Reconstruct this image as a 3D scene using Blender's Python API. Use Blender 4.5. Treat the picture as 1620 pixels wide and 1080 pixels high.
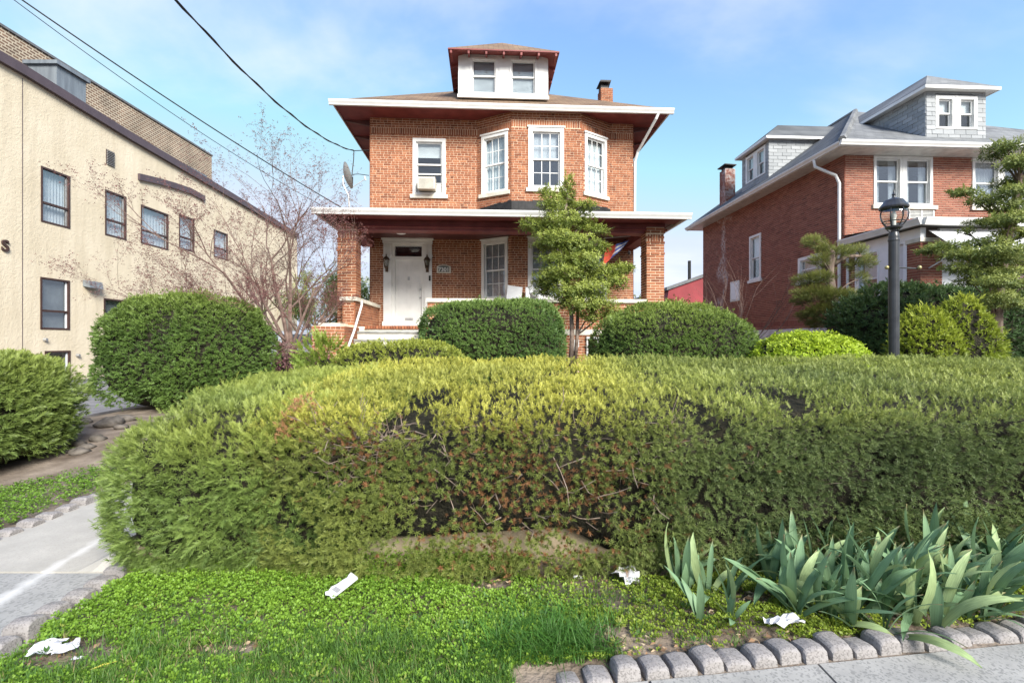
import bpy, math, random
import numpy as np
from mathutils import Vector, Matrix

scene = bpy.context.scene
for o in list(bpy.data.objects):
    bpy.data.objects.remove(o)
COL = scene.collection
R = math.radians
rnd = random.Random(7)
rng = np.random.default_rng(11)

# ------------------------------------------------------------------ camera
cam_d = bpy.data.cameras.new("camera")
cam_d.sensor_width = 36.0
cam_d.lens = 16.889
cam_d.clip_start = 0.05
cam_d.clip_end = 3000
cam = bpy.data.objects.new("camera", cam_d)
cam.location = (0, 0, 1.5)
cam.rotation_euler = (R(90), 0, 0)
COL.objects.link(cam)
scene.camera = cam

# ------------------------------------------------------------------ sky and sun
SUN_EL, SUN_AZ = 33.0, 150.0          # azimuth: degrees clockwise from +Y (the view direction)
world = bpy.data.worlds.new("World")
scene.world = world
world.use_nodes = True
wn, wl = world.node_tree.nodes, world.node_tree.links
wn.clear()
w_out = wn.new("ShaderNodeOutputWorld")
w_bg = wn.new("ShaderNodeBackground")
w_bg.inputs["Strength"].default_value = 0.15
sky = wn.new("ShaderNodeTexSky")
sky.sky_type = 'NISHITA'
sky.sun_disc = False
sky.sun_elevation = R(SUN_EL)
sky.sun_rotation = R(SUN_AZ)
sky.altitude = 0
sky.air_density = 1.0
sky.dust_density = 0.7
sky.ozone_density = 4.5
# thin clouds on a flat layer: direction / height
tc = wn.new("ShaderNodeTexCoord")
sep = wn.new("ShaderNodeSeparateXYZ")
wl.new(tc.outputs["Generated"], sep.inputs[0])
zmax = wn.new("ShaderNodeMath"); zmax.operation = 'MAXIMUM'; zmax.inputs[1].default_value = 0.0
wl.new(sep.outputs["Z"], zmax.inputs[0])
zadd = wn.new("ShaderNodeMath"); zadd.operation = 'ADD'; zadd.inputs[1].default_value = 0.22
wl.new(zmax.outputs[0], zadd.inputs[0])
dx = wn.new("ShaderNodeMath"); dx.operation = 'DIVIDE'
dy = wn.new("ShaderNodeMath"); dy.operation = 'DIVIDE'
wl.new(sep.outputs["X"], dx.inputs[0]); wl.new(zadd.outputs[0], dx.inputs[1])
wl.new(sep.outputs["Y"], dy.inputs[0]); wl.new(zadd.outputs[0], dy.inputs[1])
cmb = wn.new("ShaderNodeCombineXYZ")
wl.new(dx.outputs[0], cmb.inputs[0]); wl.new(dy.outputs[0], cmb.inputs[1])
cmap = wn.new("ShaderNodeMapping")
cmap.inputs["Location"].default_value = (9.59, 5.11, 14.7)
cmap.inputs["Scale"].default_value = (0.75, 1.0, 1.0)
wl.new(cmb.outputs[0], cmap.inputs[0])
cn = wn.new("ShaderNodeTexNoise")
cn.inputs["Scale"].default_value = 1.1
cn.inputs["Detail"].default_value = 7
cn.inputs["Roughness"].default_value = 0.52
cn.inputs["Distortion"].default_value = 0.25
wl.new(cmap.outputs[0], cn.inputs["Vector"])
cr = wn.new("ShaderNodeValToRGB")
cr.color_ramp.interpolation = 'EASE'
cr.color_ramp.elements[0].position = 0.50
cr.color_ramp.elements[0].color = (0, 0, 0, 1)
cr.color_ramp.elements[1].position = 0.72
cr.color_ramp.elements[1].color = (0.78, 0.78, 0.78, 1)
wl.new(cn.outputs["Fac"], cr.inputs[0])
cmix = wn.new("ShaderNodeMixRGB")
cmix.inputs["Color2"].default_value = (2.2, 2.28, 2.45, 1)
wl.new(cr.outputs[0], cmix.inputs["Fac"])
# thin even haze: the bright horizon band levels off to a pale blue
haze_cap = wn.new("ShaderNodeMixRGB"); haze_cap.blend_type = 'DARKEN'; haze_cap.inputs["Fac"].default_value = 1.0
haze_cap.inputs["Color2"].default_value = (1.6, 1.82, 2.2, 1)
wb = wn.new("ShaderNodeMixRGB"); wb.blend_type = 'MULTIPLY'; wb.inputs["Fac"].default_value = 1.0
wb.inputs["Color2"].default_value = (0.80, 0.78, 1.05, 1)
wl.new(sky.outputs[0], wb.inputs["Color1"])
wl.new(wb.outputs[0], haze_cap.inputs["Color1"])
wl.new(haze_cap.outputs[0], cmix.inputs["Color1"])
wl.new(cmix.outputs[0], w_bg.inputs["Color"])
wl.new(w_bg.outputs[0], w_out.inputs["Surface"])

sun_d = bpy.data.lights.new("sun", 'SUN')
sun_d.energy = 2.7
sun_d.angle = R(26)
sun_d.color = (1.0, 0.955, 0.88)
sun = bpy.data.objects.new("sun", sun_d)
_sd = Vector((math.sin(R(SUN_AZ)) * math.cos(R(SUN_EL)), math.cos(R(SUN_AZ)) * math.cos(R(SUN_EL)), math.sin(R(SUN_EL))))
sun.rotation_euler = _sd.to_track_quat('Z', 'Y').to_euler()
sun.location = (0, -5, 20)
COL.objects.link(sun)

scene.view_settings.view_transform = 'Standard'
scene.view_settings.look = 'None'
scene.view_settings.exposure = 1.7
scene.view_settings.gamma = 1.0
scene.view_settings.use_curve_mapping = False
scene.render.engine = 'CYCLES'
scene.cycles.max_bounces = 6
scene.cycles.transparent_max_bounces = 12
scene.cycles.use_denoising = True
scene.cycles.sample_clamp_indirect = 4.0
scene.cycles.caustics_reflective = False
scene.cycles.caustics_refractive = False

# ------------------------------------------------------------------ helpers: objects
def tag(o, label=None, cat=None, group=None, kind=None):
    if label: o["label"] = label
    if cat: o["category"] = cat
    if group: o["group"] = group
    if kind: o["kind"] = kind
    return o

def empty(name, loc=(0, 0, 0), rz=0.0, parent=None):
    o = bpy.data.objects.new(name, None)
    o.empty_display_size = 0.2
    o.location = loc
    o.rotation_euler = (0, 0, rz)
    o.parent = parent
    COL.objects.link(o)
    return o

def link(name, me, parent=None, loc=None):
    o = bpy.data.objects.new(name, me)
    if loc is not None: o.location = loc
    o.parent = parent
    COL.objects.link(o)
    return o

class MB:
    """collects shapes and links them as one mesh object"""
    def __init__(self):
        self.v, self.f, self.t = [], [], []
    def add(self, verts, faces, tint=None):
        n = len(self.v)
        self.v.extend([tuple(p) for p in verts])
        for q in faces:
            self.f.append(tuple(i + n for i in q))
        self.t.extend([tint if tint is not None else 0.5] * len(verts))
        return self
    def box(self, x0, x1, y0, y1, z0, z1, tint=None):
        vs = [(x0, y0, z0), (x1, y0, z0), (x1, y1, z0), (x0, y1, z0), (x0, y0, z1), (x1, y0, z1), (x1, y1, z1), (x0, y1, z1)]
        fs = [(0, 3, 2, 1), (4, 5, 6, 7), (0, 1, 5, 4), (1, 2, 6, 5), (2, 3, 7, 6), (3, 0, 4, 7)]
        return self.add(vs, fs, tint)
    def hexa(self, pts, tint=None):
        fs = [(0, 3, 2, 1), (4, 5, 6, 7), (0, 1, 5, 4), (1, 2, 6, 5), (2, 3, 7, 6), (3, 0, 4, 7)]
        return self.add(pts, fs, tint)
    def poly(self, pts, tint=None):
        return self.add(pts, [tuple(range(len(pts)))], tint)
    def prism(self, outline, axis_fn, a, b):
        """outline: 2-D points; axis_fn(p, q, w) -> xyz; extruded from w=a to w=b"""
        n = len(outline)
        vs = [axis_fn(p, q, a) for p, q in outline] + [axis_fn(p, q, b) for p, q in outline]
        fs = [tuple(range(n - 1, -1, -1)), tuple(range(n, 2 * n))]
        fs += [(i, (i + 1) % n, n + (i + 1) % n, n + i) for i in range(n)]
        return self.add(vs, fs)
    def tube(self, path, rad, seg=8, cap=True, tint=None):
        path = [Vector(p) for p in path]
        m = len(path)
        rads = rad if isinstance(rad, (list, tuple)) else [rad] * m
        vs, fs = [], []
        up = Vector((0, 0, 1))
        prev = None
        for i, p in enumerate(path):
            d = (path[min(i + 1, m - 1)] - path[max(i - 1, 0)])
            d = d.normalized() if d.length > 1e-9 else Vector((0, 0, 1))
            if prev is None:
                a = d.cross(up)
                if a.length < 1e-3: a = d.cross(Vector((1, 0, 0)))
            else:
                a = prev - d * prev.dot(d)
                if a.length < 1e-5: a = d.cross(up)
            a.normalize(); prev = a
            b = d.cross(a)
            for k in range(seg):
                an = 2 * math.pi * k / seg
                vs.append(p + (a * math.cos(an) + b * math.sin(an)) * rads[i])
        for i in range(m - 1):
            for k in range(seg):
                k2 = (k + 1) % seg
                fs.append((i * seg + k, (i + 1) * seg + k, (i + 1) * seg + k2, i * seg + k2))
        if cap:
            fs.append(tuple(range(seg)))
            fs.append(tuple((m - 1) * seg + k for k in range(seg - 1, -1, -1)))
        return self.add(vs, fs, tint)
    def lathe(self, prof, c=(0, 0), seg=16, tint=None):
        vs, fs = [], []
        for r, z in prof:
            for k in range(seg):
                an = 2 * math.pi * k / seg
                vs.append((c[0] + r * math.cos(an), c[1] + r * math.sin(an), z))
        for i in range(len(prof) - 1):
            for k in range(seg):
                k2 = (k + 1) % seg
                fs.append((i * seg + k, i * seg + k2, (i + 1) * seg + k2, (i + 1) * seg + k))
        fs.append(tuple(range(seg - 1, -1, -1)))
        n = (len(prof) - 1) * seg
        fs.append(tuple(n + k for k in range(seg)))
        return self.add(vs, fs, tint)
    def mesh(self, name, mat, smooth=False):
        me = bpy.data.meshes.new(name)
        me.from_pydata(self.v, [], self.f)
        at = me.attributes.new("tint", 'FLOAT', 'POINT')
        at.data.foreach_set("value", np.array(self.t, dtype=np.float32))
        if mat is not None: me.materials.append(mat)
        if smooth:
            me.polygons.foreach_set("use_smooth", [True] * len(me.polygons))
        me.update()
        return me
    def build(self, name, mat, parent=None, smooth=False, kind=None, label=None):
        o = link(name, self.mesh(name, mat, smooth), parent)
        if kind: o["kind"] = kind
        if label: o["label"] = label
        return o

def np_mesh(name, verts, faces, mat, cols=None, smooth=False):
    """verts (n,3), faces (m,k) arrays, cols (n,3) linear colours"""
    me = bpy.data.meshes.new(name)
    n, (m, k) = len(verts), faces.shape
    me.vertices.add(n)
    me.vertices.foreach_set("co", np.ascontiguousarray(verts, dtype=np.float32).ravel())
    me.loops.add(m * k)
    me.loops.foreach_set("vertex_index", np.ascontiguousarray(faces, dtype=np.int32).ravel())
    me.polygons.add(m)
    me.polygons.foreach_set("loop_start", np.arange(0, m * k, k, dtype=np.int32))
    if smooth: me.polygons.foreach_set("use_smooth", np.ones(m, dtype=bool))
    if cols is not None:
        at = me.color_attributes.new("Col", 'FLOAT_COLOR', 'POINT')
        c4 = np.ones((n, 4), dtype=np.float32); c4[:, :3] = cols
        at.data.foreach_set("color", c4.ravel())
    if mat is not None: me.materials.append(mat)
    me.update(calc_edges=True)
    return me

# ------------------------------------------------------------------ helpers: materials
def new_mat(name):
    m = bpy.data.materials.new(name)
    m.use_nodes = True
    nt = m.node_tree
    b = nt.nodes["Principled BSDF"]
    return m, nt.nodes, nt.links, b

def noise_mat(name, c1, c2, scale=8.0, rough=0.7, bump=0.0, bscale=None, detail=5, lo=0.35, hi=0.65, spec=0.3, metal=0.0, coord="Object", dist=0.01, stretch=None):
    m, n, l, b = new_mat(name)
    tcn = n.new("ShaderNodeTexCoord")
    src = tcn.outputs[coord]
    if stretch:
        mp = n.new("ShaderNodeMapping"); mp.inputs["Scale"].default_value = stretch
        l.new(src, mp.inputs[0]); src = mp.outputs[0]
    nz = n.new("ShaderNodeTexNoise")
    nz.inputs["Scale"].default_value = scale
    nz.inputs["Detail"].default_value = detail
    l.new(src, nz.inputs["Vector"])
    rp = n.new("ShaderNodeValToRGB")
    rp.color_ramp.elements[0].position = lo; rp.color_ramp.elements[0].color = (*c1, 1)
    rp.color_ramp.elements[1].position = hi; rp.color_ramp.elements[1].color = (*c2, 1)
    l.new(nz.outputs["Fac"], rp.inputs[0])
    l.new(rp.outputs[0], b.inputs["Base Color"])
    b.inputs["Roughness"].default_value = rough
    b.inputs["Metallic"].default_value = metal
    b.inputs["Specular IOR Level"].default_value = spec
    if bump > 0:
        nb = n.new("ShaderNodeTexNoise")
        nb.inputs["Scale"].default_value = bscale or scale * 4
        nb.inputs["Detail"].default_value = 6
        l.new(src, nb.inputs["Vector"])
        bp = n.new("ShaderNodeBump"); bp.inputs["Strength"].default_value = bump; bp.inputs["Distance"].default_value = dist
        l.new(nb.outputs["Fac"], bp.inputs["Height"])
        l.new(bp.outputs[0], b.inputs["Normal"])
    return m

def paint_mat(name, c, rough=0.45, var=0.12, scale=3.0, spec=0.4):
    d = tuple(x * (1 - var) for x in c)
    return noise_mat(name, d, c, scale=scale, rough=rough, bump=0.08, bscale=60, spec=spec, lo=0.3, hi=0.6)

def brick_tint_mat(name, dark, mid, light, rough=0.85):
    """bricks: colour from the tint each brick carries, broken up by fine noise"""
    m, n, l, b = new_mat(name)
    at = n.new("ShaderNodeAttribute"); at.attribute_name = "tint"
    tcn = n.new("ShaderNodeTexCoord")
    nz = n.new("ShaderNodeTexNoise"); nz.inputs["Scale"].default_value = 26; nz.inputs["Detail"].default_value = 4
    l.new(tcn.outputs["Object"], nz.inputs["Vector"])
    ma = n.new("ShaderNodeMath"); ma.operation = 'MULTIPLY_ADD'; ma.inputs[1].default_value = 0.5; ma.inputs[2].default_value = -0.25
    l.new(nz.outputs["Fac"], ma.inputs[0])
    ad = n.new("ShaderNodeMath"); ad.operation = 'ADD'
    l.new(at.outputs["Fac"], ad.inputs[0]); l.new(ma.outputs[0], ad.inputs[1])
    rp = n.new("ShaderNodeValToRGB")
    e = rp.color_ramp.elements
    e[0].position = 0.0; e[0].color = (*dark, 1)
    e[1].position = 1.0; e[1].color = (*light, 1)
    k = e.new(0.5); k.color = (*mid, 1)
    l.new(ad.outputs[0], rp.inputs[0])
    l.new(rp.outputs[0], b.inputs["Base Color"])
    b.inputs["Roughness"].default_value = rough
    b.inputs["Specular IOR Level"].default_value = 0.25
    bp = n.new("ShaderNodeBump"); bp.inputs["Strength"].default_value = 0.4; bp.inputs["Distance"].default_value = 0.004
    l.new(nz.outputs["Fac"], bp.inputs["Height"]); l.new(bp.outputs[0], b.inputs["Normal"])
    return m

def brick_tex_mat(name, c1, c2, mortar, bw=0.213, rh=0.0677, ms=0.012, axes="XZ", noise=0.5, blotch=None):
    m, n, l, b = new_mat(name)
    tcn = n.new("ShaderNodeTexCoord")
    sp = n.new("ShaderNodeSeparateXYZ"); l.new(tcn.outputs["Object"], sp.inputs[0])
    cb = n.new("ShaderNodeCombineXYZ")
    l.new(sp.outputs[axes[0]], cb.inputs[0]); l.new(sp.outputs[axes[1]], cb.inputs[1])
    bt = n.new("ShaderNodeTexBrick")
    bt.inputs["Scale"].default_value = 1.0
    bt.inputs["Brick Width"].default_value = bw
    bt.inputs["Row Height"].default_value = rh
    bt.inputs["Mortar Size"].default_value = ms
    bt.inputs["Mortar Smooth"].default_value = 0.2
    bt.inputs["Color1"].default_value = (*c1, 1)
    bt.inputs["Color2"].default_value = (*c2, 1)
    bt.inputs["Mortar"].default_value = (*mortar, 1)
    l.new(cb.outputs[0], bt.inputs["Vector"])
    nz = n.new("ShaderNodeTexNoise"); nz.inputs["Scale"].default_value = 0.9; nz.inputs["Detail"].default_value = 8
    l.new(tcn.outputs["Object"], nz.inputs["Vector"])
    mx = n.new("ShaderNodeMixRGB"); mx.blend_type = 'OVERLAY'; mx.inputs["Fac"].default_value = noise
    l.new(bt.outputs["Color"], mx.inputs["Color1"]); l.new(nz.outputs["Fac"], mx.inputs["Color2"])
    l.new(mx.outputs[0], b.inputs["Base Color"])
    b.inputs["Roughness"].default_value = 0.88
    b.inputs["Specular IOR Level"].default_value = 0.2
    bp = n.new("ShaderNodeBump"); bp.inputs["Strength"].default_value = 0.5; bp.inputs["Distance"].default_value = 0.01; bp.invert = True
    l.new(bt.outputs["Fac"], bp.inputs["Height"]); l.new(bp.outputs[0], b.inputs["Normal"])
    return m

def leaf_mat(name, rough=0.55, trans=0.3, spec=0.35, var=0.0):
    m, n, l, b = new_mat(name)
    at = n.new("ShaderNodeAttribute"); at.attribute_name = "Col"
    l.new(at.outputs["Color"], b.inputs["Base Color"])
    b.inputs["Roughness"].default_value = rough
    b.inputs["Specular IOR Level"].default_value = spec
    tr = n.new("ShaderNodeBsdfTranslucent")
    l.new(at.outputs["Color"], tr.inputs["Color"])
    mx = n.new("ShaderNodeMixShader"); mx.inputs[0].default_value = trans
    l.new(b.outputs[0], mx.inputs[1]); l.new(tr.outputs[0], mx.inputs[2])
    l.new(mx.outputs[0], n["Material Output"].inputs["Surface"])
    return m

def vein_mat(m, fac=0.35):
    """fine lengthwise veins and blotches on a leaf"""
    n, l = m.node_tree.nodes, m.node_tree.links
    b = n["Principled BSDF"]; src = b.inputs["Base Color"].links[0].from_socket
    tcn = n.new("ShaderNodeTexCoord"); mp = n.new("ShaderNodeMapping"); mp.inputs["Scale"].default_value = (30, 420, 6)
    l.new(tcn.outputs["Object"], mp.inputs[0])
    nz = n.new("ShaderNodeTexNoise"); nz.inputs["Scale"].default_value = 1.0; nz.inputs["Detail"].default_value = 3
    l.new(mp.outputs[0], nz.inputs["Vector"])
    mr = n.new("ShaderNodeMapRange"); mr.inputs[1].default_value = 0.3; mr.inputs[2].default_value = 0.7; mr.inputs[3].default_value = 1 - fac; mr.inputs[4].default_value = 1 + fac * 0.5
    l.new(nz.outputs["Fac"], mr.inputs[0])
    mx = n.new("ShaderNodeMixRGB"); mx.blend_type = 'MULTIPLY'; mx.inputs["Fac"].default_value = 1.0
    l.new(src, mx.inputs["Color1"]); l.new(mr.outputs[0], mx.inputs["Color2"])
    l.new(mx.outputs[0], b.inputs["Base Color"])
    bp = n.new("ShaderNodeBump"); bp.inputs["Strength"].default_value = 0.4; bp.inputs["Distance"].default_value = 0.002
    l.new(nz.outputs["Fac"], bp.inputs["Height"]); l.new(bp.outputs[0], b.inputs["Normal"])

def glass_mat(name, tint=(0.9, 0.93, 0.94), bias=0.08, rough=0.02):
    m, n, l, b = new_mat(name)
    n.remove(b)
    tr = n.new("ShaderNodeBsdfTransparent"); tr.inputs["Color"].default_value = (*tint, 1)
    gl = n.new("ShaderNodeBsdfGlossy"); gl.inputs["Roughness"].default_value = rough
    gl.inputs["Color"].default_value = (0.95, 0.97, 1, 1)
    lw = n.new("ShaderNodeLayerWeight"); lw.inputs["Blend"].default_value = 0.5
    pw = n.new("ShaderNodeMath"); pw.operation = 'POWER'; pw.inputs[1].default_value = 4.0
    l.new(lw.outputs["Facing"], pw.inputs[0])
    ad = n.new("ShaderNodeMath"); ad.operation = 'MULTIPLY_ADD'; ad.inputs[1].default_value = 0.8; ad.inputs[2].default_value = bias; ad.use_clamp = True
    l.new(pw.outputs[0], ad.inputs[0])
    tcn = n.new("ShaderNodeTexCoord")
    nz = n.new("ShaderNodeTexNoise"); nz.inputs["Scale"].default_value = 1.3
    l.new(tcn.outputs["Object"], nz.inputs["Vector"])
    bp = n.new("ShaderNodeBump"); bp.inputs["Strength"].default_value = 0.06; bp.inputs["Distance"].default_value = 0.05
    l.new(nz.outputs["Fac"], bp.inputs["Height"]); l.new(bp.outputs[0], gl.inputs["Normal"])
    mx = n.new("ShaderNodeMixShader")
    l.new(ad.outputs[0], mx.inputs[0]); l.new(tr.outputs[0], mx.inputs[1]); l.new(gl.outputs[0], mx.inputs[2])
    l.new(mx.outputs[0], n["Material Output"].inputs["Surface"])
    return m

M = {}
M['brick'] = brick_tint_mat("brick_orange_red", (0.15, 0.052, 0.029), (0.28, 0.103, 0.052), (0.38, 0.16, 0.08))
M['mortar'] = noise_mat("mortar_cream", (0.62, 0.47, 0.33), (0.79, 0.61, 0.44), scale=14, rough=0.95, bump=0.3, bscale=120, dist=0.003)
M['brick_r'] = brick_tint_mat("brick_deep_red", (0.17, 0.06, 0.042), (0.26, 0.095, 0.062), (0.34, 0.14, 0.09))
M['mortar_r'] = noise_mat("mortar_grey_tan", (0.50, 0.38, 0.29), (0.64, 0.50, 0.40), scale=10, rough=0.95, bump=0.3, bscale=120, dist=0.003)
M['brick_plain'] = brick_tex_mat("brick_wall_red", (0.27, 0.085, 0.045), (0.22, 0.06, 0.035), (0.5, 0.36, 0.25), axes="YZ")
M['brick_rear'] = brick_tex_mat("brick_wall_tan", (0.20, 0.12, 0.08), (0.12, 0.08, 0.06), (0.42, 0.36, 0.27), bw=0.30, rh=0.13, ms=0.03, axes="YZ", noise=0.6)
M['white'] = paint_mat("white_trim_paint", (0.76, 0.76, 0.74))
M['white_old'] = paint_mat("aged_white_paint", (0.66, 0.66, 0.63), var=0.25, scale=5)
M['vinyl'] = paint_mat("white_vinyl", (0.78, 0.80, 0.82), rough=0.35)
M['stone'] = noise_mat("pale_cast_stone", (0.52, 0.49, 0.41), (0.68, 0.65, 0.57), scale=5, rough=0.9, bump=0.25, bscale=60)
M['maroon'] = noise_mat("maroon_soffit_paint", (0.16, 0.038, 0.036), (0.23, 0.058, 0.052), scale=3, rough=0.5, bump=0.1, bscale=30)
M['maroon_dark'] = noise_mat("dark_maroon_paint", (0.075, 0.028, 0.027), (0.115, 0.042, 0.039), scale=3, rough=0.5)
M['roof_brown'] = brick_tex_mat("brown_asphalt_shingle", (0.23, 0.16, 0.10), (0.15, 0.10, 0.07), (0.08, 0.055, 0.04), bw=0.3, rh=0.13, ms=0.008, axes="XY", noise=0.7)
M['roof_grey'] = brick_tex_mat("grey_asphalt_shingle", (0.14, 0.145, 0.145), (0.095, 0.10, 0.104), (0.06, 0.063, 0.063), bw=0.3, rh=0.12, ms=0.008, axes="YZ", noise=0.7)
M['slate'] = brick_tint_mat("grey_slate_shingle", (0.21, 0.225, 0.235), (0.29, 0.305, 0.315), (0.37, 0.385, 0.395), rough=0.7)
M['slate_back'] = noise_mat("dark_felt", (0.10, 0.105, 0.11), (0.15, 0.155, 0.16), scale=6)
M['glass'] = glass_mat("window_glass")
M['glass_b'] = glass_mat("window_glass_reflective", (0.85, 0.88, 0.9), bias=0.13)
M['glass_lamp'] = glass_mat("lamp_glass", (0.86, 0.88, 0.86), bias=0.10)
M['blind'] = paint_mat("pale_blind", (0.76, 0.78, 0.80), rough=0.5)
M['curtain'] = noise_mat("white_curtain", (0.72, 0.73, 0.73), (0.82, 0.83, 0.82), scale=4, rough=0.9)
M['room'] = noise_mat("room_wall_beige", (0.20, 0.19, 0.17), (0.26, 0.25, 0.22), scale=1, rough=0.9)
M['bronze'] = noise_mat("weathered_bronze", (0.07, 0.045, 0.03), (0.12, 0.08, 0.055), scale=20, rough=0.45, metal=0.5)
M['black'] = noise_mat("black_rubber", (0.012, 0.012, 0.013), (0.025, 0.025, 0.026), scale=10, rough=0.55)
M['steel'] = noise_mat("grey_metal", (0.34, 0.34, 0.34), (0.46, 0.46, 0.45), scale=8, rough=0.4, metal=0.6)
M['post'] = noise_mat("charcoal_post_paint", (0.020, 0.022, 0.026), (0.036, 0.039, 0.044), scale=9, rough=0.32, spec=0.5)
M['stucco'] = None
M['conc'] = None
print("part 1 ok")
# ================================================================== ground
PSI = R(3.2)
CP, SP = math.cos(PSI), math.sin(PSI)

def sstep(x, a, b):
    t = np.clip((np.asarray(x, dtype=float) - a) / (b - a), 0, 1)
    return t * t * (3 - 2 * t)

def curb_y(X):
    return 3.27 + 0.056 * np.asarray(X, dtype=float)

def edge_y(X):                       # front row of edging stones
    return 2.145 + 0.135 * np.asarray(X, dtype=float)

def terrain(X, Y):
    X = np.asarray(X, dtype=float); Y = np.asarray(Y, dtype=float)
    yard = 0.20 * sstep(Y - curb_y(X), 0.0, 0.06) + 0.52 * sstep(Y, 4.0, 10.5)
    path = 0.66 * sstep(Y, 5.0, 10.5)
    left = 0.30 * sstep(Y, 4.4, 7.5) + 0.25 * sstep(Y, 8, 14)
    w_r = sstep(X, -2.75, -2.45)
    z = path * (1 - w_r) + yard * w_r
    w_l = sstep(-X, 4.0, 4.6)
    z = z * (1 - w_l) + left * w_l
    drive = 0.0 + 0.22 * sstep(Y, 14, 24)
    w_d = sstep(-X, 6.6, 8.3)
    z = z * (1 - w_d) + drive * w_d
    bed = 0.045 * sstep(X, -2.5, -2.3) * sstep(Y - edge_y(X), 0.0, 0.25) * (1 - sstep(Y - curb_y(X), -0.05, 0.0))
    bed = np.where(X < -2.3, 0, bed)
    z = z + bed
    z = z - 0.035 * (1 - sstep(Y, 1.6, 2.05))
    return z

def th(x, y):
    return float(terrain(x, y))

def lumps(X, Y, amp, f, seed):
    r = np.random.default_rng(seed)
    out = 0
    for k in range(7):
        a = r.uniform(0, 6.28); ff = f * r.uniform(0.6, 2.2); p = r.uniform(0, 6.28)
        out = out + np.sin((X * math.cos(a) + Y * math.sin(a)) * ff + p) / 7
    return out * amp

def axis_grid(*segs):
    out = []
    for a, b, n in segs: out.extend(np.linspace(a, b, n, endpoint=False))
    out.append(segs[-1][1])
    return np.array(out)

gx = axis_grid((-400, -40, 12), (-40, -9, 32), (-9, 7, 150), (7, 40, 30), (40, 400, 12))
gy = axis_grid((-60, -2, 10), (-2, 1.5, 12), (1.5, 6.5, 100), (6.5, 16, 60), (16, 60, 26), (60, 900, 14))
GX, GY = np.meshgrid(gx, gy)
GZ = terrain(GX, GY) + lumps(GX, GY, 0.012, 9, 3) * sstep(GY, 1.9, 2.3) * sstep(-GY, -60, -12)
nx, ny = len(gx), len(gy)
gv = np.stack([GX.ravel(), GY.ravel(), GZ.ravel() - 0.012], 1)
ii = np.arange(nx * ny).reshape(ny, nx)
gf = np.stack([ii[:-1, :-1].ravel(), ii[:-1, 1:].ravel(), ii[1:, 1:].ravel(), ii[1:, :-1].ravel()], 1)
M['soil'] = noise_mat("garden_soil", (0.10, 0.075, 0.055), (0.27, 0.22, 0.175), scale=3.5, rough=0.97, bump=0.9, bscale=38, detail=10, lo=0.3, hi=0.68, dist=0.02)
ground = link("ground", np_mesh("ground", gv, gf, M['soil'], smooth=True))
tag(ground, kind="structure")

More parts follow.
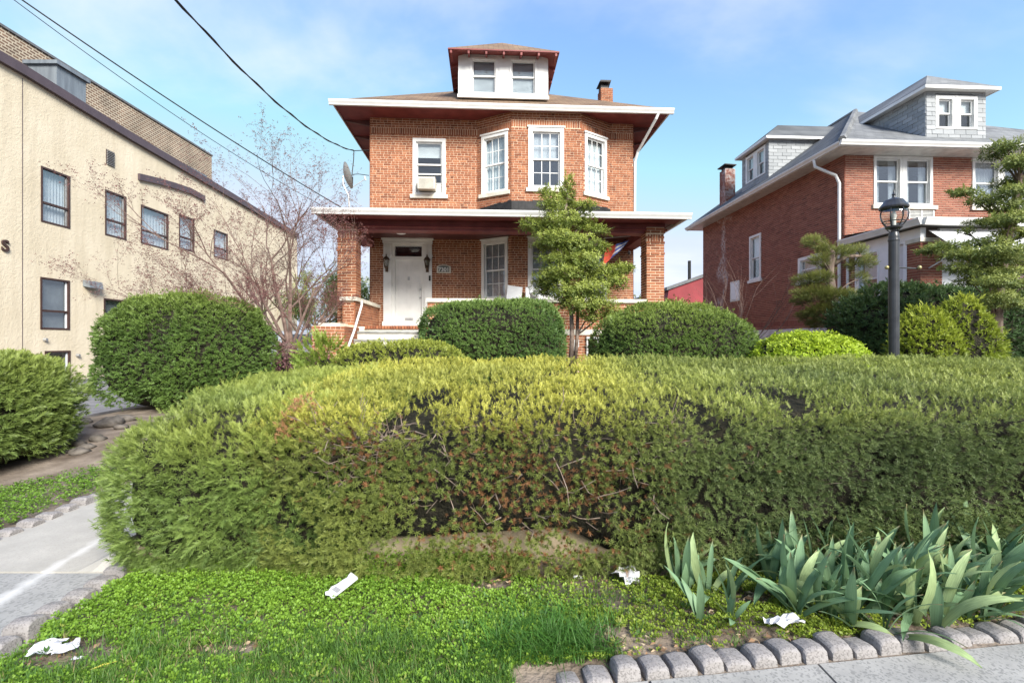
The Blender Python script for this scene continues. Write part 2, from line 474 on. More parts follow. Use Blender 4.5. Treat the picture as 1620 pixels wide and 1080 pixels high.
def concrete_mat(name, c1, c2, speck, sp_scale=160, streak=None, bump=0.35):
    m, n, l, b = new_mat(name)
    tcn = n.new("ShaderNodeTexCoord")
    nz = n.new("ShaderNodeTexNoise"); nz.inputs["Scale"].default_value = 4.0; nz.inputs["Detail"].default_value = 9; nz.inputs["Roughness"].default_value = 0.62
    l.new(tcn.outputs["Object"], nz.inputs["Vector"])
    rp = n.new("ShaderNodeValToRGB")
    rp.color_ramp.elements[0].position = 0.3; rp.color_ramp.elements[0].color = (*c1, 1)
    rp.color_ramp.elements[1].position = 0.7; rp.color_ramp.elements[1].color = (*c2, 1)
    l.new(nz.outputs["Fac"], rp.inputs[0])
    vo = n.new("ShaderNodeTexVoronoi"); vo.inputs["Scale"].default_value = sp_scale
    l.new(tcn.outputs["Object"], vo.inputs["Vector"])
    hs = n.new("ShaderNodeRGBToBW"); l.new(vo.outputs["Color"], hs.inputs[0])
    sr = n.new("ShaderNodeValToRGB")
    sr.color_ramp.elements[0].position = 0.62; sr.color_ramp.elements[0].color = (0, 0, 0, 1)
    sr.color_ramp.elements[1].position = 0.75; sr.color_ramp.elements[1].color = (1, 1, 1, 1)
    l.new(hs.outputs[0], sr.inputs[0])
    mf = n.new("ShaderNodeMath"); mf.operation = 'MULTIPLY'; mf.inputs[1].default_value = 0.55
    l.new(sr.outputs[0], mf.inputs[0])
    mx = n.new("ShaderNodeMixRGB"); mx.inputs["Color2"].default_value = (*speck, 1)
    l.new(mf.outputs[0], mx.inputs["Fac"]); l.new(rp.outputs[0], mx.inputs["Color1"])
    col = mx.outputs[0]
    if streak:
        x0, k, wd, sc = streak
        sp = n.new("ShaderNodeSeparateXYZ"); l.new(tcn.outputs["Object"], sp.inputs[0])
        a = n.new("ShaderNodeMath"); a.operation = 'MULTIPLY_ADD'; a.inputs[1].default_value = -k; a.inputs[2].default_value = -x0
        l.new(sp.outputs["Y"], a.inputs[0])
        d = n.new("ShaderNodeMath"); d.operation = 'ADD'; l.new(a.outputs[0], d.inputs[0]); l.new(sp.outputs["X"], d.inputs[1])
        ab = n.new("ShaderNodeMath"); ab.operation = 'ABSOLUTE'; l.new(d.outputs[0], ab.inputs[0])
        n2 = n.new("ShaderNodeTexNoise"); n2.inputs["Scale"].default_value = 9; n2.inputs["Detail"].default_value = 6
        l.new(tcn.outputs["Object"], n2.inputs["Vector"])
        n3 = n.new("ShaderNodeMath"); n3.operation = 'MULTIPLY_ADD'; n3.inputs[1].default_value = 0.12; n3.inputs[2].default_value = -0.06
        l.new(n2.outputs["Fac"], n3.inputs[0])
        s2 = n.new("ShaderNodeMath"); s2.operation = 'ADD'; l.new(ab.outputs[0], s2.inputs[0]); l.new(n3.outputs[0], s2.inputs[1])
        mr = n.new("ShaderNodeMapRange"); mr.inputs[1].default_value = 0.0; mr.inputs[2].default_value = wd; mr.inputs[3].default_value = 0.75; mr.inputs[4].default_value = 0.0
        l.new(s2.outputs[0], mr.inputs[0])
        m2 = n.new("ShaderNodeMixRGB"); m2.inputs["Color2"].default_value = (*sc, 1)
        l.new(mr.outputs[0], m2.inputs["Fac"]); l.new(col, m2.inputs["Color1"])
        col = m2.outputs[0]
    l.new(col, b.inputs["Base Color"])
    b.inputs["Roughness"].default_value = 0.93
    b.inputs["Specular IOR Level"].default_value = 0.2
    bp = n.new("ShaderNodeBump"); bp.inputs["Strength"].default_value = bump; bp.inputs["Distance"].default_value = 0.004
    l.new(hs.outputs[0], bp.inputs["Height"]); l.new(bp.outputs[0], b.inputs["Normal"])
    return m

M['walk'] = concrete_mat("sidewalk_concrete", (0.26, 0.255, 0.24), (0.38, 0.37, 0.345), (0.14, 0.14, 0.136), 110)
M['path_rough'] = concrete_mat("pebbled_path_concrete", (0.26, 0.26, 0.25), (0.35, 0.345, 0.33), (0.17, 0.17, 0.165), 75, streak=(-2.50, -0.165, 0.07, (0.60, 0.595, 0.575)), bump=0.5)
M['path_smooth'] = concrete_mat("smooth_path_concrete", (0.34, 0.325, 0.29), (0.43, 0.41, 0.365), (0.33, 0.31, 0.28), 140, streak=(-2.50, -0.165, 0.05, (0.60, 0.585, 0.55)), bump=0.2)
M['edging'] = concrete_mat("speckled_edging_concrete", (0.22, 0.203, 0.195), (0.33, 0.312, 0.302), (0.11, 0.102, 0.098), 150, bump=0.7)
M['curb'] = noise_mat("weathered_curb_concrete", (0.22, 0.17, 0.11), (0.36, 0.30, 0.21), scale=4, rough=0.95, bump=0.5, bscale=45, detail=9)
M['asphalt'] = noise_mat("old_grey_asphalt", (0.13, 0.13, 0.14), (0.21, 0.21, 0.22), scale=2.5, rough=0.9, bump=0.3, bscale=120, detail=9)

def strip(name, x0, x1, y0, y1, mat, lift=0.0, thick=0.05, nx_=14, ny_=14, yfun=None, parent=None, follow=True):
    """slab following the terrain"""
    xs = np.linspace(x0, x1, nx_); vs = []; fs = []
    for j in range(ny_):
        for i in range(nx_):
            t = j / (ny_ - 1)
            ya = y0 if not callable(y0) else float(y0(xs[i])); yb = y1 if not callable(y1) else float(y1(xs[i]))
            yy = ya + (yb - ya) * t
            vs.append((xs[i] - 0.056 * (yy - 2), yy, (th(xs[i], yy) if follow else 0) + lift))
    n = nx_ * ny_
    for j in range(ny_ - 1):
        for i in range(nx_ - 1):
            a = j * nx_ + i
            fs.append((a, a + 1, a + nx_ + 1, a + nx_))
    rim = list(range(nx_)) + [j * nx_ + nx_ - 1 for j in range(1, ny_)] + [(ny_ - 1) * nx_ + i for i in range(nx_ - 2, -1, -1)] + [j * nx_ for j in range(ny_ - 2, 0, -1)]
    base = len(vs)
    for k in rim: vs.append((vs[k][0], vs[k][1], vs[k][2] - thick))
    for k in range(len(rim)):
        k2 = (k + 1) % len(rim)
        fs.append((rim[k], base + k, base + k2, rim[k2]))
    mb = MB(); mb.add(vs, fs)
    return mb.build(name, mat, parent)

# sidewalk: separate flags with a joint between them
side = empty("sidewalk"); tag(side, kind="structure")
flags = [(-9.0, -6.2), (-6.18, -3.9), (-3.88, -2.42), (-2.40, -0.9), (-0.88, 0.6), (0.615, 1.42), (1.432, 2.9), (2.915, 4.4), (4.415, 6.2)]
for a, b in flags:
    mb = MB()
    for (p, q) in ((-0.3, 1.02), (1.035, None)):
        y1 = lambda X: float(edge_y(X)) - 0.10
        pts = []
        x0, x1 = a, b
        ya, yb = p, (q if q is not None else None)
        far0 = yb if yb is not None else (min(y1(x0), 3.0) if x0 > -2.4 else 2.3)
        far1 = yb if yb is not None else (min(y1(x1), 3.0) if x1 > -2.4 else 2.3)
        if x1 < -2.3: far0 = far1 = (yb if yb is not None else 2.02)
        mb.hexa([(x0, ya, -0.10), (x1, ya, -0.10), (x1, far1, -0.10), (x0, far0, -0.10), (x0, ya, 0.0), (x1, ya, 0.0), (x1, far1, 0.0), (x0, far0, 0.0)])
    mb.build("paving_flag", M['walk'], side)

# front path, running back from the sidewalk to the steps
pathway = empty("garden_path"); tag(pathway, kind="structure")
strip("paving_slab", -3.86, -2.46, 2.03, 3.10, M['path_rough'], 0.006, parent=pathway)
for a, b in ((3.115, 4.75), (4.765, 6.3), (6.315, 8.0), (8.015, 9.3)):
    strip("paving_slab", -3.86, -2.56, a, b, M['path_smooth'], 0.010, parent=pathway, ny_=10)

# driveway beside the apartment block
dv = strip("driveway", -15.2, -7.9, 6.0, 44.0, M['asphalt'], 0.012, nx_=12, ny_=30)
tag(dv, kind="structure")

# retaining kerb under the hedge
kerb = empty("retaining_kerb")
tag(kerb, "low weathered concrete retaining kerb under the front hedge", "kerb")
xs = [-2.5, -0.62, 1.35, 3.4, 5.4, 7.4]
for a, b in zip(xs[:-1], xs[1:]):
    a += 0.006; b -= 0.006
    ha, hb = 0.17 + 0.022 * (a + 2.5), 0.17 + 0.022 * (b + 2.5)
    ya, yb = float(curb_y(a)) - 0.05, float(curb_y(b)) - 0.05
    mb = MB()
    mb.hexa([(a, ya, -0.05), (b, yb, -0.05), (b, yb + 0.16, -0.05), (a, ya + 0.16, -0.05), (a, ya + 0.015, ha), (b, yb + 0.015, hb), (b, yb + 0.16, hb), (a, ya + 0.16, ha)])
    mb.build("kerb_block", M['curb'], kerb)

# scalloped edging stones
def stone_mesh(w, d, h, seed):
    r = random.Random(seed)
    mb = MB()
    out = [(-w / 2, -0.04), (-w / 2, h * 0.42)]
    for k in range(1, 8):
        an = math.pi * (1 - k / 8)
        cx_, sx_ = math.cos(an), math.sin(an)
        out.append((math.copysign(abs(cx_) ** 0.6, cx_) * w / 2 * (1 + r.uniform(-0.04, 0.04)), h * 0.42 + sx_ ** 0.55 * h * 0.58 * (1 + r.uniform(-0.07, 0.05))))
    out += [(w / 2, h * 0.42), (w / 2, -0.04)]
    n = len(out); vs = []; fs = []
    for (yy, sc) in ((-d / 2, 0.84), (-d / 2 + 0.006, 0.91), (-d / 2 + 0.018, 0.97), (-d / 2 + 0.045, 1.0), (d / 2 - 0.02, 0.98), (d / 2, 0.88)):
        for p, q in out:
            vs.append((p * (0.6 + 0.4 * sc) + r.uniform(-0.0015, 0.0015), yy, (q + 0.04) * (0.15 + 0.85 * sc) - 0.04))
    for j in range(5):
        for i in range(n - 1):
            a = j * n + i
            fs.append((a, a + n, a + n + 1, a + 1))
    fs.append(tuple(range(n))); fs.append(tuple(5 * n + i for i in range(n - 1, -1, -1)))
    mb.add(vs, fs)
    return mb.mesh("edging_stone", M['edging'])
stone_meshes = [stone_mesh(0.116 + 0.006 * (k % 3), 0.125, 0.080 + 0.004 * (k % 2), k) for k in range(5)]
def stone_row(label, p0, p1, count, heights, tilt=0.0):
    root = empty("garden_edging")
    tag(root, label, "edging", "rows of scalloped edging stones")
    a = math.atan2(p1[1] - p0[1], p1[0] - p0[0])
    for k in range(count):
        t = k / (count - 1)
        x = p0[0] + (p1[0] - p0[0]) * t + rnd.uniform(-0.004, 0.004); y = p0[1] + (p1[1] - p0[1]) * t + rnd.uniform(-0.012, 0.012)
        o = link("edging_stone", stone_meshes[(k * 7 + count) % 5], root, (x, y, th(x, y) - 0.012 + heights(t) + rnd.uniform(-0.022, 0.006)))
        o.rotation_euler = (tilt + rnd.uniform(-0.12, 0.12), rnd.uniform(-0.09, 0.09), a + rnd.uniform(-0.09, 0.09))
        o.scale = (rnd.uniform(0.92, 1.04), rnd.uniform(0.9, 1.1), rnd.uniform(0.85, 1.05))
    return root
stone_row("row of scalloped grey edging stones between sidewalk and irises", (0.25, 2.15), (3.40, 2.60), 25, lambda t: -0.035 * max(0, 1 - t * 12) - 0.012, -0.06)
stone_row("row of pinkish scalloped edging stones along far side of path", (-3.86, 3.05), (-3.97, 4.75), 11, lambda t: 0.0)
stone_row("row of scalloped edging stones between path and clover bed", (-2.45, 1.98), (-2.53, 3.10), 8, lambda t: 0.028 - 0.02 * t)
print("ground ok")
# ================================================================== facade helpers
class Fr:
    """vertical wall frame: s along the wall, t outwards, z up (local x, y of the thing)"""
    def __init__(self, p0, p1):
        self.p = p0
        dx_, dy_ = p1[0] - p0[0], p1[1] - p0[1]
        self.len = math.hypot(dx_, dy_)
        self.d = (dx_ / self.len, dy_ / self.len)
        self.n = (self.d[1], -self.d[0])
    def pt(self, s, t, z):
        return (self.p[0] + self.d[0] * s + self.n[0] * t, self.p[1] + self.d[1] * s + self.n[1] * t, z)
    def box(self, mb, s0, s1, t0, t1, z0, z1, tint=None):
        q = self.pt
        mb.hexa([q(s0, t1, z0), q(s1, t1, z0), q(s1, t0, z0), q(s0, t0, z0), q(s0, t1, z1), q(s1, t1, z1), q(s1, t0, z1), q(s0, t0, z1)], tint)
        return mb

def core_wall(mb, fr, s0, s1, z0, z1, holes, t0=-0.20, t1=-0.010):
    ss = sorted({s0, s1} | {min(max(h[i], s0), s1) for h in holes for i in (0, 1)})
    for a, b in zip(ss[:-1], ss[1:]):
        if b - a < 1e-4: continue
        m = (a + b) / 2
        spans = [(max(h[2], z0), min(h[3], z1)) for h in holes if h[0] < m < h[1]]
        spans.sort()
        z = z0
        for p, q in spans:
            if p > z + 1e-4: fr.box(mb, a, b, t0, t1, z, p)
            z = max(z, q)
        if z < z1 - 1e-4: fr.box(mb, a, b, t0, t1, z, z1)

COURSE, JOINT = 0.0677, 0.0165
def brick_list(s0, s1, z0, z1, holes, bond="english", soldiers=(), pitch=0.213, course=COURSE, joint=JOINT):
    """(s0,s1,z0,z1) of every brick in the wall"""
    out = []
    bands = sorted(soldiers)
    z = z0; row = 0
    jr = random.Random(int((s1 - s0) * 1000) + len(holes))
    hj = joint * 0.72
    def cut(a, b, p, q):
        iv = [(a, b)]
        for h in holes:
            ov = min(q, h[3]) - max(p, h[2])
            if ov <= 0.4 * (q - p): continue
            nv = []
            for (c, d) in iv:
                if h[1] <= c or h[0] >= d: nv.append((c, d)); continue
                if h[0] - c > 0.02: nv.append((c, h[0] - 0.004))
                if d - h[1] > 0.02: nv.append((h[1] + 0.004, d))
            iv = nv
        return iv
    while z < z1 - 0.02:
        band = next((b for b in bands if b[0] <= z + 0.02 < b[1]), None)
        if band:
            p, q = band
            x = s0
            while x < s1 - 0.01:
                b = min(x + course - joint, s1)
                for c, d in cut(x, b, p, q): out.append((c, d, p, q - joint))
                x += course
            z = q; row += 1
            continue
        q = min(z + course - joint, z1)
        if bond == "english" and row % 2: pt_, off = pitch / 2, 0.0
        elif bond == "english": pt_, off = pitch, (pitch / 2 if row % 4 == 0 else 0.0)
        else: pt_, off = pitch, (pitch / 2 if row % 2 else 0.0)
        x = s0 - off - jr.uniform(0, pt_ * 0.3)
        while x < s1 - 0.015:
            a, b = max(x, s0), min(x + pt_ - hj, s1)
            if b - a > 0.02:
                for c, d in cut(a, b, z, q): out.append((c, d, z, q))
            x += pt_
        z += course; row += 1
    return out

def lay(mb, fr, bricks, r, t0=-0.03, t1=0.0):
    for a, b, p, q in bricks:
        fr.box(mb, a, b, t0, t1 + r.uniform(-0.002, 0.002), p, q, tint=min(1, max(0, r.gauss(0.5, 0.2))))

def wavy_sheet(mb, fr, s0, s1, t, z0, z1, amp=0.015, waves=7, n=36):
    for k in range(n):
        a, b = s0 + (s1 - s0) * k / n, s0 + (s1 - s0) * (k + 1) / n
        ta, tb = t + amp * math.sin(k / n * waves * 6.283), t + amp * math.sin((k + 1) / n * waves * 6.283)
        mb.poly([fr.pt(a, ta, z0), fr.pt(b, tb, z0), fr.pt(b, tb, z1), fr.pt(a, ta, z1)])

def window(root, fr, s0, s1, z0, z1, grid=None, dress=None, sill=True, cw=0.085, mat='white', frame_only=False, split=0.5, glass='glass', drip=False, sill_mat='stone', sill_h=0.11, label=None, gridtop_only=False, name="window"):
    """sash window set in the opening s0..s1, z0..z1 (outer edge of the casing)"""
    mb = MB()
    fr.box(mb, s0, s0 + cw, -0.12, 0.022, z0, z1)
    fr.box(mb, s1 - cw, s1, -0.12, 0.022, z0, z1)
    fr.box(mb, s0 + cw, s1 - cw, -0.12, 0.020, z1 - cw, z1)
    fr.box(mb, s0 + cw, s1 - cw, -0.12, 0.020, z0, z0 + cw * 0.6)
    if drip: fr.box(mb, s0 - 0.03, s1 + 0.03, -0.05, 0.05, z1 + 0.001, z1 + 0.045)
    w = mb.build(name, M[mat], root, label=label)
    a, b, p, q = s0 + cw, s1 - cw, z0 + cw * 0.6, z1 - cw
    zm = p + (q - p) * split
    sf = 0.042
    for (c, d, t) in ((zm - 0.02, q, -0.045), (p, zm + 0.02, -0.078)):
        sb = MB()
        fr.box(sb, a, a + sf, t - 0.028, t, c, d); fr.box(sb, b - sf, b, t - 0.028, t, c, d)
        fr.box(sb, a + sf, b - sf, t - 0.028, t - 0.001, d - sf, d); fr.box(sb, a + sf, b - sf, t - 0.028, t - 0.001, c, c + sf)
        sb.build("sash", M[mat], w)
        gb = MB(); fr.box(gb, a + sf, b - sf, t - 0.018, t - 0.012, c + sf, d - sf)
        gb.build("pane", M[glass], w)
        if grid and not (gridtop_only and t < -0.05):
            nc, nr = grid
            ub = MB()
            A, B, C, D = a + sf, b - sf, c + sf, d - sf
            for k in range(1, nc):
                x = A + (B - A) * k / nc; fr.box(ub, x - 0.009, x + 0.009, t - 0.010, t - 0.003, C, D)
            for k in range(1, nr):
                z = C + (D - C) * k / nr; fr.box(ub, A, B, t - 0.0095, t - 0.0035, z - 0.009, z + 0.009)
            ub.build("muntin", M[mat], w)
    if sill:
        kb = MB(); fr.box(kb, s0 - 0.07, s1 + 0.07, -0.12, 0.06, z0 - sill_h, z0 - 0.001)
        kb.build("sill", M[sill_mat], w)
    if dress:
        db = MB()
        kind, lo = dress[0], dress[1]
        if kind == 'blind':
            z = q - 0.01
            while z > p + (q - p) * lo:
                db.poly([fr.pt(a, -0.132, z), fr.pt(b, -0.132, z), fr.pt(b, -0.118, z - 0.027), fr.pt(a, -0.118, z - 0.027)])
                z -= 0.034
            db.build("blind", M['blind'], w)
        elif kind == 'curtain':
            wavy_sheet(db, fr, a - 0.02, b + 0.02, -0.17, p + (q - p) * lo, q, 0.018, 8)
            db.build("curtain", M['curtain'], w)
        elif kind == 'drapes':
            k = dress[2]
            wavy_sheet(db, fr, a - 0.02, a + (b - a) * k, -0.17, p, q, 0.02, 4, 20)
            wavy_sheet(db, fr, b - (b - a) * k, b + 0.02, -0.17, p, q, 0.02, 4, 20)
            db.build("curtain", M['curtain'], w)
        elif kind == 'shade':
            fr.box(db, a - 0.01, b + 0.01, -0.16, -0.155, p + (q - p) * lo, q)
            db.build("shade", M['curtain'], w)
    return w

def gutter_run(mb, p, q, out, z, h=0.13, w=0.12):
    """K-shaped gutter from p to q, out = unit vector away from the wall"""
    prof = [(0.0, 0.0), (0.0, h), (-0.004, h), (w * 0.15, h), (w, h), (w, h - 0.03), (w * 0.82, h - 0.06), (w * 0.6, 0.012), (w * 0.55, 0.0)]
    prof = [(0, 0), (w * 0.55, 0), (w * 0.62, 0.03), (w * 0.88, h - 0.055), (w, h - 0.03), (w, h), (0, h)]
    vs = []
    for e in (p, q):
        for o_, zz in prof: vs.append((e[0] + out[0] * o_, e[1] + out[1] * o_, z + zz))
    n = len(prof)
    fs = [(i, (i + 1) % n, n + (i + 1) % n, n + i) for i in range(n)] + [tuple(range(n)), tuple(range(2 * n - 1, n - 1, -1))]
    mb.add(vs, fs)

# ================================================================== the brick house
H0 = (-4.1447, 14.0)
house = empty("brick_house", (H0[0], H0[1], 0), PSI)
tag(house, "orange brick house with front porch, bay windows and hipped roof dormer", "house")
W, DEP = 7.804, 10.5
rb = random.Random(21)
ZT = 8.02

facets = [Fr((0, 0), (3.124, 0)), Fr((3.124, 0), (4.1, -0.6)), Fr((4.1, -0.6), (6.11, -0.6)), Fr((6.11, -0.6), (7.092, 0)), Fr((7.092, 0), (W, 0))]
DOORH = (0.64, 1.59, 1.9, 4.39)
win_spec = [
    [(1.24, 2.197, 5.80, 7.45)],
    [(0.15, 1.03, 5.80, 7.50), (0.15, 1.03, 2.72, 4.44)],
    [(0.486, 1.50, 5.86, 7.58), (0.468, 1.463, 2.72, 4.44)],
    [(0.12, 1.00, 5.80, 7.50), (0.12, 1.00, 2.72, 4.44)],
    [],
]
core = MB(); bm_ = MB()
for k, fr in enumerate(facets):
    holes = [(a, b, c, d) for a, b, c, d in win_spec[k]]
    if k == 0: holes.append(DOORH)
    core_wall(core, fr, 0.0 if k else 0.012, fr.len if k < 4 else fr.len - 0.012, 0.4, ZT, holes)
    sol = [(7.55, 7.755)] if k != 2 else [(7.60, 7.805)]
    lay(bm_, fr, brick_list(0, fr.len, 1.90, ZT, holes, soldiers=sol), rb)
# side and back walls
core.box(0.0, 0.2, 0.2, DEP, 0.4, ZT); core.box(W - 0.2, W, 0.2, DEP, 0.4, ZT); core.box(0.2, W - 0.2, DEP - 0.2, DEP, 0.4, ZT)
wall = core.build("wall", M['mortar'], house)
bm_.build("brickwork", M['brick'], wall, kind="stuff")
sidew = MB()
sidew.poly([(-0.004, DEP, 0.4), (-0.004, 0, 0.4), (-0.004, 0, ZT), (-0.004, DEP, ZT)])
sidew.poly([(W + 0.004, 0, 0.4), (W + 0.004, DEP, 0.4), (W + 0.004, DEP, ZT), (W + 0.004, 0, ZT)])
sidew.poly([(W, DEP + 0.004, 0.4), (0, DEP + 0.004, 0.4), (0, DEP + 0.004, ZT), (W, DEP + 0.004, ZT)])
sidew.build("side_brickwork", M['brick_plain'], wall)
inn = MB()
inn.box(0.21, W - 0.21, 0.3, DEP - 0.21, 4.95, 5.05)                      # floor between the storeys
inn.box(0.21, W - 0.21, 3.2, 3.3, 1.9, 4.94); inn.box(0.21, W - 0.21, 3.2, 3.3, 5.06, 8.0)
inn.build("interior_wall", M['room'], house)

# windows
f0, f1, f2, f3, f4 = facets
wa = window(house, f0, *win_spec[0][0], dress=('shade', 0.72), split=0.56, sill_mat='stone', cw=0.10)
window(house, f1, *win_spec[1][0], grid=(3, 2), dress=('curtain', -0.02), cw=0.09, drip=True, split=0.5)
window(house, f1, *win_spec[1][1], grid=(3, 2), dress=('blind', 0.0), cw=0.09, drip=True)
window(house, f2, *win_spec[2][0], grid=(3, 2), dress=('shade', 0.5), cw=0.11, drip=True, glass='glass_b')
window(house, f2, *win_spec[2][1], grid=(3, 2), dress=('blind', 0.0), cw=0.11, drip=True, sill_mat='white')
window(house, f3, *win_spec[3][0], grid=(3, 2), dress=('curtain', -0.02), cw=0.09, drip=True)
window(house, f3, *win_spec[3][1], grid=(3, 2), dress=('blind', 0.0), cw=0.09, drip=True)
# middle bar and filler boards of the window with the air conditioner
x = MB()
f0.box(x, 1.34, 2.097, -0.105, -0.05, 6.40, 6.44)
f0.box(x, 1.34, 1.42, -0.10, -0.06, 5.87, 6.13); f0.box(x, 1.92, 2.097, -0.10, -0.06, 5.87, 6.13); f0.box(x, 1.34, 2.097, -0.1, -0.045, 6.13, 6.16)
x.build("filler_panel", M['white_old'], wa)

# front door and its surround
sur = MB()
f0.box(sur, 0.40, 0.64, -0.02, 0.055, 1.90, 4.36); f0.box(sur, 1.585, 1.80, -0.02, 0.055, 1.90, 4.36)
f0.box(sur, 0.37, 0.66, -0.02, 0.075, 1.90, 2.08); f0.box(sur, 1.565, 1.83, -0.02, 0.075, 1.90, 2.08)
f0.box(sur, 0.38, 0.655, -0.02, 0.07, 3.98, 4.02); f0.box(sur, 1.57, 1.82, -0.02, 0.07, 3.98, 4.02)
f0.box(sur, 0.38, 1.82, -0.02, 0.085, 4.361, 4.46); f0.box(sur, 0.35, 1.85, -0.02, 0.13, 4.461, 4.51); f0.box(sur, 0.33, 1.87, -0.02, 0.16, 4.511, 4.548)
f0.box(sur, 0.641, 0.72, -0.16, -0.01, 1.91, 4.30); f0.box(sur, 1.50, 1.584, -0.16, -0.01, 1.91, 4.30); f0.box(sur, 0.641, 1.584, -0.16, -0.012, 4.301, 4.359)
f0.box(sur, 0.721, 1.499, -0.16, -0.02, 3.89, 3.99)
for c in (0.45, 1.63):
    for k in range(5): f0.box(sur, c + k * 0.03, c + 0.014 + k * 0.03, 0.05, 0.066, 4.03, 4.34)
surround = sur.build("door_surround", M['white'], house)
g = MB(); f0.box(g, 0.722, 1.498, -0.12, -0.11, 3.992, 4.299); g.build("transom_pane", M['glass_b'], surround)
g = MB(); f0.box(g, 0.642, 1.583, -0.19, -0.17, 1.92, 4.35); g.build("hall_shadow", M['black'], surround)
d = MB(); f0.box(d, 0.722, 1.498, -0.13, -0.085, 1.94, 3.888)
door = d.build("front_door", M['white'], house)
pan = [(0.80, 1.08, 3.55, 3.76), (1.14, 1.42, 3.55, 3.76), (0.80, 1.08, 2.78, 3.44), (1.14, 1.42, 2.78, 3.44), (0.80, 1.08, 2.06, 2.66), (1.14, 1.42, 2.06, 2.66)]
for a, b, p, q in pan:
    d = MB()
    f0.box(d, a, b, -0.09, -0.079, p, p + 0.018); f0.box(d, a, b, -0.09, -0.079, q - 0.018, q); f0.box(d, a, a + 0.018, -0.09, -0.0795, p + 0.018, q - 0.018); f0.box(d, b - 0.018, b, -0.09, -0.0795, p + 0.018, q - 0.018)
    f0.box(d, a + 0.04, b - 0.04, -0.09, -0.078, p + 0.04, q - 0.04)
    d.build("panel", M['white'], door)
d = MB(); f0.box(d, 1.0, 1.24, -0.09, -0.076, 2.12, 2.19); d.build("mail_slot", M['steel'], door)
d = MB(); f0.box(d, 1.08, 1.14, -0.09, -0.072, 3.30, 3.40); d.build("knocker", M['steel'], door)
for z in (2.78, 3.02):
    d = MB(); c = f0.pt(1.455, -0.06, z); d.tube([(c[0], c[1] + 0.03, z), (c[0], c[1] - 0.02, z)], [0.022, 0.03], 10); d.build("door_knob", M['steel'], door)
d = MB(); f0.box(d, 1.715, 1.765, 0.05, 0.075, 3.27, 3.42); d.build("doorbell", M['black'], house)

def wall_lantern(s):
    d = MB(); y = -0.14; cx = f0.pt(s, 0, 0)[0]
    d.box(cx - 0.04, cx + 0.04, -0.075, -0.055, 3.52, 3.72)
    d.tube([(cx, -0.07, 3.58), (cx, -0.11, 3.54), (cx, y, 3.57), (cx, y, 3.62)], 0.017, 8)
    lan = d.build("wall_lantern", M['bronze'], house)
    d = MB(); d.lathe([(0.02, 3.60), (0.055, 3.63), (0.05, 3.66)], (cx, y), 8)
    d.lathe([(0.105, 3.86), (0.09, 3.89), (0.05, 3.94), (0.02, 3.96), (0.012, 4.02)], (cx, y), 8)
    for k in range(8):
        an = k * math.pi / 4
        d.tube([(cx + 0.05 * math.cos(an), y + 0.05 * math.sin(an), 3.65), (cx + 0.085 * math.cos(an), y + 0.085 * math.sin(an), 3.87)], 0.006, 5)
    d.build("lantern_cage", M['bronze'], lan)
    d = MB(); d.lathe([(0.045, 3.655), (0.078, 3.865)], (cx, y), 8); d.build("lantern_glass", M['glass_lamp'], lan)
wall_lantern(0.50); wall_lantern(1.67)

# house number plaque
d = MB(); arc = [(1.94, 3.50), (2.35, 3.50), (2.35, 3.68)] + [(2.145 + 0.205 * math.cos(a), 3.68 + 0.07 * math.sin(a)) for a in [math.pi * k / 10 for k in range(1, 10)]] + [(1.94, 3.68)]
d.prism(arc, lambda p, q, w: (p, w, q), -0.028, -0.004)
pl = d.build("number_plaque", M['stone'], house)
d = MB(); arc = [(1.985, 3.535), (2.305, 3.535), (2.305, 3.67)] + [(2.145 + 0.16 * math.cos(a), 3.67 + 0.05 * math.sin(a)) for a in [math.pi * k / 10 for k in range(1, 10)]] + [(1.985, 3.67)]
M['plaque'] = noise_mat("slate_green_plaque", (0.10, 0.115, 0.10), (0.14, 0.155, 0.14), scale=12)
d.prism(arc, lambda p, q, w: (p, w, q), -0.031, -0.027); d.build("plaque_face", M['plaque'], pl)
def text_mesh(name, txt, size, mat, parent, loc, rot, extrude=0.002, align='CENTER', bold=0.0):
    cu = bpy.data.curves.new(name, 'FONT'); cu.body = txt; cu.size = size; cu.extrude = extrude; cu.align_x = align; cu.offset = bold
    tmp = bpy.data.objects.new(name + "_tmp", cu); COL.objects.link(tmp)
    dg = bpy.context.evaluated_depsgraph_get()
    me = bpy.data.meshes.new_from_object(tmp.evaluated_get(dg))
    bpy.data.objects.remove(tmp)
    me.materials.clear(); me.materials.append(mat)
    o = link(name, me, parent, loc); o.rotation_euler = rot
    return o
text_mesh("house_number", "7301", 0.16, M['white'], pl, (2.145, -0.033, 3.555), (R(90), 0, 0), bold=0.004)

# ------------------------------------------------------------------ porch
PZ = 1.86
fl = MB(); fl.box(-0.20, W + 0.02, -2.42, -0.002, 1.66, PZ - 0.06); fl.box(-0.20, W + 0.02, -2.30, -0.012, PZ - 0.06, PZ)
fl.build("porch_floor", M['stone'], house)
edge = MB()
for k in range(int(1.44 / 0.0677)):
    edge.box(0.46 + k * 0.0677, 0.46 + k * 0.0677 + 0.055, -2.46, -2.32, PZ - 0.058, PZ + 0.02, rb.uniform(0.2, 0.8))
edge.build("floor_edging", M['brick'], house)
# door threshold course
edge = MB()
for k in range(int(1.4 / 0.0677)):
    edge.box(0.42 + k * 0.0677, 0.42 + k * 0.0677 + 0.055, -0.10, 0.02, 1.865, 1.93, rb.uniform(0.2, 0.8))
edge.build("threshold", M['brick'], house)
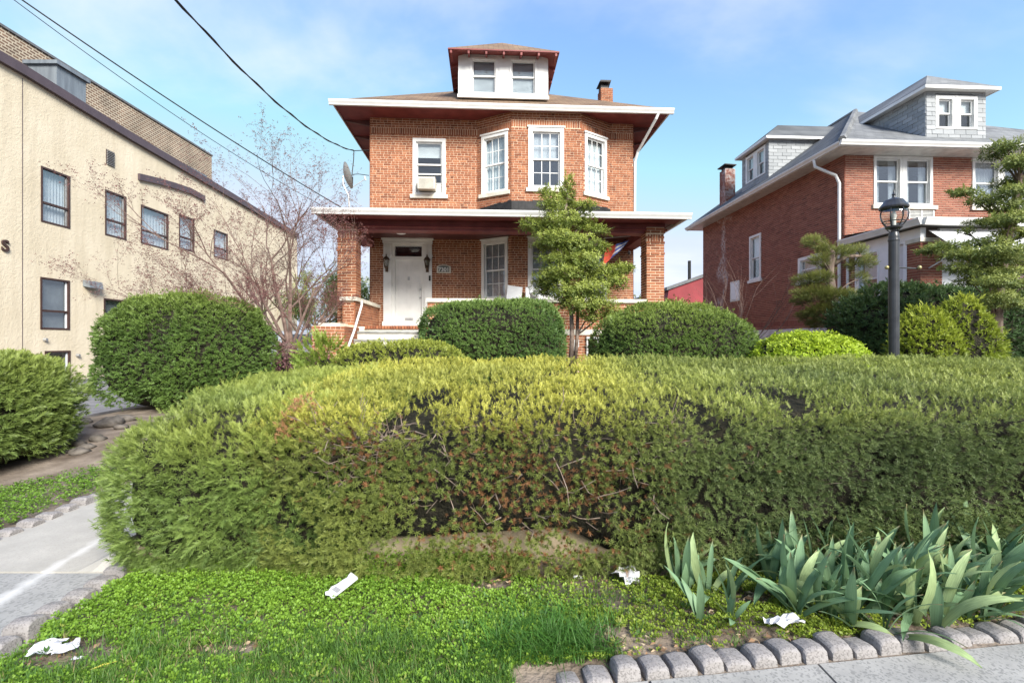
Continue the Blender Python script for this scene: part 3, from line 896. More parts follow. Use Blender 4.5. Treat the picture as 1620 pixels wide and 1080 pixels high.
# front parapet wall with stone cap and the wall below it
pf = Fr((1.95, -2.40), (7.40, -2.40))
pm, pb = MB(), MB()
pw = [(3.92, 4.24, 1.00, 1.62)]                                            # basement window
core_wall(pm, pf, 0, pf.len, 0.4, 2.46, pw, t0=-0.22)
bl = brick_list(0, pf.len, 0.86, 2.45, pw, soldiers=[(1.70, 1.905)])
lay(pb, pf, bl, rb)
par = pm.build("porch_wall", M['mortar'], house); pb.build("brickwork", M['brick'], par, kind="stuff")
c = MB(); pf.box(c, -0.03, pf.len, -0.27, 0.05, 2.461, 2.55); c.build("cap_stone", M['stone'], par)
bw_ = MB(); pf.box(bw_, 3.92, 3.96, -0.1, 0.01, 1.0, 1.62); pf.box(bw_, 4.20, 4.24, -0.1, 0.01, 1.0, 1.62); pf.box(bw_, 3.96, 4.2, -0.1, 0.008, 1.0, 1.05); pf.box(bw_, 3.96, 4.2, -0.1, 0.008, 1.56, 1.62)
bwn = bw_.build("basement_window", M['white_old'], house)
g = MB(); pf.box(g, 3.96, 4.2, -0.06, -0.05, 1.05, 1.56); g.build("pane", M['glass_b'], bwn)
g = MB()
for k in range(3): pf.box(g, 3.90 + 0.12 * k, 3.915 + 0.12 * k, 0.025, 0.04, 0.98, 1.64)
for z in (1.12, 1.35, 1.55): pf.box(g, 3.88, 4.28, 0.024, 0.0235 + 0.012, z, z + 0.015)
g.build("security_bar", M['black'], bwn)
g = MB(); pf.box(g, 3.55, 3.72, -0.005, 0.07, 1.36, 1.55); pf.box(g, 3.59, 3.68, 0.0, 0.06, 1.27, 1.359); g.build("wall_vent", M['white_old'], house)
# side parapet from the left column back to the house
pm, pb = MB(), MB()
pm.box(-0.03, 0.25, -2.55, -0.01, 0.5, 2.47)
par2 = pm.build("porch_wall", M['mortar'], house)
fa = Fr((-0.04, -2.56), (0.26, -2.56)); fb = Fr((0.26, -2.56), (0.26, -0.01))
lay(pb, fa, brick_list(0, fa.len, 1.9, 2.46, []), rb); lay(pb, fb, brick_list(0, fb.len, 1.55, 2.46, []), rb)
pb.build("brickwork", M['brick'], par2, kind="stuff")
c = MB(); c.box(-0.09, 0.31, -2.62, -0.012, 2.471, 2.56); c.build("cap_stone", M['stone'], par2)
# stair cheek walls
for (a, b) in ((-0.33, 0.36), (1.95, 2.50)):
    pm, pb = MB(), MB()
    pm.box(a + 0.012, b - 0.012, -3.75, -2.57, 0.45, 1.83)
    ck = pm.build("cheek_wall", M['mortar'], house)
    fa, fb = Fr((a, -3.76), (b, -3.76)), Fr((b, -3.76), (b, -2.57))
    lay(pb, fa, brick_list(0, fa.len, 0.62, 1.82, []), rb); lay(pb, fb, brick_list(0, fb.len, 0.62, 1.82, []), rb)
    pb.build("brickwork", M['brick'], ck, kind="stuff")
    c = MB(); c.box(a - 0.05, b + 0.05 if a > 1 else 0.10, -3.81 if a > 1 else -3.2, -2.57, 1.831, 1.915); c.build("cap_stone", M['stone'], ck)
# steps
M['bluestone'] = noise_mat("grey_step_stone", (0.20, 0.20, 0.185), (0.33, 0.325, 0.30), scale=6, rough=0.9, bump=0.3, bscale=60)
stp = empty("porch_steps", parent=house)
for k in range(6):
    z = 1.74 - k * 0.185
    s_ = MB(); s_.box(0.365, 1.945, -2.46 - 0.30 * (k + 1), -2.44, z - 0.185 + (0.001 if k else 0), z - 0.045)
    st = s_.build("step", M['stone'], stp)
    s_ = MB(); s_.box(0.366, 1.944, -2.46 - 0.30 * (k + 1) - 0.03, -2.46 - 0.30 * k - 0.032, z - 0.044, z); s_.build("tread", M['bluestone'], stp)
hr = MB(); hr.tube([(0.43, -3.75, 1.38), (0.43, -3.3, 1.72), (0.43, -2.62, 2.36), (0.40, -2.50, 2.46)], 0.026, 10)
hr.tube([(0.43, -3.7, 0.8), (0.43, -3.7, 1.42)], 0.018, 8)
hr.build("handrail", M['white'], house)

# porch columns: every brick its own part
bsize = (0.218, 0.10, COURSE - JOINT)
def one_brick(sx, sy, sz, tint):
    m_ = MB(); m_.box(-sx / 2, sx / 2, -sy / 2, sy / 2, -sz / 2, sz / 2, tint)
    return m_.mesh("brick", M['brick'])
bricks_x = [one_brick(*bsize, t) for t in (0.15, 0.35, 0.5, 0.6, 0.8)]
bricks_s = [one_brick(0.05, 0.05, 0.205, t) for t in (0.2, 0.5, 0.75)]
CW = 0.45
for cx, inner in ((0.018, 1), (7.615, -1)):
    y0 = -2.40
    m_ = MB(); m_.box(cx - CW / 2 + 0.008, cx + CW / 2 - 0.008, y0 + 0.008, y0 + CW - 0.008, 0.5, 4.36)
    colm = m_.build("porch_column", M['mortar'], house)
    rest = MB()
    z = 0.9; row = 0
    while z < 4.36 - 0.03:
        zc = z + bsize[2] / 2
        wide = 0.022 if z > 4.20 else (0.012 if (abs(z - 3.93) < 0.03 or abs(z - 3.66) < 0.03) else 0.0)
        panel = 3.97 < z < 4.15
        places = []
        if row % 2 == 0:
            for sx in (-1, 1):
                places.append((cx + sx * 0.116 * (1 + wide * 2), y0 + 0.05 - wide, 0, True)); places.append((cx + sx * 0.116, y0 + CW - 0.05 + wide, 0, False))
            for sx in (-1, 1): places.append((cx + sx * (CW / 2 - 0.05 + wide), y0 + CW / 2, 1, sx == inner))
        else:
            for sx in (-1, 1):
                for k, yy in enumerate((y0 + 0.109 - wide, y0 + CW - 0.109 + wide)):
                    places.append((cx + sx * (CW / 2 - 0.05 + wide), yy, 1, sx == inner or k == 0))
            places.append((cx, y0 + 0.05 - wide, 0, True)); places.append((cx, y0 + CW - 0.05 + wide, 0, False))
        for (px_, py_, rot, vis) in places:
            if panel and rot == 0 and vis: continue
            if vis and z > 1.86:
                o = link("brick", rb.choice(bricks_x), colm, (px_, py_, zc))
                if rot: o.rotation_euler = (0, 0, R(90))
            else:
                hx, hy = (bsize[1] / 2, bsize[0] / 2) if rot else (bsize[0] / 2, bsize[1] / 2)
                rest.box(px_ - hx, px_ + hx, py_ - hy, py_ + hy, z, z + bsize[2], rb.uniform(0.1, 0.9))
        z += COURSE; row += 1
    for k in range(4): link("brick", bricks_s[k % 3], colm, (cx - 0.0975 + k * 0.065, y0 + 0.025, 4.075))
    for sx in (-1, 1):
        for k in range(3): link("brick", bricks_s[k % 3], colm, (cx + sx * 0.175, y0 + 0.026, 4.075)) if k == 0 else None
    rest.build("brickwork", M['brick'], colm, kind="stuff")

# porch ceiling, beam, roof and gutter
b = MB(); b.box(-0.25, W + 0.08, -2.33, -1.98, 4.22, 4.50); b.box(-0.20, 0.12, -1.979, -0.003, 4.25, 4.49); b.box(W - 0.32, W + 0.03, -1.979, -0.003, 4.25, 4.49)
b.build("porch_beam", M['maroon'], house)
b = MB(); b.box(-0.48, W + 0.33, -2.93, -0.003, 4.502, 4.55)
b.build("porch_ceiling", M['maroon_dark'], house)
b = MB(); b.box(-0.47, W + 0.32, -2.86, -2.335, 4.455, 4.501); b.build("porch_soffit", M['maroon'], house)
b = MB(); b.tube([(-0.3, -2.36, 4.30), (W + 0.12, -2.36, 4.30)], 0.03, 8); b.build("beam_moulding", M['maroon'], house)
b = MB()
b.add([(-0.50, -2.95, 4.551), (W + 0.35, -2.95, 4.551), (W + 0.35, -0.02, 5.33), (-0.50, -0.02, 5.33), (-0.50, -2.95, 4.56), (W + 0.35, -2.95, 4.56), (W + 0.35, -0.02, 5.35), (-0.50, -0.02, 5.35)],
      [(0, 1, 5, 4), (1, 2, 6, 5), (3, 0, 4, 7), (4, 5, 6, 7), (0, 3, 2, 1)])
b.add([(-0.5, -2.95, 4.5505), (-0.5, -0.02, 4.5505), (-0.5, -0.02, 5.329)], [(0, 2, 1)]); b.add([(W + 0.35, -2.95, 4.5505), (W + 0.35, -0.02, 4.5505), (W + 0.35, -0.02, 5.329)], [(0, 1, 2)])
proof = b.build("porch_roof", M['roof_brown'], house)
b = MB()
for k, fr in enumerate(facets[1:4]):
    n_ = 10
    for j in range(n_):
        h0, h1 = rb.uniform(0.10, 0.15), 0
        fr.box(b, fr.len * j / n_ + 0.001, fr.len * (j + 1) / n_ - 0.001, -0.02, 0.02 + 0.001 * (j % 2), 5.0, 5.36 + (h0 if k != 0 or j > 5 else 0.03 + 0.09 * j / 6))
b.build("tar_flashing", M['black'], proof)
b = MB()
gutter_run(b, (-0.60, -2.94), (W + 0.47, -2.94), (0, -1), 4.42)
b.build("porch_gutter", M['white'], house)
b = MB(); gutter_run(b, (-0.485, -0.05), (-0.485, -2.939), (-1, 0), 4.42); b.build("porch_gutter", M['white'], house)
b = MB(); gutter_run(b, (W + 0.335, -2.939), (W + 0.335, -0.05), (1, 0), 4.42); b.build("porch_gutter", M['white'], house)
b = MB(); b.lathe([(0.12, 4.50), (0.165, 4.485), (0.16, 4.44), (0.11, 4.39), (0.03, 4.375)], (1.10, -1.15), 20)
b.build("ceiling_light", M['white'], house, smooth=True)
b = MB(); b.tube([(W - 0.15, -0.10, 4.16), (W - 0.20, -0.24, 4.10)], [0.05, 0.045], 10); b.tube([(W - 0.15, -0.02, 4.22), (W - 0.15, -0.10, 4.17)], 0.02, 6); b.build("security_camera", M['white'], house)
d = MB(); d.tube([(W - 0.206, -0.2405, 4.098), (W - 0.209, -0.25, 4.094)], 0.034, 10); d.build("camera_lens", M['black'], house)

# ------------------------------------------------------------------ main roof
OV = 0.80; EZ = 8.02
so = MB(); so.box(-OV, W + OV, -OV, DEP + OV, EZ + 0.001, EZ + 0.04)
so.build("soffit", M['maroon'], house)
for k in range(9):
    raf = MB()
    y = 0.2 + k * 1.1
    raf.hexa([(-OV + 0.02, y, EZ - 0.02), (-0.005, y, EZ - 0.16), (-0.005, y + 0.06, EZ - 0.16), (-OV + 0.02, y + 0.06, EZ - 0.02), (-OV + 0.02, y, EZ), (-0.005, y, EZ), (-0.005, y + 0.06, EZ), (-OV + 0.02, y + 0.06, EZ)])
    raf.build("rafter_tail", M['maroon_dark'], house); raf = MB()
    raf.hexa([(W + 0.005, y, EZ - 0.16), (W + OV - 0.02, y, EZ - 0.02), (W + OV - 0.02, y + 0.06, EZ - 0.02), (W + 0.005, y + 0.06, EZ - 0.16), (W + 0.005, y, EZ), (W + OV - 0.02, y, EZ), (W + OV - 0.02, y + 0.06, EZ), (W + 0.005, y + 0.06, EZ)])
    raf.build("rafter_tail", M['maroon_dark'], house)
SL = 0.63
hw = W / 2 + OV
zr = EZ + 0.06 + hw * SL
rf = MB()
A, B_, C_, D_ = (-OV - 0.06, -OV - 0.06, EZ + 0.06), (W + OV + 0.06, -OV - 0.06, EZ + 0.06), (W + OV + 0.06, DEP + OV + 0.06, EZ + 0.06), (-OV - 0.06, DEP + OV + 0.06, EZ + 0.06)
r1, r2 = (W / 2, -OV + hw, zr), (W / 2, DEP + OV - hw, zr)
rf.add([A, B_, C_, D_, r1, r2], [(0, 1, 4), (1, 2, 5, 4), (2, 3, 5), (3, 0, 4, 5), (0, 3, 2, 1)])
roof = rf.build("roof", M['roof_brown'], house)
fsc = MB(); fsc.box(-OV - 0.03, W + OV + 0.03, -OV - 0.02, -OV, EZ - 0.04, EZ + 0.055); fsc.box(-OV - 0.02, -OV - 0.0005, -OV + 0.0005, DEP, EZ - 0.04, EZ + 0.054); fsc.box(W + OV + 0.0005, W + OV + 0.02, -OV + 0.0005, DEP, EZ - 0.04, EZ + 0.054)
fsc.build("fascia", M['white'], house)
gt = MB(); gutter_run(gt, (-OV - 0.09, -OV - 0.021), (W + OV + 0.09, -OV - 0.021), (0, -1), EZ - 0.075, h=0.13); gt.build("gutter", M['white'], house)
gt = MB(); gt.tube([(W + OV - 0.35, -OV - 0.06, EZ - 0.07), (W + OV - 0.40, -OV - 0.02, EZ - 0.2), (W + 0.10, -0.10, 7.15), (W + 0.055, 0.02, 6.9), (W + 0.055, 0.06, 5.2)], 0.04, 8)
gt.build("downspout", M['white'], house)
# chimney
ch = MB(); ch.box(7.43, 7.84, 2.5, 2.95, 8.4, 10.42)
chim = ch.build("chimney", M['mortar'], roof)
cb = MB()
fa, fb = Fr((7.42, 2.49), (7.85, 2.49)), Fr((7.42, 2.96), (7.42, 2.49))
lay(cb, fa, brick_list(0, fa.len, 9.5, 10.41, [], bond="run"), rb); lay(cb, fb, brick_list(0, fb.len, 9.5, 10.41, [], bond="run"), rb)
cb.build("chimney_bricks", M['brick'], house, kind="stuff")
cc = MB(); cc.box(7.44, 7.70, 2.55, 2.9, 10.42, 10.56); cc.hexa([(7.36, 2.42, 10.60), (7.76, 2.42, 10.60), (7.80, 2.95, 10.60), (7.36, 2.95, 10.60), (7.40, 2.42, 10.66), (7.78, 2.42, 10.66), (7.80, 2.95, 10.66), (7.40, 2.95, 10.66)])
for px_ in (7.45, 7.68): cc.box(px_, px_ + 0.03, 2.56, 2.60, 10.56, 10.60)
cc.build("chimney_cap", M['black'], house)

# dormer
dx0, dx1, dz0, dz1 = 2.567, 5.225, 8.70, 9.98
df = Fr((dx0, -0.02), (dx1, -0.02))
ho = [(0.352, 1.155, 8.80, 9.86), (1.51, 2.32, 8.80, 9.86)]
dm = MB(); core_wall(dm, df, 0, df.len, dz0, dz1, ho, t0=-0.12, t1=0.0)
df.box(dm, -0.02, df.len + 0.02, -0.02, 0.05, dz0 - 0.04, dz0 + 0.05)
dm.box(dx0, dx0 + 0.1, 0.101, 2.6, 8.75, dz1); dm.box(dx1 - 0.1, dx1, 0.101, 2.6, 8.75, dz1)
dorm = dm.build("dormer", M['white'], roof)
for h in ho: window(house, df, *h, dress=('blind', -0.02), cw=0.055, sill=False, split=0.52)
db_ = MB(); db_.box(dx0 + 0.11, dx1 - 0.11, 0.5, 0.55, 8.8, 9.95); db_.build("dormer_back_wall", M['room'], dorm)
do = 0.46
dsl = 0.40
er = MB()
dox = 0.27
x0_, x1_, y0_ = dx0 - dox, dx1 + dox, -0.02 - do
ez = 9.84
hwd = (x1_ - x0_) / 2
rz_ = ez + hwd * 0.74
E0, E1, E2, E3 = (x0_, y0_, ez), (x1_, y0_, ez), (x1_, 3.6, ez), (x0_, 3.6, ez)
Q1, Q2 = ((x0_ + x1_) / 2, y0_ + hwd, rz_), ((x0_ + x1_) / 2, 4.6, rz_)
er.add([E0, E1, E2, E3, Q1, Q2], [(0, 1, 4), (1, 2, 5, 4), (3, 0, 4, 5), (2, 3, 5)])
dr = er.build("dormer_roof", M['roof_brown'], roof)
ub = MB(); k_ = 0.035
U1, U2 = (Q1[0], Q1[1], ez + hwd * 0.30), (Q2[0], Q2[1], ez + hwd * 0.30)
ub.add([(p[0], p[1], p[2] - k_) for p in (E0, E1, E2, E3, U1, U2)], [(0, 4, 1), (1, 4, 5, 2), (3, 5, 4, 0), (2, 5, 3)])
ub.add([E0, E1, (E1[0], E1[1], E1[2] - k_), (E0[0], E0[1], E0[2] - k_)], [(3, 2, 1, 0)])
ub.add([E3, E0, (E0[0], E0[1], E0[2] - k_), (E3[0], E3[1], E3[2] - k_)], [(3, 2, 1, 0)])
ub.add([E1, E2, (E2[0], E2[1], E2[2] - k_), (E1[0], E1[1], E1[2] - k_)], [(3, 2, 1, 0)])
ub.build("eave_boarding", M['maroon'], dorm)
for k in range(7):
    x_ = x0_ + 0.06 + k * (x1_ - x0_ - 0.18) / 6
    t_ = MB()
    yb_ = 0.0
    zf, zb = ez - k_ - 0.002, ez - k_ + (yb_ - y0_) * 0.30 - 0.002
    if k in (0, 6): zb = zf
    t_.hexa([(x_, y0_ + 0.02, zf - 0.09), (x_ + 0.055, y0_ + 0.02, zf - 0.09), (x_ + 0.055, yb_, zb - 0.09), (x_, yb_, zb - 0.09), (x_, y0_ + 0.02, zf), (x_ + 0.055, y0_ + 0.02, zf), (x_ + 0.055, yb_, zb), (x_, yb_, zb)])
    t_.build("rafter_end", M['maroon'], dorm)
for sx in (-1, 1):
    for k in range(3):
        y = 0.35 + k * 0.62; t_ = MB(); xo = x0_ + 0.02 if sx < 0 else x1_ - 0.02; xi = dx0 - 0.003 if sx < 0 else dx1 + 0.003
        zf, zb = ez - k_ - 0.002, ez - k_ + do * 0.30 - 0.01
        t_.hexa([(xo, y, zf - 0.09), (xo, y + 0.055, zf - 0.09), (xi, y + 0.055, zb - 0.09), (xi, y, zb - 0.09), (xo, y, zf), (xo, y + 0.055, zf), (xi, y + 0.055, zb), (xi, y, zb)])
        t_.build("rafter_end", M['maroon'], dorm)
print("house ok")
# ================================================================== neighbouring brick house on the right
def stain(mat, y0, wy, col=(0.55, 0.50, 0.48)):
    """pale efflorescence running down the side wall"""
    n, l = mat.node_tree.nodes, mat.node_tree.links
    b = n["Principled BSDF"]
    src = b.inputs["Base Color"].links[0].from_socket
    tcn = n.new("ShaderNodeTexCoord")
    sp = n.new("ShaderNodeSeparateXYZ"); l.new(tcn.outputs["Object"], sp.inputs[0])
    nz = n.new("ShaderNodeTexNoise"); nz.inputs["Scale"].default_value = 1.1; nz.inputs["Detail"].default_value = 7
    l.new(tcn.outputs["Object"], nz.inputs["Vector"])
    # y offset wanders with the noise
    wob = n.new("ShaderNodeMath"); wob.operation = 'MULTIPLY_ADD'; wob.inputs[1].default_value = 3.0; wob.inputs[2].default_value = -1.5 - y0
    l.new(nz.outputs["Fac"], wob.inputs[0])
    ad = n.new("ShaderNodeMath"); ad.operation = 'ADD'; l.new(sp.outputs["Y"], ad.inputs[0]); l.new(wob.outputs[0], ad.inputs[1])
    ab = n.new("ShaderNodeMath"); ab.operation = 'ABSOLUTE'; l.new(ad.outputs[0], ab.inputs[0])
    mr = n.new("ShaderNodeMapRange"); mr.inputs[1].default_value = wy; mr.inputs[2].default_value = wy * 0.3; mr.inputs[3].default_value = 0.0; mr.inputs[4].default_value = 0.85
    l.new(ab.outputs[0], mr.inputs[0])
    n2 = n.new("ShaderNodeTexNoise"); n2.inputs["Scale"].default_value = 9; n2.inputs["Detail"].default_value = 5
    l.new(tcn.outputs["Object"], n2.inputs["Vector"])
    r2 = n.new("ShaderNodeMapRange"); r2.inputs[1].default_value = 0.38; r2.inputs[2].default_value = 0.62
    l.new(n2.outputs["Fac"], r2.inputs[0])
    mu = n.new("ShaderNodeMath"); mu.operation = 'MULTIPLY'; l.new(mr.outputs[0], mu.inputs[0]); l.new(r2.outputs[0], mu.inputs[1])
    mx = n.new("ShaderNodeMixRGB"); mx.inputs["Color2"].default_value = (*col, 1)
    l.new(mu.outputs[0], mx.inputs["Fac"]); l.new(src, mx.inputs["Color1"])
    l.new(mx.outputs[0], b.inputs["Base Color"])

M['brick_side'] = brick_tint_mat("brick_dark_red_side", (0.155, 0.06, 0.046), (0.25, 0.096, 0.070), (0.33, 0.14, 0.10))
M['mortar_side'] = noise_mat("mortar_side", (0.40, 0.29, 0.23), (0.52, 0.40, 0.32), scale=6, rough=0.95)
stain(M['brick_side'], 7.3, 0.42); stain(M['mortar_side'], 7.3, 0.42)
M['roof_grey_x'] = brick_tex_mat("grey_asphalt_shingle_front", (0.20, 0.205, 0.205), (0.14, 0.145, 0.15), (0.085, 0.09, 0.09), bw=0.3, rh=0.12, ms=0.008, axes="XZ", noise=0.7)
M['whitewash'] = noise_mat("whitewashed_base", (0.52, 0.53, 0.54), (0.72, 0.73, 0.74), scale=5, rough=0.9, bump=0.4, bscale=14)
M['screen'] = noise_mat("grey_insect_screen", (0.16, 0.165, 0.17), (0.22, 0.225, 0.23), scale=3, rough=0.7)
M['siding'] = paint_mat("white_aluminium_siding", (0.66, 0.67, 0.68), rough=0.4)

nb = empty("neighbour_house", (9.8971, 14.3, 0), PSI)
tag(nb, "red brick neighbour house with grey slate dormers and white sunroom", "house")
rn = random.Random(5)
NW, ND, NZ = 9.5, 9.3, 7.05
ff = Fr((0, 0), (NW, 0)); fs_ = Fr((0, ND), (0, 0))
side_h = lambda v0, v1, z0, z1: (ND - v1, ND - v0, z0, z1)
fh = [(0.905, 2.754, 5.58, 7.04), (4.02, 5.87, 5.58, 7.04), (2.0, 2.80, 5.17, 5.44)]
sh = [side_h(4.33, 5.14, 3.95, 5.72), side_h(0.97, 2.11, 3.52, 4.32), side_h(5.90, 6.66, 3.22, 4.08)]
c = MB(); core_wall(c, ff, 0.011, NW, 0.3, NZ, fh)
nwall = c.build("front_wall", M['mortar_r'], nb)
c = MB(); core_wall(c, fs_, 0, fs_.len - 0.012, 0.3, NZ, sh); c.box(NW - 0.2, NW, 0.21, ND, 0.3, NZ); c.box(0.21, NW - 0.21, ND - 0.2, ND, 0.3, NZ)
swall = c.build("side_wall", M['mortar_side'], nb)
inn = MB(); inn.box(0.25, NW - 0.25, 0.25, ND - 0.25, 4.9, 5.0); inn.box(1.6, 1.7, 0.3, ND - 0.3, 0.5, 4.89); inn.box(0.25, NW - 0.3, 1.5, 1.6, 5.01, 7.0); inn.build("interior_wall", M['room'], nb)
bl = brick_list(0, 7.0, 1.95, NZ, fh, bond="run", pitch=0.213, joint=0.0165)
near = sorted((b for b in bl if b[2] > 4.7 and b[1] < 4.1), key=lambda b: b[0])
near = near[:300]; nearset = set(near)
cache = {}
for (a, b, p, q) in near:
    key = (round(b - a, 2), round(q - p, 3), rn.randrange(4))
    if key not in cache:
        m_ = MB(); m_.box(-(b - a) / 2, (b - a) / 2, -0.03, 0.0, -(q - p) / 2, (q - p) / 2, (0.2, 0.42, 0.58, 0.8)[key[2]])
        cache[key] = m_.mesh("brick", M['brick_r'])
    # frame t outwards is -y: the block reaches 30 mm into the wall
    o = link("brick", cache[key], nwall, ((a + b) / 2, 0.03, (p + q) / 2))
mb = MB(); lay(mb, ff, [b for b in bl if b not in nearset], rn); mb.build("brickwork", M['brick_r'], nwall, kind="stuff")
mb = MB(); lay(mb, fs_, brick_list(0, fs_.len, 1.95, NZ, sh, bond="run", soldiers=[(2.05, 2.255)], joint=0.014), rn); mb.build("brickwork", M['brick_side'], swall, kind="stuff")
mb = MB(); mb.box(-0.04, 0.0, 0.0, ND, 0.3, 1.94); mb.box(-0.041, 0.5, -0.04, -0.001, 0.3, 1.94); mb.build("foundation", M['whitewash'], nb)

def pair(root, fr, s0, s1, z0, z1, **kw):
    m_ = (s0 + s1) / 2
    window(root, fr, s0, m_ - 0.03, z0, z1, sill=False, **kw)
    window(root, fr, m_ + 0.03, s1, z0, z1, sill=False, **kw)
    x_ = MB(); fr.box(x_, m_ - 0.031, m_ + 0.031, -0.12, 0.03, z0, z1); x_.build("mullion", M['white'], root)
pair(nb, ff, *fh[0], dress=('drapes', 0, 0.3), cw=0.08, glass='glass_b', split=0.5)
pair(nb, ff, *fh[1], dress=('curtain', 0), cw=0.08, glass='glass_b', split=0.5)
for h in fh[:2]:
    x_ = MB(); ff.box(x_, h[0] - 0.05, h[1] + 0.13, -0.1, 0.06, h[2] - 0.12, h[2] - 0.001); x_.build("sill", M['stone'], nb)
x_ = MB(); ff.box(x_, 2.0, 2.80, -0.15, -0.02, 5.17, 5.44)
grl = x_.build("vent_grille", M['steel'], nb)
for k in range(6):
    x_ = MB(); ff.box(x_, 2.02, 2.78, -0.03, 0.012, 5.19 + k * 0.042, 5.205 + k * 0.042); x_.build("louvre", M['white_old'], grl)
x_ = MB()
for s_ in (2.0, 2.39, 2.77): ff.box(x_, s_, s_ + 0.03, -0.03, 0.02, 5.17, 5.44)
x_.build("grille_post", M['white'], grl)
window(nb, fs_, *sh[0], dress=('shade', 0.45), cw=0.09, sill_mat='white', split=0.5)
window(nb, fs_, *sh[1], dress=('shade', 0.0), cw=0.10, sill_mat='white')
x_ = MB(); fs_.box(x_, sh[2][0], sh[2][1], -0.05, 0.015, sh[2][2], sh[2][3]); bd = x_.build("boarded_window", M['white_old'], nb)
x_ = MB(); fs_.box(x_, sh[2][0] + 0.08, sh[2][1] - 0.08, 0.0, 0.02, sh[2][2] + 0.08, sh[2][3] - 0.08); x_.build("board", M['vinyl'], bd)

# roof: hip, ridge running back
NO = 0.55
ez0 = NZ + 0.13
x_ = MB(); x_.box(-NO, NW + NO, -NO - 0.1, ND + NO, NZ + 0.001, NZ + 0.03); x_.build("soffit", M['white_old'], nb)
P0, P1, P2, P3 = (-NO - 0.1, -NO - 0.2, ez0), (NW + NO, -NO - 0.2, ez0), (NW + NO, ND + NO, ez0), (-NO - 0.1, ND + NO, ez0)
zr = 11.1; Rg1, Rg2 = (NW / 2, 5.5, zr), (NW / 2, 8.6, zr)
x_ = MB(); x_.add([P0, P1, Rg1], [(0, 1, 2)]); rfn = x_.build("front_roof_slope", M['roof_grey_x'], nb)
x_ = MB(); x_.add([P3, P0, Rg1, Rg2], [(0, 1, 2, 3)]); x_.add([P1, P2, Rg2, Rg1], [(0, 1, 2, 3)]); x_.add([P2, P3, Rg2], [(0, 1, 2)]); x_.build("roof_slope", M['roof_grey'], nb)
x_ = MB(); x_.tube([(P0[0], P0[1], ez0 + 0.01), (Rg1[0], Rg1[1], zr + 0.01)], 0.10, 6); x_.tube([(Rg1[0], Rg1[1], zr), (Rg2[0], Rg2[1], zr)], 0.09, 6); x_.build("hip_cap", M['roof_grey_x'], nb)
x_ = MB(); x_.box(-NO - 0.09, NW + NO, -NO - 0.12, -NO - 0.1005, NZ - 0.02, ez0 - 0.005); x_.box(-NO - 0.02, -NO - 0.0005, -NO - 0.1, ND + NO, NZ - 0.02, ez0 - 0.006); x_.build("fascia", M['white_old'], nb)
x_ = MB(); gutter_run(x_, (-NO - 0.13, -NO - 0.121), (NW + NO, -NO - 0.121), (0, -1), NZ - 0.0, h=0.125); x_.build("gutter", M['white'], nb)
x_ = MB(); gutter_run(x_, (-NO - 0.021, ND + NO), (-NO - 0.021, -NO - 0.12), (-1, 0), NZ - 0.0, h=0.125); x_.build("gutter", M['white'], nb)
x_ = MB(); x_.tube([(-NO - 0.08, 0.45, NZ), (-NO - 0.06, 0.42, NZ - 0.22), (-0.12, 0.2, NZ - 0.55), (-0.07, 0.12, NZ - 0.8), (-0.07, 0.12, 1.2)], 0.045, 8); x_.build("downspout", M['white'], nb)
x_ = MB(); x_.tube([(-0.06, -0.2, 4.2), (-0.06, -0.2, 1.6)], 0.035, 8); x_.build("downspout", M['white'], nb)

def shingles(parent, fr, s0, s1, z0, z1, holes, below):
    """slate courses on a dormer wall; below(s) gives the roof line that hides them"""
    row = 0; z = z0
    while z < z1 - 0.02:
        h = min(0.14, z1 - z)
        x = s0 - (0.18 if row % 2 else 0.0)
        while x < s1 - 0.02:
            a, b = max(x, s0), min(x + 0.355, s1)
            cuts = [(a, b)]
            for q in holes:
                if min(z + h, q[3]) - max(z, q[2]) > 0.03:
                    nv = []
                    for (e, f_) in cuts:
                        if q[1] <= e or q[0] >= f_: nv.append((e, f_)); continue
                        if q[0] - e > 0.03: nv.append((e, q[0]))
                        if f_ - q[1] > 0.03: nv.append((q[1], f_))
                    cuts = nv
            for (e, f_) in cuts:
                if f_ - e < 0.03 or z + h < min(below(e), below(f_)): continue
                m_ = MB(); q = fr.pt; tl = rn.uniform(0.012, 0.022)
                m_.hexa([q(e + 0.004, tl, z), q(f_ - 0.004, tl, z), q(f_ - 0.004, -0.01, z), q(e + 0.004, -0.01, z), q(e + 0.004, 0.006, z + h + 0.01), q(f_ - 0.004, 0.006, z + h + 0.01), q(f_ - 0.004, -0.01, z + h + 0.01), q(e + 0.004, -0.01, z + h + 0.01)], rn.uniform(0.2, 0.85))
                m_.build("shingle", M['slate'], parent)
            x += 0.36
        z += 0.135; row += 1

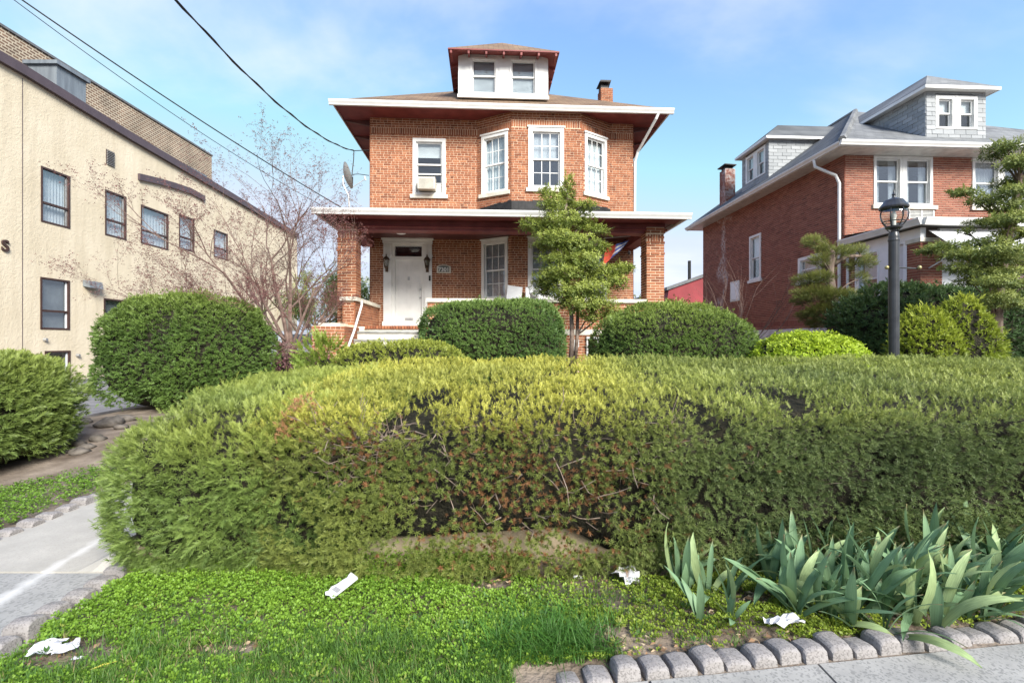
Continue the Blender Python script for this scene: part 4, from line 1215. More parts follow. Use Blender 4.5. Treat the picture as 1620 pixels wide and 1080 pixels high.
def hip_dormer(name, fr, width, z0, z1, depth, over, slope, wins, roof_at, cheeks):
    m_ = MB(); core_wall(m_, fr, 0, width, z0 - 0.1, z1, wins, t0=-0.1, t1=-0.012)
    for s_ in (0.0, width - 0.1): fr.box(m_, s_ + 0.005, s_ + 0.095, -depth, -0.101, z0 - 0.1, z1)
    dm_ = m_.build(name, M['slate_back'], nb)
    shingles(dm_, fr, 0, width, z0, z1, wins, lambda s: -9)
    q = fr.pt
    for s_ in cheeks:
        cf = Fr(q(s_, -depth, 0)[:2], q(s_, 0, 0)[:2]) if s_ == 0 else Fr(q(s_, 0, 0)[:2], q(s_, -depth, 0)[:2])
        if s_ == 0: shingles(dm_, cf, 0, depth, z0 - 0.05, z1, [], lambda s: roof_at(depth - s))
        else: shingles(dm_, cf, 0, depth, z0 - 0.05, z1, [], lambda s: roof_at(s))
    ez_ = z1 + 0.02; hw_ = width / 2 + over
    e = [q(-over, over, ez_), q(width + over, over, ez_), q(width + over, -depth - 1.2, ez_), q(-over, -depth - 1.2, ez_), q(width / 2, over - hw_, ez_ + hw_ * slope), q(width / 2, -depth - 1.6, ez_ + hw_ * slope)]
    m_ = MB(); m_.add([(p[0], p[1], p[2] + 0.07) for p in e], [(0, 1, 4), (1, 2, 5, 4), (3, 0, 4, 5)]); m_.build("dormer_roof", M['roof_grey'] if abs(fr.d[1]) > 0.5 else M['roof_grey_x'], dm_)
    m_ = MB(); fr.box(m_, -over, width + over, over - 0.02, over, ez_ - 0.02, ez_ + 0.07); fr.box(m_, -over, -over + 0.02, -depth - 0.3, over - 0.021, ez_ - 0.02, ez_ + 0.069); fr.box(m_, width + over - 0.02, width + over, -depth - 0.3, over - 0.021, ez_ - 0.02, ez_ + 0.069)
    fr.box(m_, -over + 0.021, width + over - 0.021, -0.6, over - 0.022, ez_, ez_ + 0.02)
    fr.box(m_, -over + 0.021, 0.03, -depth - 0.25, -0.601, ez_, ez_ + 0.02); fr.box(m_, width - 0.03, width + over - 0.021, -depth - 0.25, -0.601, ez_, ez_ + 0.02)
    m_.build("dormer_fascia", M['white'], dm_)
    for w_ in wins:
        mm = (w_[0] + w_[1]) / 2
        pair(nb, fr, *w_, dress=('shade', 0.5), cw=0.10, split=0.5)
    return dm_
fd = Fr((2.554, 0.0), (4.448, 0.0))
hip_dormer("dormer", fd, fd.len, 7.60, 9.0, 2.6, 0.24, 0.80, [(0.29, 1.62, 7.90, 8.90)], lambda t: 7.18 + (t + 0.75) * 0.635, [0, fd.len])
sd = Fr((0.3, 6.24), (0.3, 4.32))
hip_dormer("dormer", sd, sd.len, 7.80, 9.30, 2.4, 0.22, 0.80, [(0.30, 1.72, 8.10, 9.22)], lambda t: 7.18 + (t + 0.95) * 0.745, [sd.len])
# chimney at the back
m_ = MB(); m_.box(0.15, 0.6, 7.4, 7.9, 7.0, 9.3); chn = m_.build("chimney", M['mortar_side'], nb)
m_ = MB()
for fr in (Fr((0.14, 7.39), (0.61, 7.39)), Fr((0.14, 7.91), (0.14, 7.39))): lay(m_, fr, brick_list(0, fr.len, 7.3, 9.29, [], bond="run", joint=0.011), rn)
m_.build("chimney_brickwork", M['brick_side'], chn, kind="stuff")
m_ = MB(); m_.box(0.2, 0.52, 7.45, 7.85, 9.3, 9.42); m_.hexa([(0.08, 7.3, 9.46), (0.62, 7.3, 9.43), (0.62, 8.0, 9.43), (0.08, 8.0, 9.46), (0.08, 7.3, 9.50), (0.62, 7.3, 9.47), (0.62, 8.0, 9.47), (0.08, 8.0, 9.50)]); m_.build("chimney_cap", M['black'], chn)

# sunroom
sv = Fr((0.0, -0.001), (0.0, -2.5))
# (runs towards the street: outward normal must point left)
sv = Fr((0.0, 0.0), (0.0, -2.5)); 
ST = 4.47
m_ = MB()
sv.box(m_, 0.03, 2.5, -0.16, -0.012, 0.6, 2.45)
m_.box(0.03, 5.2, -2.49, -2.30, 0.6, 2.1)
sbase = m_.build("sunroom_base", M['mortar_r'], nb)
m_ = MB(); lay(m_, sv, brick_list(0, 2.5, 1.2, 2.45, [], bond="run", joint=0.011), rn); m_.build("brickwork", M['brick_r'], sbase, kind="stuff")
m_ = MB(); sv.box(m_, 0.012, 0.40, -0.15, 0.0, 2.451, 4.0); m_.build("brick_pilaster", M['brick_plain'], nb)
m_ = MB()
sv.box(m_, 0.0, 2.5, -0.14, 0.0, 4.0, 4.30); sv.box(m_, 0.41, 0.53, -0.14, 0.01, 2.451, 3.999); sv.box(m_, 1.26, 1.66, -0.14, 0.012, 2.451, 3.999); sv.box(m_, 2.02, 2.12, -0.14, 0.01, 2.451, 3.999)
sv.box(m_, 0.531, 1.259, -0.12, 0.04, 2.452, 2.56)
m_.build("sunroom_frame", M['vinyl'], nb)
window(nb, sv, 0.53, 1.26, 2.561, 3.999, dress=('shade', 0.46), cw=0.05, sill=False, mat='vinyl', split=0.48)
m_ = MB(); sv.box(m_, 0.59, 1.2, -0.13, -0.125, 2.6, 3.25); m_.build("window_screen", M['screen'], nb)
m_ = MB(); sv.box(m_, 1.66, 2.02, -0.10, -0.05, 2.452, 3.999); m_.build("sunroom_panel", M['siding'], nb)
# corner pier
m_ = MB(); m_.box(0.012, 0.55, -2.488, -2.135, 0.6, 3.95); pier = m_.build("corner_pier", M['mortar_r'], nb)
m_ = MB()
for fr in (Fr((0.0, -2.12), (0.0, -2.5)), Fr((0.0, -2.5), (0.56, -2.5))): lay(m_, fr, brick_list(0, fr.len, 1.5, 3.94, [], bond="run", joint=0.012), rn)
m_.build("brickwork", M['brick_r'], pier, kind="stuff")
m_ = MB(); m_.box(-0.03, 0.59, -2.53, -2.1, 3.951, 4.05); m_.build("pier_cap", M['stone'], pier)
m_ = MB(); m_.box(-0.16, 5.6, -2.72, -0.003, 4.33, 4.40); m_.add([(-0.18, -2.74, 4.401), (5.6, -2.74, 4.401), (5.6, -0.003, 4.62), (-0.18, -0.003, 4.62)], [(0, 1, 2, 3)]); m_.build("sunroom_roof", M['roof_grey_x'], nb)
m_ = MB(); gutter_run(m_, (-0.165, -0.05), (-0.165, -2.74), (-1, 0), 4.32, h=0.16); m_.build("sunroom_gutter", M['white'], nb)
m_ = MB(); gutter_run(m_, (-0.165, -2.725), (5.6, -2.725), (0, -1), 4.30, h=0.17); m_.build("sunroom_gutter", M['white_old'], nb)
# awning boards over the sunroom entrance
aw = empty("awning", parent=nb)
for k in range(9):
    t = k / 8
    m_ = MB(); y_ = -2.56 - 0.75 * t; z_ = 4.22 - 0.60 * t
    m_.hexa([(0.15, y_ - 0.095, z_ - 0.085), (3.6, y_ - 0.095, z_ - 0.085), (3.6, y_, z_ - 0.012), (0.15, y_, z_ - 0.012), (0.15, y_ - 0.095, z_ - 0.073), (3.6, y_ - 0.095, z_ - 0.073), (3.6, y_, z_), (0.15, y_, z_)])
    m_.build("awning_slat", M['siding'], aw)
for x in (0.2, 3.55):
    m_ = MB(); m_.tube([(x, -3.3, 3.6), (x, -2.52, 3.3)], 0.015, 6); m_.build("awning_arm", M['white'], aw)
m_ = MB(); m_.box(0.56, 1.25, -2.44, -2.36, 2.1, 4.3); m_.box(1.9, 2.1, -2.44, -2.36, 2.1, 4.3); m_.box(2.9, 3.1, -2.44, -2.36, 2.1, 4.3); m_.box(0.561, 5.2, -2.43, -2.37, 3.95, 4.31); m_.build("sunroom_front", M['vinyl'], nb)
m_ = MB(); m_.box(1.251, 1.899, -2.41, -2.40, 2.1, 3.949); m_.box(2.101, 2.899, -2.41, -2.40, 2.1, 3.949); m_.build("sunroom_pane", M['glass_b'], nb)
m_ = MB()
for k in range(9): m_.box(3.101, 5.2, -2.44, -2.40 - 0.02 * 0, 2.1 + k * 0.2, 2.1 + k * 0.2 + 0.19)
m_.build("siding", M['siding'], nb)
# porch steps railing
rl = empty("porch_railing", parent=nb)
m_ = MB(); m_.tube([(0.5, -3.5, 2.50), (2.7, -3.5, 2.62)], 0.022, 6); m_.tube([(2.7, -3.5, 2.62), (4.2, -4.2, 2.0)], 0.022, 6); m_.build("top_rail", M['white'], rl)
for k in range(16):
    m_ = MB(); x = 0.55 + k * 0.14; m_.tube([(x, -3.5, 1.8), (x, -3.5, 2.5 + 0.12 * (x - 0.5) / 2.2)], 0.011, 5); m_.build("baluster", M['white'], rl)
m_ = MB(); m_.box(0.4, 4.2, -3.6, -2.5, 0.6, 1.82); m_.build("entry_landing", M['stone'], nb)
print("neighbour ok")
# ================================================================== stucco apartment block on the left
def stucco_mat():
    m, n, l, b = new_mat("cream_trowelled_stucco")
    tcn = n.new("ShaderNodeTexCoord")
    nz = n.new("ShaderNodeTexNoise"); nz.inputs["Scale"].default_value = 0.7; nz.inputs["Detail"].default_value = 6
    l.new(tcn.outputs["Object"], nz.inputs["Vector"])
    rp = n.new("ShaderNodeValToRGB")
    rp.color_ramp.elements[0].position = 0.3; rp.color_ramp.elements[0].color = (0.58, 0.505, 0.37, 1)
    rp.color_ramp.elements[1].position = 0.7; rp.color_ramp.elements[1].color = (0.67, 0.59, 0.45, 1)
    l.new(nz.outputs["Fac"], rp.inputs[0])
    mp = n.new("ShaderNodeMapping"); mp.inputs["Scale"].default_value = (3, 3, 0.25)
    l.new(tcn.outputs["Object"], mp.inputs[0])
    n4 = n.new("ShaderNodeTexNoise"); n4.inputs["Scale"].default_value = 1.2; n4.inputs["Detail"].default_value = 5
    l.new(mp.outputs[0], n4.inputs["Vector"])
    r4 = n.new("ShaderNodeMapRange"); r4.inputs[1].default_value = 0.45; r4.inputs[2].default_value = 0.8; r4.inputs[3].default_value = 0.0; r4.inputs[4].default_value = 0.6
    l.new(n4.outputs["Fac"], r4.inputs[0])
    mx = n.new("ShaderNodeMixRGB"); mx.inputs["Color2"].default_value = (0.47, 0.40, 0.285, 1)
    l.new(r4.outputs[0], mx.inputs["Fac"]); l.new(rp.outputs[0], mx.inputs["Color1"])
    l.new(mx.outputs[0], b.inputs["Base Color"])
    b.inputs["Roughness"].default_value = 0.92
    b.inputs["Specular IOR Level"].default_value = 0.2
    n2 = n.new("ShaderNodeTexNoise"); n2.inputs["Scale"].default_value = 5.5; n2.inputs["Detail"].default_value = 8; n2.inputs["Distortion"].default_value = 1.4
    l.new(tcn.outputs["Object"], n2.inputs["Vector"])
    r2 = n.new("ShaderNodeValToRGB"); r2.color_ramp.elements[0].position = 0.47; r2.color_ramp.elements[1].position = 0.56
    l.new(n2.outputs["Fac"], r2.inputs[0])
    n3 = n.new("ShaderNodeTexNoise"); n3.inputs["Scale"].default_value = 40; n3.inputs["Detail"].default_value = 4
    l.new(tcn.outputs["Object"], n3.inputs["Vector"])
    ad = n.new("ShaderNodeMath"); ad.operation = 'MULTIPLY_ADD'; ad.inputs[1].default_value = 0.25
    l.new(n3.outputs["Fac"], ad.inputs[0]); l.new(r2.outputs[0], ad.inputs[2])
    bp = n.new("ShaderNodeBump"); bp.inputs["Strength"].default_value = 0.22; bp.inputs["Distance"].default_value = 0.02
    l.new(ad.outputs[0], bp.inputs["Height"]); l.new(bp.outputs[0], b.inputs["Normal"])
    return m
M['stucco'] = stucco_mat()
M['plum'] = paint_mat("plum_brown_fascia", (0.085, 0.062, 0.070), rough=0.5, var=0.2)
M['brownframe'] = paint_mat("brown_window_frame", (0.060, 0.032, 0.026), rough=0.4, var=0.2)
M['duct'] = noise_mat("galvanised_duct", (0.16, 0.18, 0.20), (0.24, 0.27, 0.29), scale=2, rough=0.5, metal=0.3, stretch=(3, 3, 0.4))

AX = -16.2
ap = empty("apartment_block", (AX, 0, 0))
tag(ap, "cream stucco apartment block with brown windows and plum roof edge", "building")
AF = Fr((0, 40.0), (0, 9.0))          # outward normal would point left: flip below
class FrR(Fr):
    """wall facing +x, s measured along +y from y0"""
    def __init__(self, x, y0):
        self.p = (x, y0); self.d = (0, 1); self.n = (1, 0); self.len = 0
    def box(self, mb, s0, s1, t0, t1, z0, z1, tint=None):
        q = self.pt
        mb.hexa([q(s0, t1, z0), q(s1, t1, z0), q(s1, t0, z0), q(s0, t0, z0), q(s0, t1, z1), q(s1, t1, z1), q(s1, t0, z1), q(s0, t0, z1)], tint)
        return mb
AF = FrR(0, 0)
def YL(x): return 16.2 * 760 / (810 - x)
def ZL(x, y): return 1.5 + (540 - y) / 760 * YL(x)
# roof edge line (y, z): falls slightly to the back
edge = [(10.0, 10.42), (15.9, 10.30), (20.3, 10.02), (27.0, 9.75), (36.2, 9.30)]
wins = [  # (y0, y1, z0, z1)
    (YL(64.5), YL(110.5), 5.62, 7.54), (YL(166), YL(199.5), 5.74, 7.56), (YL(222.7), YL(266), 5.79, 7.48), (YL(283), YL(307), 6.03, 7.72), (YL(338), YL(360), 6.1, 7.6),
    (YL(63.5), YL(110), 1.92, 3.72), (YL(164), YL(199.5), 1.96, 3.22), (YL(221), YL(262), 1.96, 3.42), (YL(70.5), YL(111), -0.10, 1.17)]
m_ = MB()
ymin, ymax = 4.0, 36.2
core_wall(m_, AF, ymin, ymax, -0.3, 9.1, wins, t0=-0.3, t1=0.0)
for (a, za), (b, zb) in zip(edge[:-1], edge[1:]):
    m_.hexa([AF.pt(a, 0, 9.1), AF.pt(b, 0, 9.1), AF.pt(b, -0.3, 9.1), AF.pt(a, -0.3, 9.1), AF.pt(a, 0, za), AF.pt(b, 0, zb), AF.pt(b, -0.3, zb), AF.pt(a, -0.3, za)])
m_.box(0 - 0.3, -0.0005, ymin, 9.999, 9.1, 10.42)
m_.box(-5.0, -0.301, ymax - 0.3, ymax, -0.3, 9.2); m_.box(-5.0, -0.301, ymin, ymin + 0.3, -0.3, 10.3)
awall = m_.build("wall", M['stucco'], ap)
m_ = MB(); m_.box(-5.0, -0.31, ymin + 0.31, ymax - 0.31, 4.6, 4.8); m_.box(-1.9, -1.8, ymin + 0.4, ymax - 0.4, -0.2, 4.59); m_.box(-1.9, -1.8, ymin + 0.4, ymax - 0.4, 4.81, 9.0); m_.build("interior_wall", M['room'], ap)
m_ = MB(); pts = [(ymin, 10.42)] + edge[0:]
for (a, za), (b, zb) in zip(pts[:-1], pts[1:]):
    m_.hexa([AF.pt(a, 0.16, za - 0.02), AF.pt(b, 0.16, zb - 0.02), AF.pt(b, -0.3, zb + 0.002), AF.pt(a, -0.3, za + 0.002), AF.pt(a, 0.16, za + 0.30), AF.pt(b, 0.16, zb + 0.30), AF.pt(b, -0.3, zb + 0.30), AF.pt(a, -0.3, za + 0.30)])
m_.build("roof_edge", M['plum'], ap)
m_ = MB()
for (a, za), (b, zb) in zip(pts[:-1], pts[1:]):
    m_.poly([AF.pt(a, -0.3, za + 0.2), AF.pt(b, -0.3, zb + 0.2), AF.pt(b, -5.0, zb + 0.2), AF.pt(a, -5.0, za + 0.2)])
m_.build("roof_deck", M['slate_back'], ap)
# a lower strip of fascia above the middle windows
m_ = MB(); bnd = [(218, 284), (250, 291), (275, 298), (300, 306), (322, 318)]
for (xa, ya), (xb, yb) in zip(bnd[:-1], bnd[1:]):
    za, zb = ZL(xa, ya), ZL(xb, yb)
    m_.hexa([AF.pt(YL(xa), 0.10, za - 0.02), AF.pt(YL(xb), 0.10, zb - 0.02), AF.pt(YL(xb), -0.02, zb), AF.pt(YL(xa), -0.02, za), AF.pt(YL(xa), 0.10, za + 0.26), AF.pt(YL(xb), 0.10, zb + 0.26), AF.pt(YL(xb), -0.02, zb + 0.26), AF.pt(YL(xa), -0.02, za + 0.26)])
m_.build("fascia_strip", M['plum'], ap)
for i, (a, b, p, q) in enumerate(wins):
    m_ = MB(); cw = 0.06
    AF.box(m_, a, a + cw, -0.14, 0.02, p, q); AF.box(m_, b - cw, b, -0.14, 0.02, p, q); AF.box(m_, a + cw, b - cw, -0.14, 0.018, q - cw, q); AF.box(m_, a + cw, b - cw, -0.14, 0.018, p, p + cw)
    zm = p + (q - p) * 0.36
    AF.box(m_, a + cw, b - cw, -0.12, 0.0, zm - 0.035, zm + 0.035)
    w_ = m_.build("window", M['brownframe'], ap)
    m_ = MB()
    for (c0, c1) in ((p + cw, zm - 0.036), (zm + 0.036, q - cw)):
        AF.box(m_, a + cw, a + cw + 0.03, -0.09, -0.04, c0, c1); AF.box(m_, b - cw - 0.04, b - cw, -0.09, -0.04, c0, c1)
    m_.build("sash", M['vinyl'] if i >= 5 else M['steel'], w_)
    for (c0, c1) in ((p + cw, zm - 0.036), (zm + 0.036, q - cw)):
        m_ = MB(); AF.box(m_, a + cw + 0.001, b - cw - 0.001, -0.07, -0.06, c0, c1); m_.build("pane", M['glass_b'] if i < 5 else M['glass'], w_)
    m_ = MB()
    if i < 5:
        wavy_sheet(m_, AF, a + 0.25 * (b - a) if i == 0 else a, b, -0.22, p, q, 0.025, 7 + i % 3, 40); m_.build("curtain", M['curtain'], w_)
    elif i < 8:
        AF.box(m_, a + 0.05, b - 0.05, -0.18, -0.17, p, q); m_.build("screen", M['screen'], w_)
# expansion joint, vent, flood lamp, small fixtures
m_ = MB(); AF.box(m_, YL(35), YL(35) + 0.02, -0.001, 0.006, -0.3, 10.2); m_.build("expansion_joint", M['plum'], ap)
m_ = MB(); y0, y1, z0, z1 = YL(167.5), YL(181), ZL(174, 262), ZL(174, 238.5)
AF.box(m_, y0, y1, 0.0005, 0.012, z0, z1); vnt = m_.build("wall_vent", M['brownframe'], ap)
for k in range(9):
    m_ = MB(); h = (z1 - z0) / 9; q = AF.pt
    m_.hexa([q(y0 + 0.03, 0.05, z0 + h * k), q(y1 - 0.03, 0.05, z0 + h * k), q(y1 - 0.03, 0.01, z0 + h * k), q(y0 + 0.03, 0.01, z0 + h * k), q(y0 + 0.03, 0.055, z0 + h * k + 0.012), q(y1 - 0.03, 0.055, z0 + h * k + 0.012), q(y1 - 0.03, 0.01, z0 + h * k + 0.05), q(y0 + 0.03, 0.01, z0 + h * k + 0.05)])
    m_.build("louvre", M['steel'], vnt)
m_ = MB(); y0, y1, z0, z1 = YL(131), YL(153), ZL(142, 457), ZL(142, 444); q = AF.pt
m_.hexa([q(y0, 0.28, z0 + 0.02), q(y1, 0.28, z0 + 0.02), q(y1, 0.0, z0 + 0.08), q(y0, 0.0, z0 + 0.08), q(y0, 0.22, z1 - 0.04), q(y1, 0.22, z1 - 0.04), q(y1, 0.0, z1), q(y0, 0.0, z1)])
m_.build("flood_lamp", M['duct'], ap)
for (x, y) in ((70, 537), (122, 562)):
    m_ = MB(); c_ = AF.pt(YL(x), 0, ZL(x, y)); m_.tube([(0.0, c_[1], c_[2]), (0.10, c_[1], c_[2])], [0.07, 0.05], 8); m_.build("wall_fixture", M['steel'], ap)
text_mesh("sign_letter", "S", 0.50, M['brownframe'], ap, (0.03, YL(7), 1.5 + (540 - 397) / 760 * YL(7)), (R(90), 0, R(90)), extrude=0.025, bold=0.012)
# roof duct
dk = MB(); y0, y1 = YL(105), YL(143) + 0.2
zb_ = 10.1
dk.box(-1.4, -0.35, y0, y1, zb_, 11.55); dk.box(-1.5, -0.25, y0 - 0.1, y1 + 0.1, 11.551, 11.68)
d_ = dk.build("roof_duct", M['duct'], ap)
dk = MB(); dk.box(-2.2, -0.6, 24.0, 26.2, 9.9, 10.45); dk.box(-2.3, -0.5, 23.9, 26.3, 10.451, 10.55); dk.build("skylight_curb", M['duct'], ap)

# tan brick building behind it
rear = empty("rear_building", (-22.0, 0, 0))
tag(rear, "tall tan brick building rising behind the stucco block", "building")
m_ = MB(); m_.box(-12, 0, 8.0, 35.2, -0.3, 15.05); m_.build("wall", M['brick_rear'], rear)
m_ = MB(); m_.box(-0.3, 0.06, 7.9, 35.26, 15.051, 15.16); m_.box(-12, -0.301, 34.9, 35.26, 15.051, 15.16); m_.build("coping", M['slate_back'], rear)
m_ = MB(); m_.box(-11.9, -0.31, 8, 34.9, 15.052, 15.08); m_.build("roof_deck", M['slate_back'], rear)

# far red building between the two houses
far = empty("red_building", (10.2, 34.0, 0), R(0))
tag(far, "low red painted building with white awning behind the brick house", "building")
M['redwall'] = paint_mat("red_painted_wall", (0.24, 0.035, 0.042), rough=0.7, var=0.25, scale=0.8)
m_ = MB()
m_.add([(0, 0, 0), (16, 3, 0), (16, 12, 0), (0, 9, 0), (0.9, 0, 5.15), (16, 3, 10.6), (16, 12, 10.6), (0.9, 9, 5.15)], [(0, 1, 5, 4), (1, 2, 6, 5), (2, 3, 7, 6), (3, 0, 4, 7)])
m_.build("wall", M['redwall'], far)
m_ = MB(); m_.add([(0.7, -0.2, 5.1), (16.2, 2.8, 10.6), (16.2, 12.2, 10.6), (0.7, 9.2, 5.1), (0.7, -0.2, 5.32), (16.2, 2.8, 10.82), (16.2, 12.2, 10.82), (0.7, 9.2, 5.32)], [(0, 3, 2, 1), (4, 5, 6, 7), (0, 1, 5, 4), (1, 2, 6, 5), (2, 3, 7, 6), (3, 0, 4, 7)]); m_.build("roof", M['slate_back'], far)
m_ = MB(); m_.tube([(2.8, 1.2, 5.5), (2.8, 1.2, 7.4)], 0.12, 8); m_.build("flue_pipe", M['black'], far)
m_ = MB()
for k in range(6):
    a0, a1 = math.pi / 2 * k / 6, math.pi / 2 * (k + 1) / 6
    y_ = lambda a: -0.05 + 0.4 - 1.1 * math.sin(a); z_ = lambda a: 3.35 + 0.75 * math.cos(a)
    m_.add([(1.9, y_(a0), z_(a0)), (4.4, y_(a0) + 0.4, z_(a0)), (4.4, y_(a1) + 0.4, z_(a1)), (1.9, y_(a1), z_(a1))], [(0, 1, 2, 3)])
m_.build("awning", M['white'], far)
m_ = MB(); m_.box(2.7, 3.2, 0.35, 0.62, 1.9, 3.4); fw = m_.build("window", M['white'], far)
m_ = MB(); m_.box(2.78, 3.12, 0.33, 0.349, 2.0, 3.3); m_.build("pane", M['glass_b'], fw)
print("buildings ok")
# ================================================================== vegetation helpers
M['needle'] = leaf_mat("needle_foliage", rough=0.5, trans=0.28, spec=0.35)
M['leaf'] = leaf_mat("soft_leaf", rough=0.5, trans=0.35, spec=0.35)
M['iris'] = leaf_mat("iris_leaf", rough=0.5, trans=0.25, spec=0.3)
vein_mat(M['iris'])
M['bark'] = noise_mat("grey_brown_bark", (0.09, 0.065, 0.05), (0.20, 0.155, 0.125), scale=14, rough=0.95, bump=0.7, bscale=40, stretch=(1, 1, 0.3))
M['twig'] = noise_mat("reddish_twig_bark", (0.12, 0.08, 0.066), (0.21, 0.145, 0.12), scale=10, rough=0.9)
M['deadtwig'] = noise_mat("dry_grey_twig", (0.15, 0.11, 0.085), (0.30, 0.24, 0.20), scale=12, rough=0.95)
M['inner'] = noise_mat("inner_branches_in_shade", (0.010, 0.010, 0.006), (0.034, 0.030, 0.018), scale=18, rough=1.0, bump=1.0, bscale=30, detail=8, dist=0.05)  # shade inside the foliage is put into this near-black branch colour

def sprig(L, n, nl, nw, ang=52, lift=0.25, seed=0, two=True):
    """flat shoot along +z with needles to both sides, as triangles"""
    r = random.Random(seed)
    vs, fs, sh = [], [], []
    def tri(a, b, c, s0, s1):
        k = len(vs); vs.extend([a, b, c]); fs.append((k, k + 1, k + 2)); sh.extend([s0, s0, s1])
    for i in range(n):
        t = (i + 0.5) / n
        z = L * t
        l = nl * (1.0 - 0.45 * t ** 2) * r.uniform(0.8, 1.15)
        for sd in (-1, 1):
            a = R(ang * (1 - 0.45 * t) + r.uniform(-12, 12))
            y = l * (lift + r.uniform(-0.3, 0.3))
            dx_, dz_ = math.sin(a) * l * sd, math.cos(a) * l
            tri((0, 0, z - nw / 2), (0, 0, z + nw / 2), (dx_, y, z + dz_), 0.25 + 0.4 * t, 0.65 + 0.35 * t)
    tri((-nw / 2, 0, L * 0.96), (nw / 2, 0, L * 0.96), (0, 0, L + nl * 0.7), 0.8, 1.0)
    return np.array(vs), np.array(fs), np.array(sh)

def rosette(n, l, w, seed=0, flat=0.35):
    """small broad leaves around a point, each folded along its middle"""
    r = random.Random(seed)
    vs, fs, sh = [], [], []
    for i in range(n):
        a = 6.283 * i / n + r.uniform(-0.5, 0.5); el = r.uniform(flat - 0.3, flat + 0.5)
        ll = l * r.uniform(0.7, 1.2)
        d = np.array([math.cos(a) * math.cos(el), math.sin(a) * math.cos(el), math.sin(el)])
        s = np.array([-math.sin(a), math.cos(a), 0])
        u = np.cross(d, s) * -1
        o = d * l * 0.25 + np.array([0, 0, r.uniform(-0.4, 0.3) * l])
        k = len(vs)
        vs += [o, o + d * ll * 0.5 + s * w / 2 + u * w * 0.15, o + d * ll, o + d * ll * 0.5 - s * w / 2 + u * w * 0.15]
        fs += [(k, k + 1, k + 2), (k, k + 2, k + 3)]
        sh += [0.3, 0.75, 1.0, 0.75]
    return np.array(vs), np.array(fs), np.array(sh)

def blade_tuft(n, h, w, spread, seed=0):
    r = random.Random(seed)
    vs, fs, sh = [], [], []
    for i in range(n):
        a = r.uniform(0, 6.283); q = r.uniform(0.3, 1) * spread; hh = h * r.uniform(0.6, 1.15)
        bx, by = r.uniform(-0.02, 0.02), r.uniform(-0.02, 0.02)
        s = (-math.sin(a) * w / 2, math.cos(a) * w / 2)
        k = len(vs)
        for t, ww in ((0, 1), (0.5, 0.8), (1, 0.05)):
            cx_, cy_ = bx + math.cos(a) * q * hh * t * t, by + math.sin(a) * q * hh * t * t
            z = hh * (t - 0.25 * q * t * t)
            vs += [(cx_ - s[0] * ww, cy_ - s[1] * ww, z), (cx_ + s[0] * ww, cy_ + s[1] * ww, z)]
            sh += [0.3 + 0.6 * t] * 2
        fs += [(k, k + 1, k + 3), (k, k + 3, k + 2), (k + 2, k + 3, k + 5), (k + 2, k + 5, k + 4)]
    return np.array(vs), np.array(fs), np.array(sh)

def unit(a):
    return a / np.maximum(np.linalg.norm(a, axis=-1, keepdims=True), 1e-9)

def scatter(tmpls, P, D, N, S, C, C2):
    """copies of the templates at P, growing along D, flat side to N; colours C (base) to C2 (tip)"""
    n = len(P)
    which = rng.integers(0, len(tmpls), n)
    D = unit(D); Y = unit(N - (N * D).sum(1, keepdims=True) * D); X = np.cross(Y, D)
    Vs, Fs, Cs = [], [], []; off = 0
    for k, (tv, tf, ts) in enumerate(tmpls):
        idx = np.where(which == k)[0]
        if not len(idx): continue
        m = len(tv)
        v = (tv[None, :, 0, None] * X[idx, None, :] + tv[None, :, 1, None] * Y[idx, None, :] + tv[None, :, 2, None] * D[idx, None, :]) * S[idx, None, None] + P[idx, None, :]
        c = C[idx, None, :] * (1 - ts[None, :, None]) + C2[idx, None, :] * ts[None, :, None]
        f = tf[None, :, :] + (np.arange(len(idx)) * m)[:, None, None] + off
        Vs.append(v.reshape(-1, 3)); Fs.append(f.reshape(-1, 3)); Cs.append(c.reshape(-1, 3))
        off += m * len(idx)
    return np.concatenate(Vs), np.concatenate(Fs), np.concatenate(Cs)

def noise3(P, f, seed, octs=3):
    r = np.random.default_rng(seed)
    out = np.zeros(len(P)); amp = 1.0; tot = 0
    for o in range(octs):
        for k in range(6):
            w = r.normal(size=3); w /= np.linalg.norm(w)
            out += amp * np.sin((P @ w) * f * (1.9 ** o) * r.uniform(0.7, 1.3) + r.uniform(0, 6.28)) / 6
        tot += amp; amp *= 0.6
    return out / tot * 1.8

def blob_dirs(half, nexp, count, front=1.0):
    """points and normals on a superellipsoid, even over its surface"""
    h = np.array(half)
    d = unit(rng.normal(size=(count * 14, 3)) * h)         # favour the long axes
    q = (np.abs(d / h) ** nexp).sum(1) ** (-1 / nexp)
    p = d * q[:, None]
    g = np.sign(p) * np.abs(p / h) ** (nexp - 1) / h
    nrm = unit(g)
    # sampling density of d, then area element
    dens = 1.0 / (np.prod(h) * ((d / h) ** 2).sum(1) ** 1.5)
    area = q ** 2 / np.maximum((d * nrm).sum(1), 0.05)
    w = area / dens * np.where(nrm[:, 1] < -0.35, front, np.where((nrm[:, 1] > 0.35) | (nrm[:, 2] < -0.5), 0.3, 1.0))
    w /= w.sum()
    idx = rng.choice(len(d), size=count, p=w, replace=True)
    return p[idx], nrm[idx]

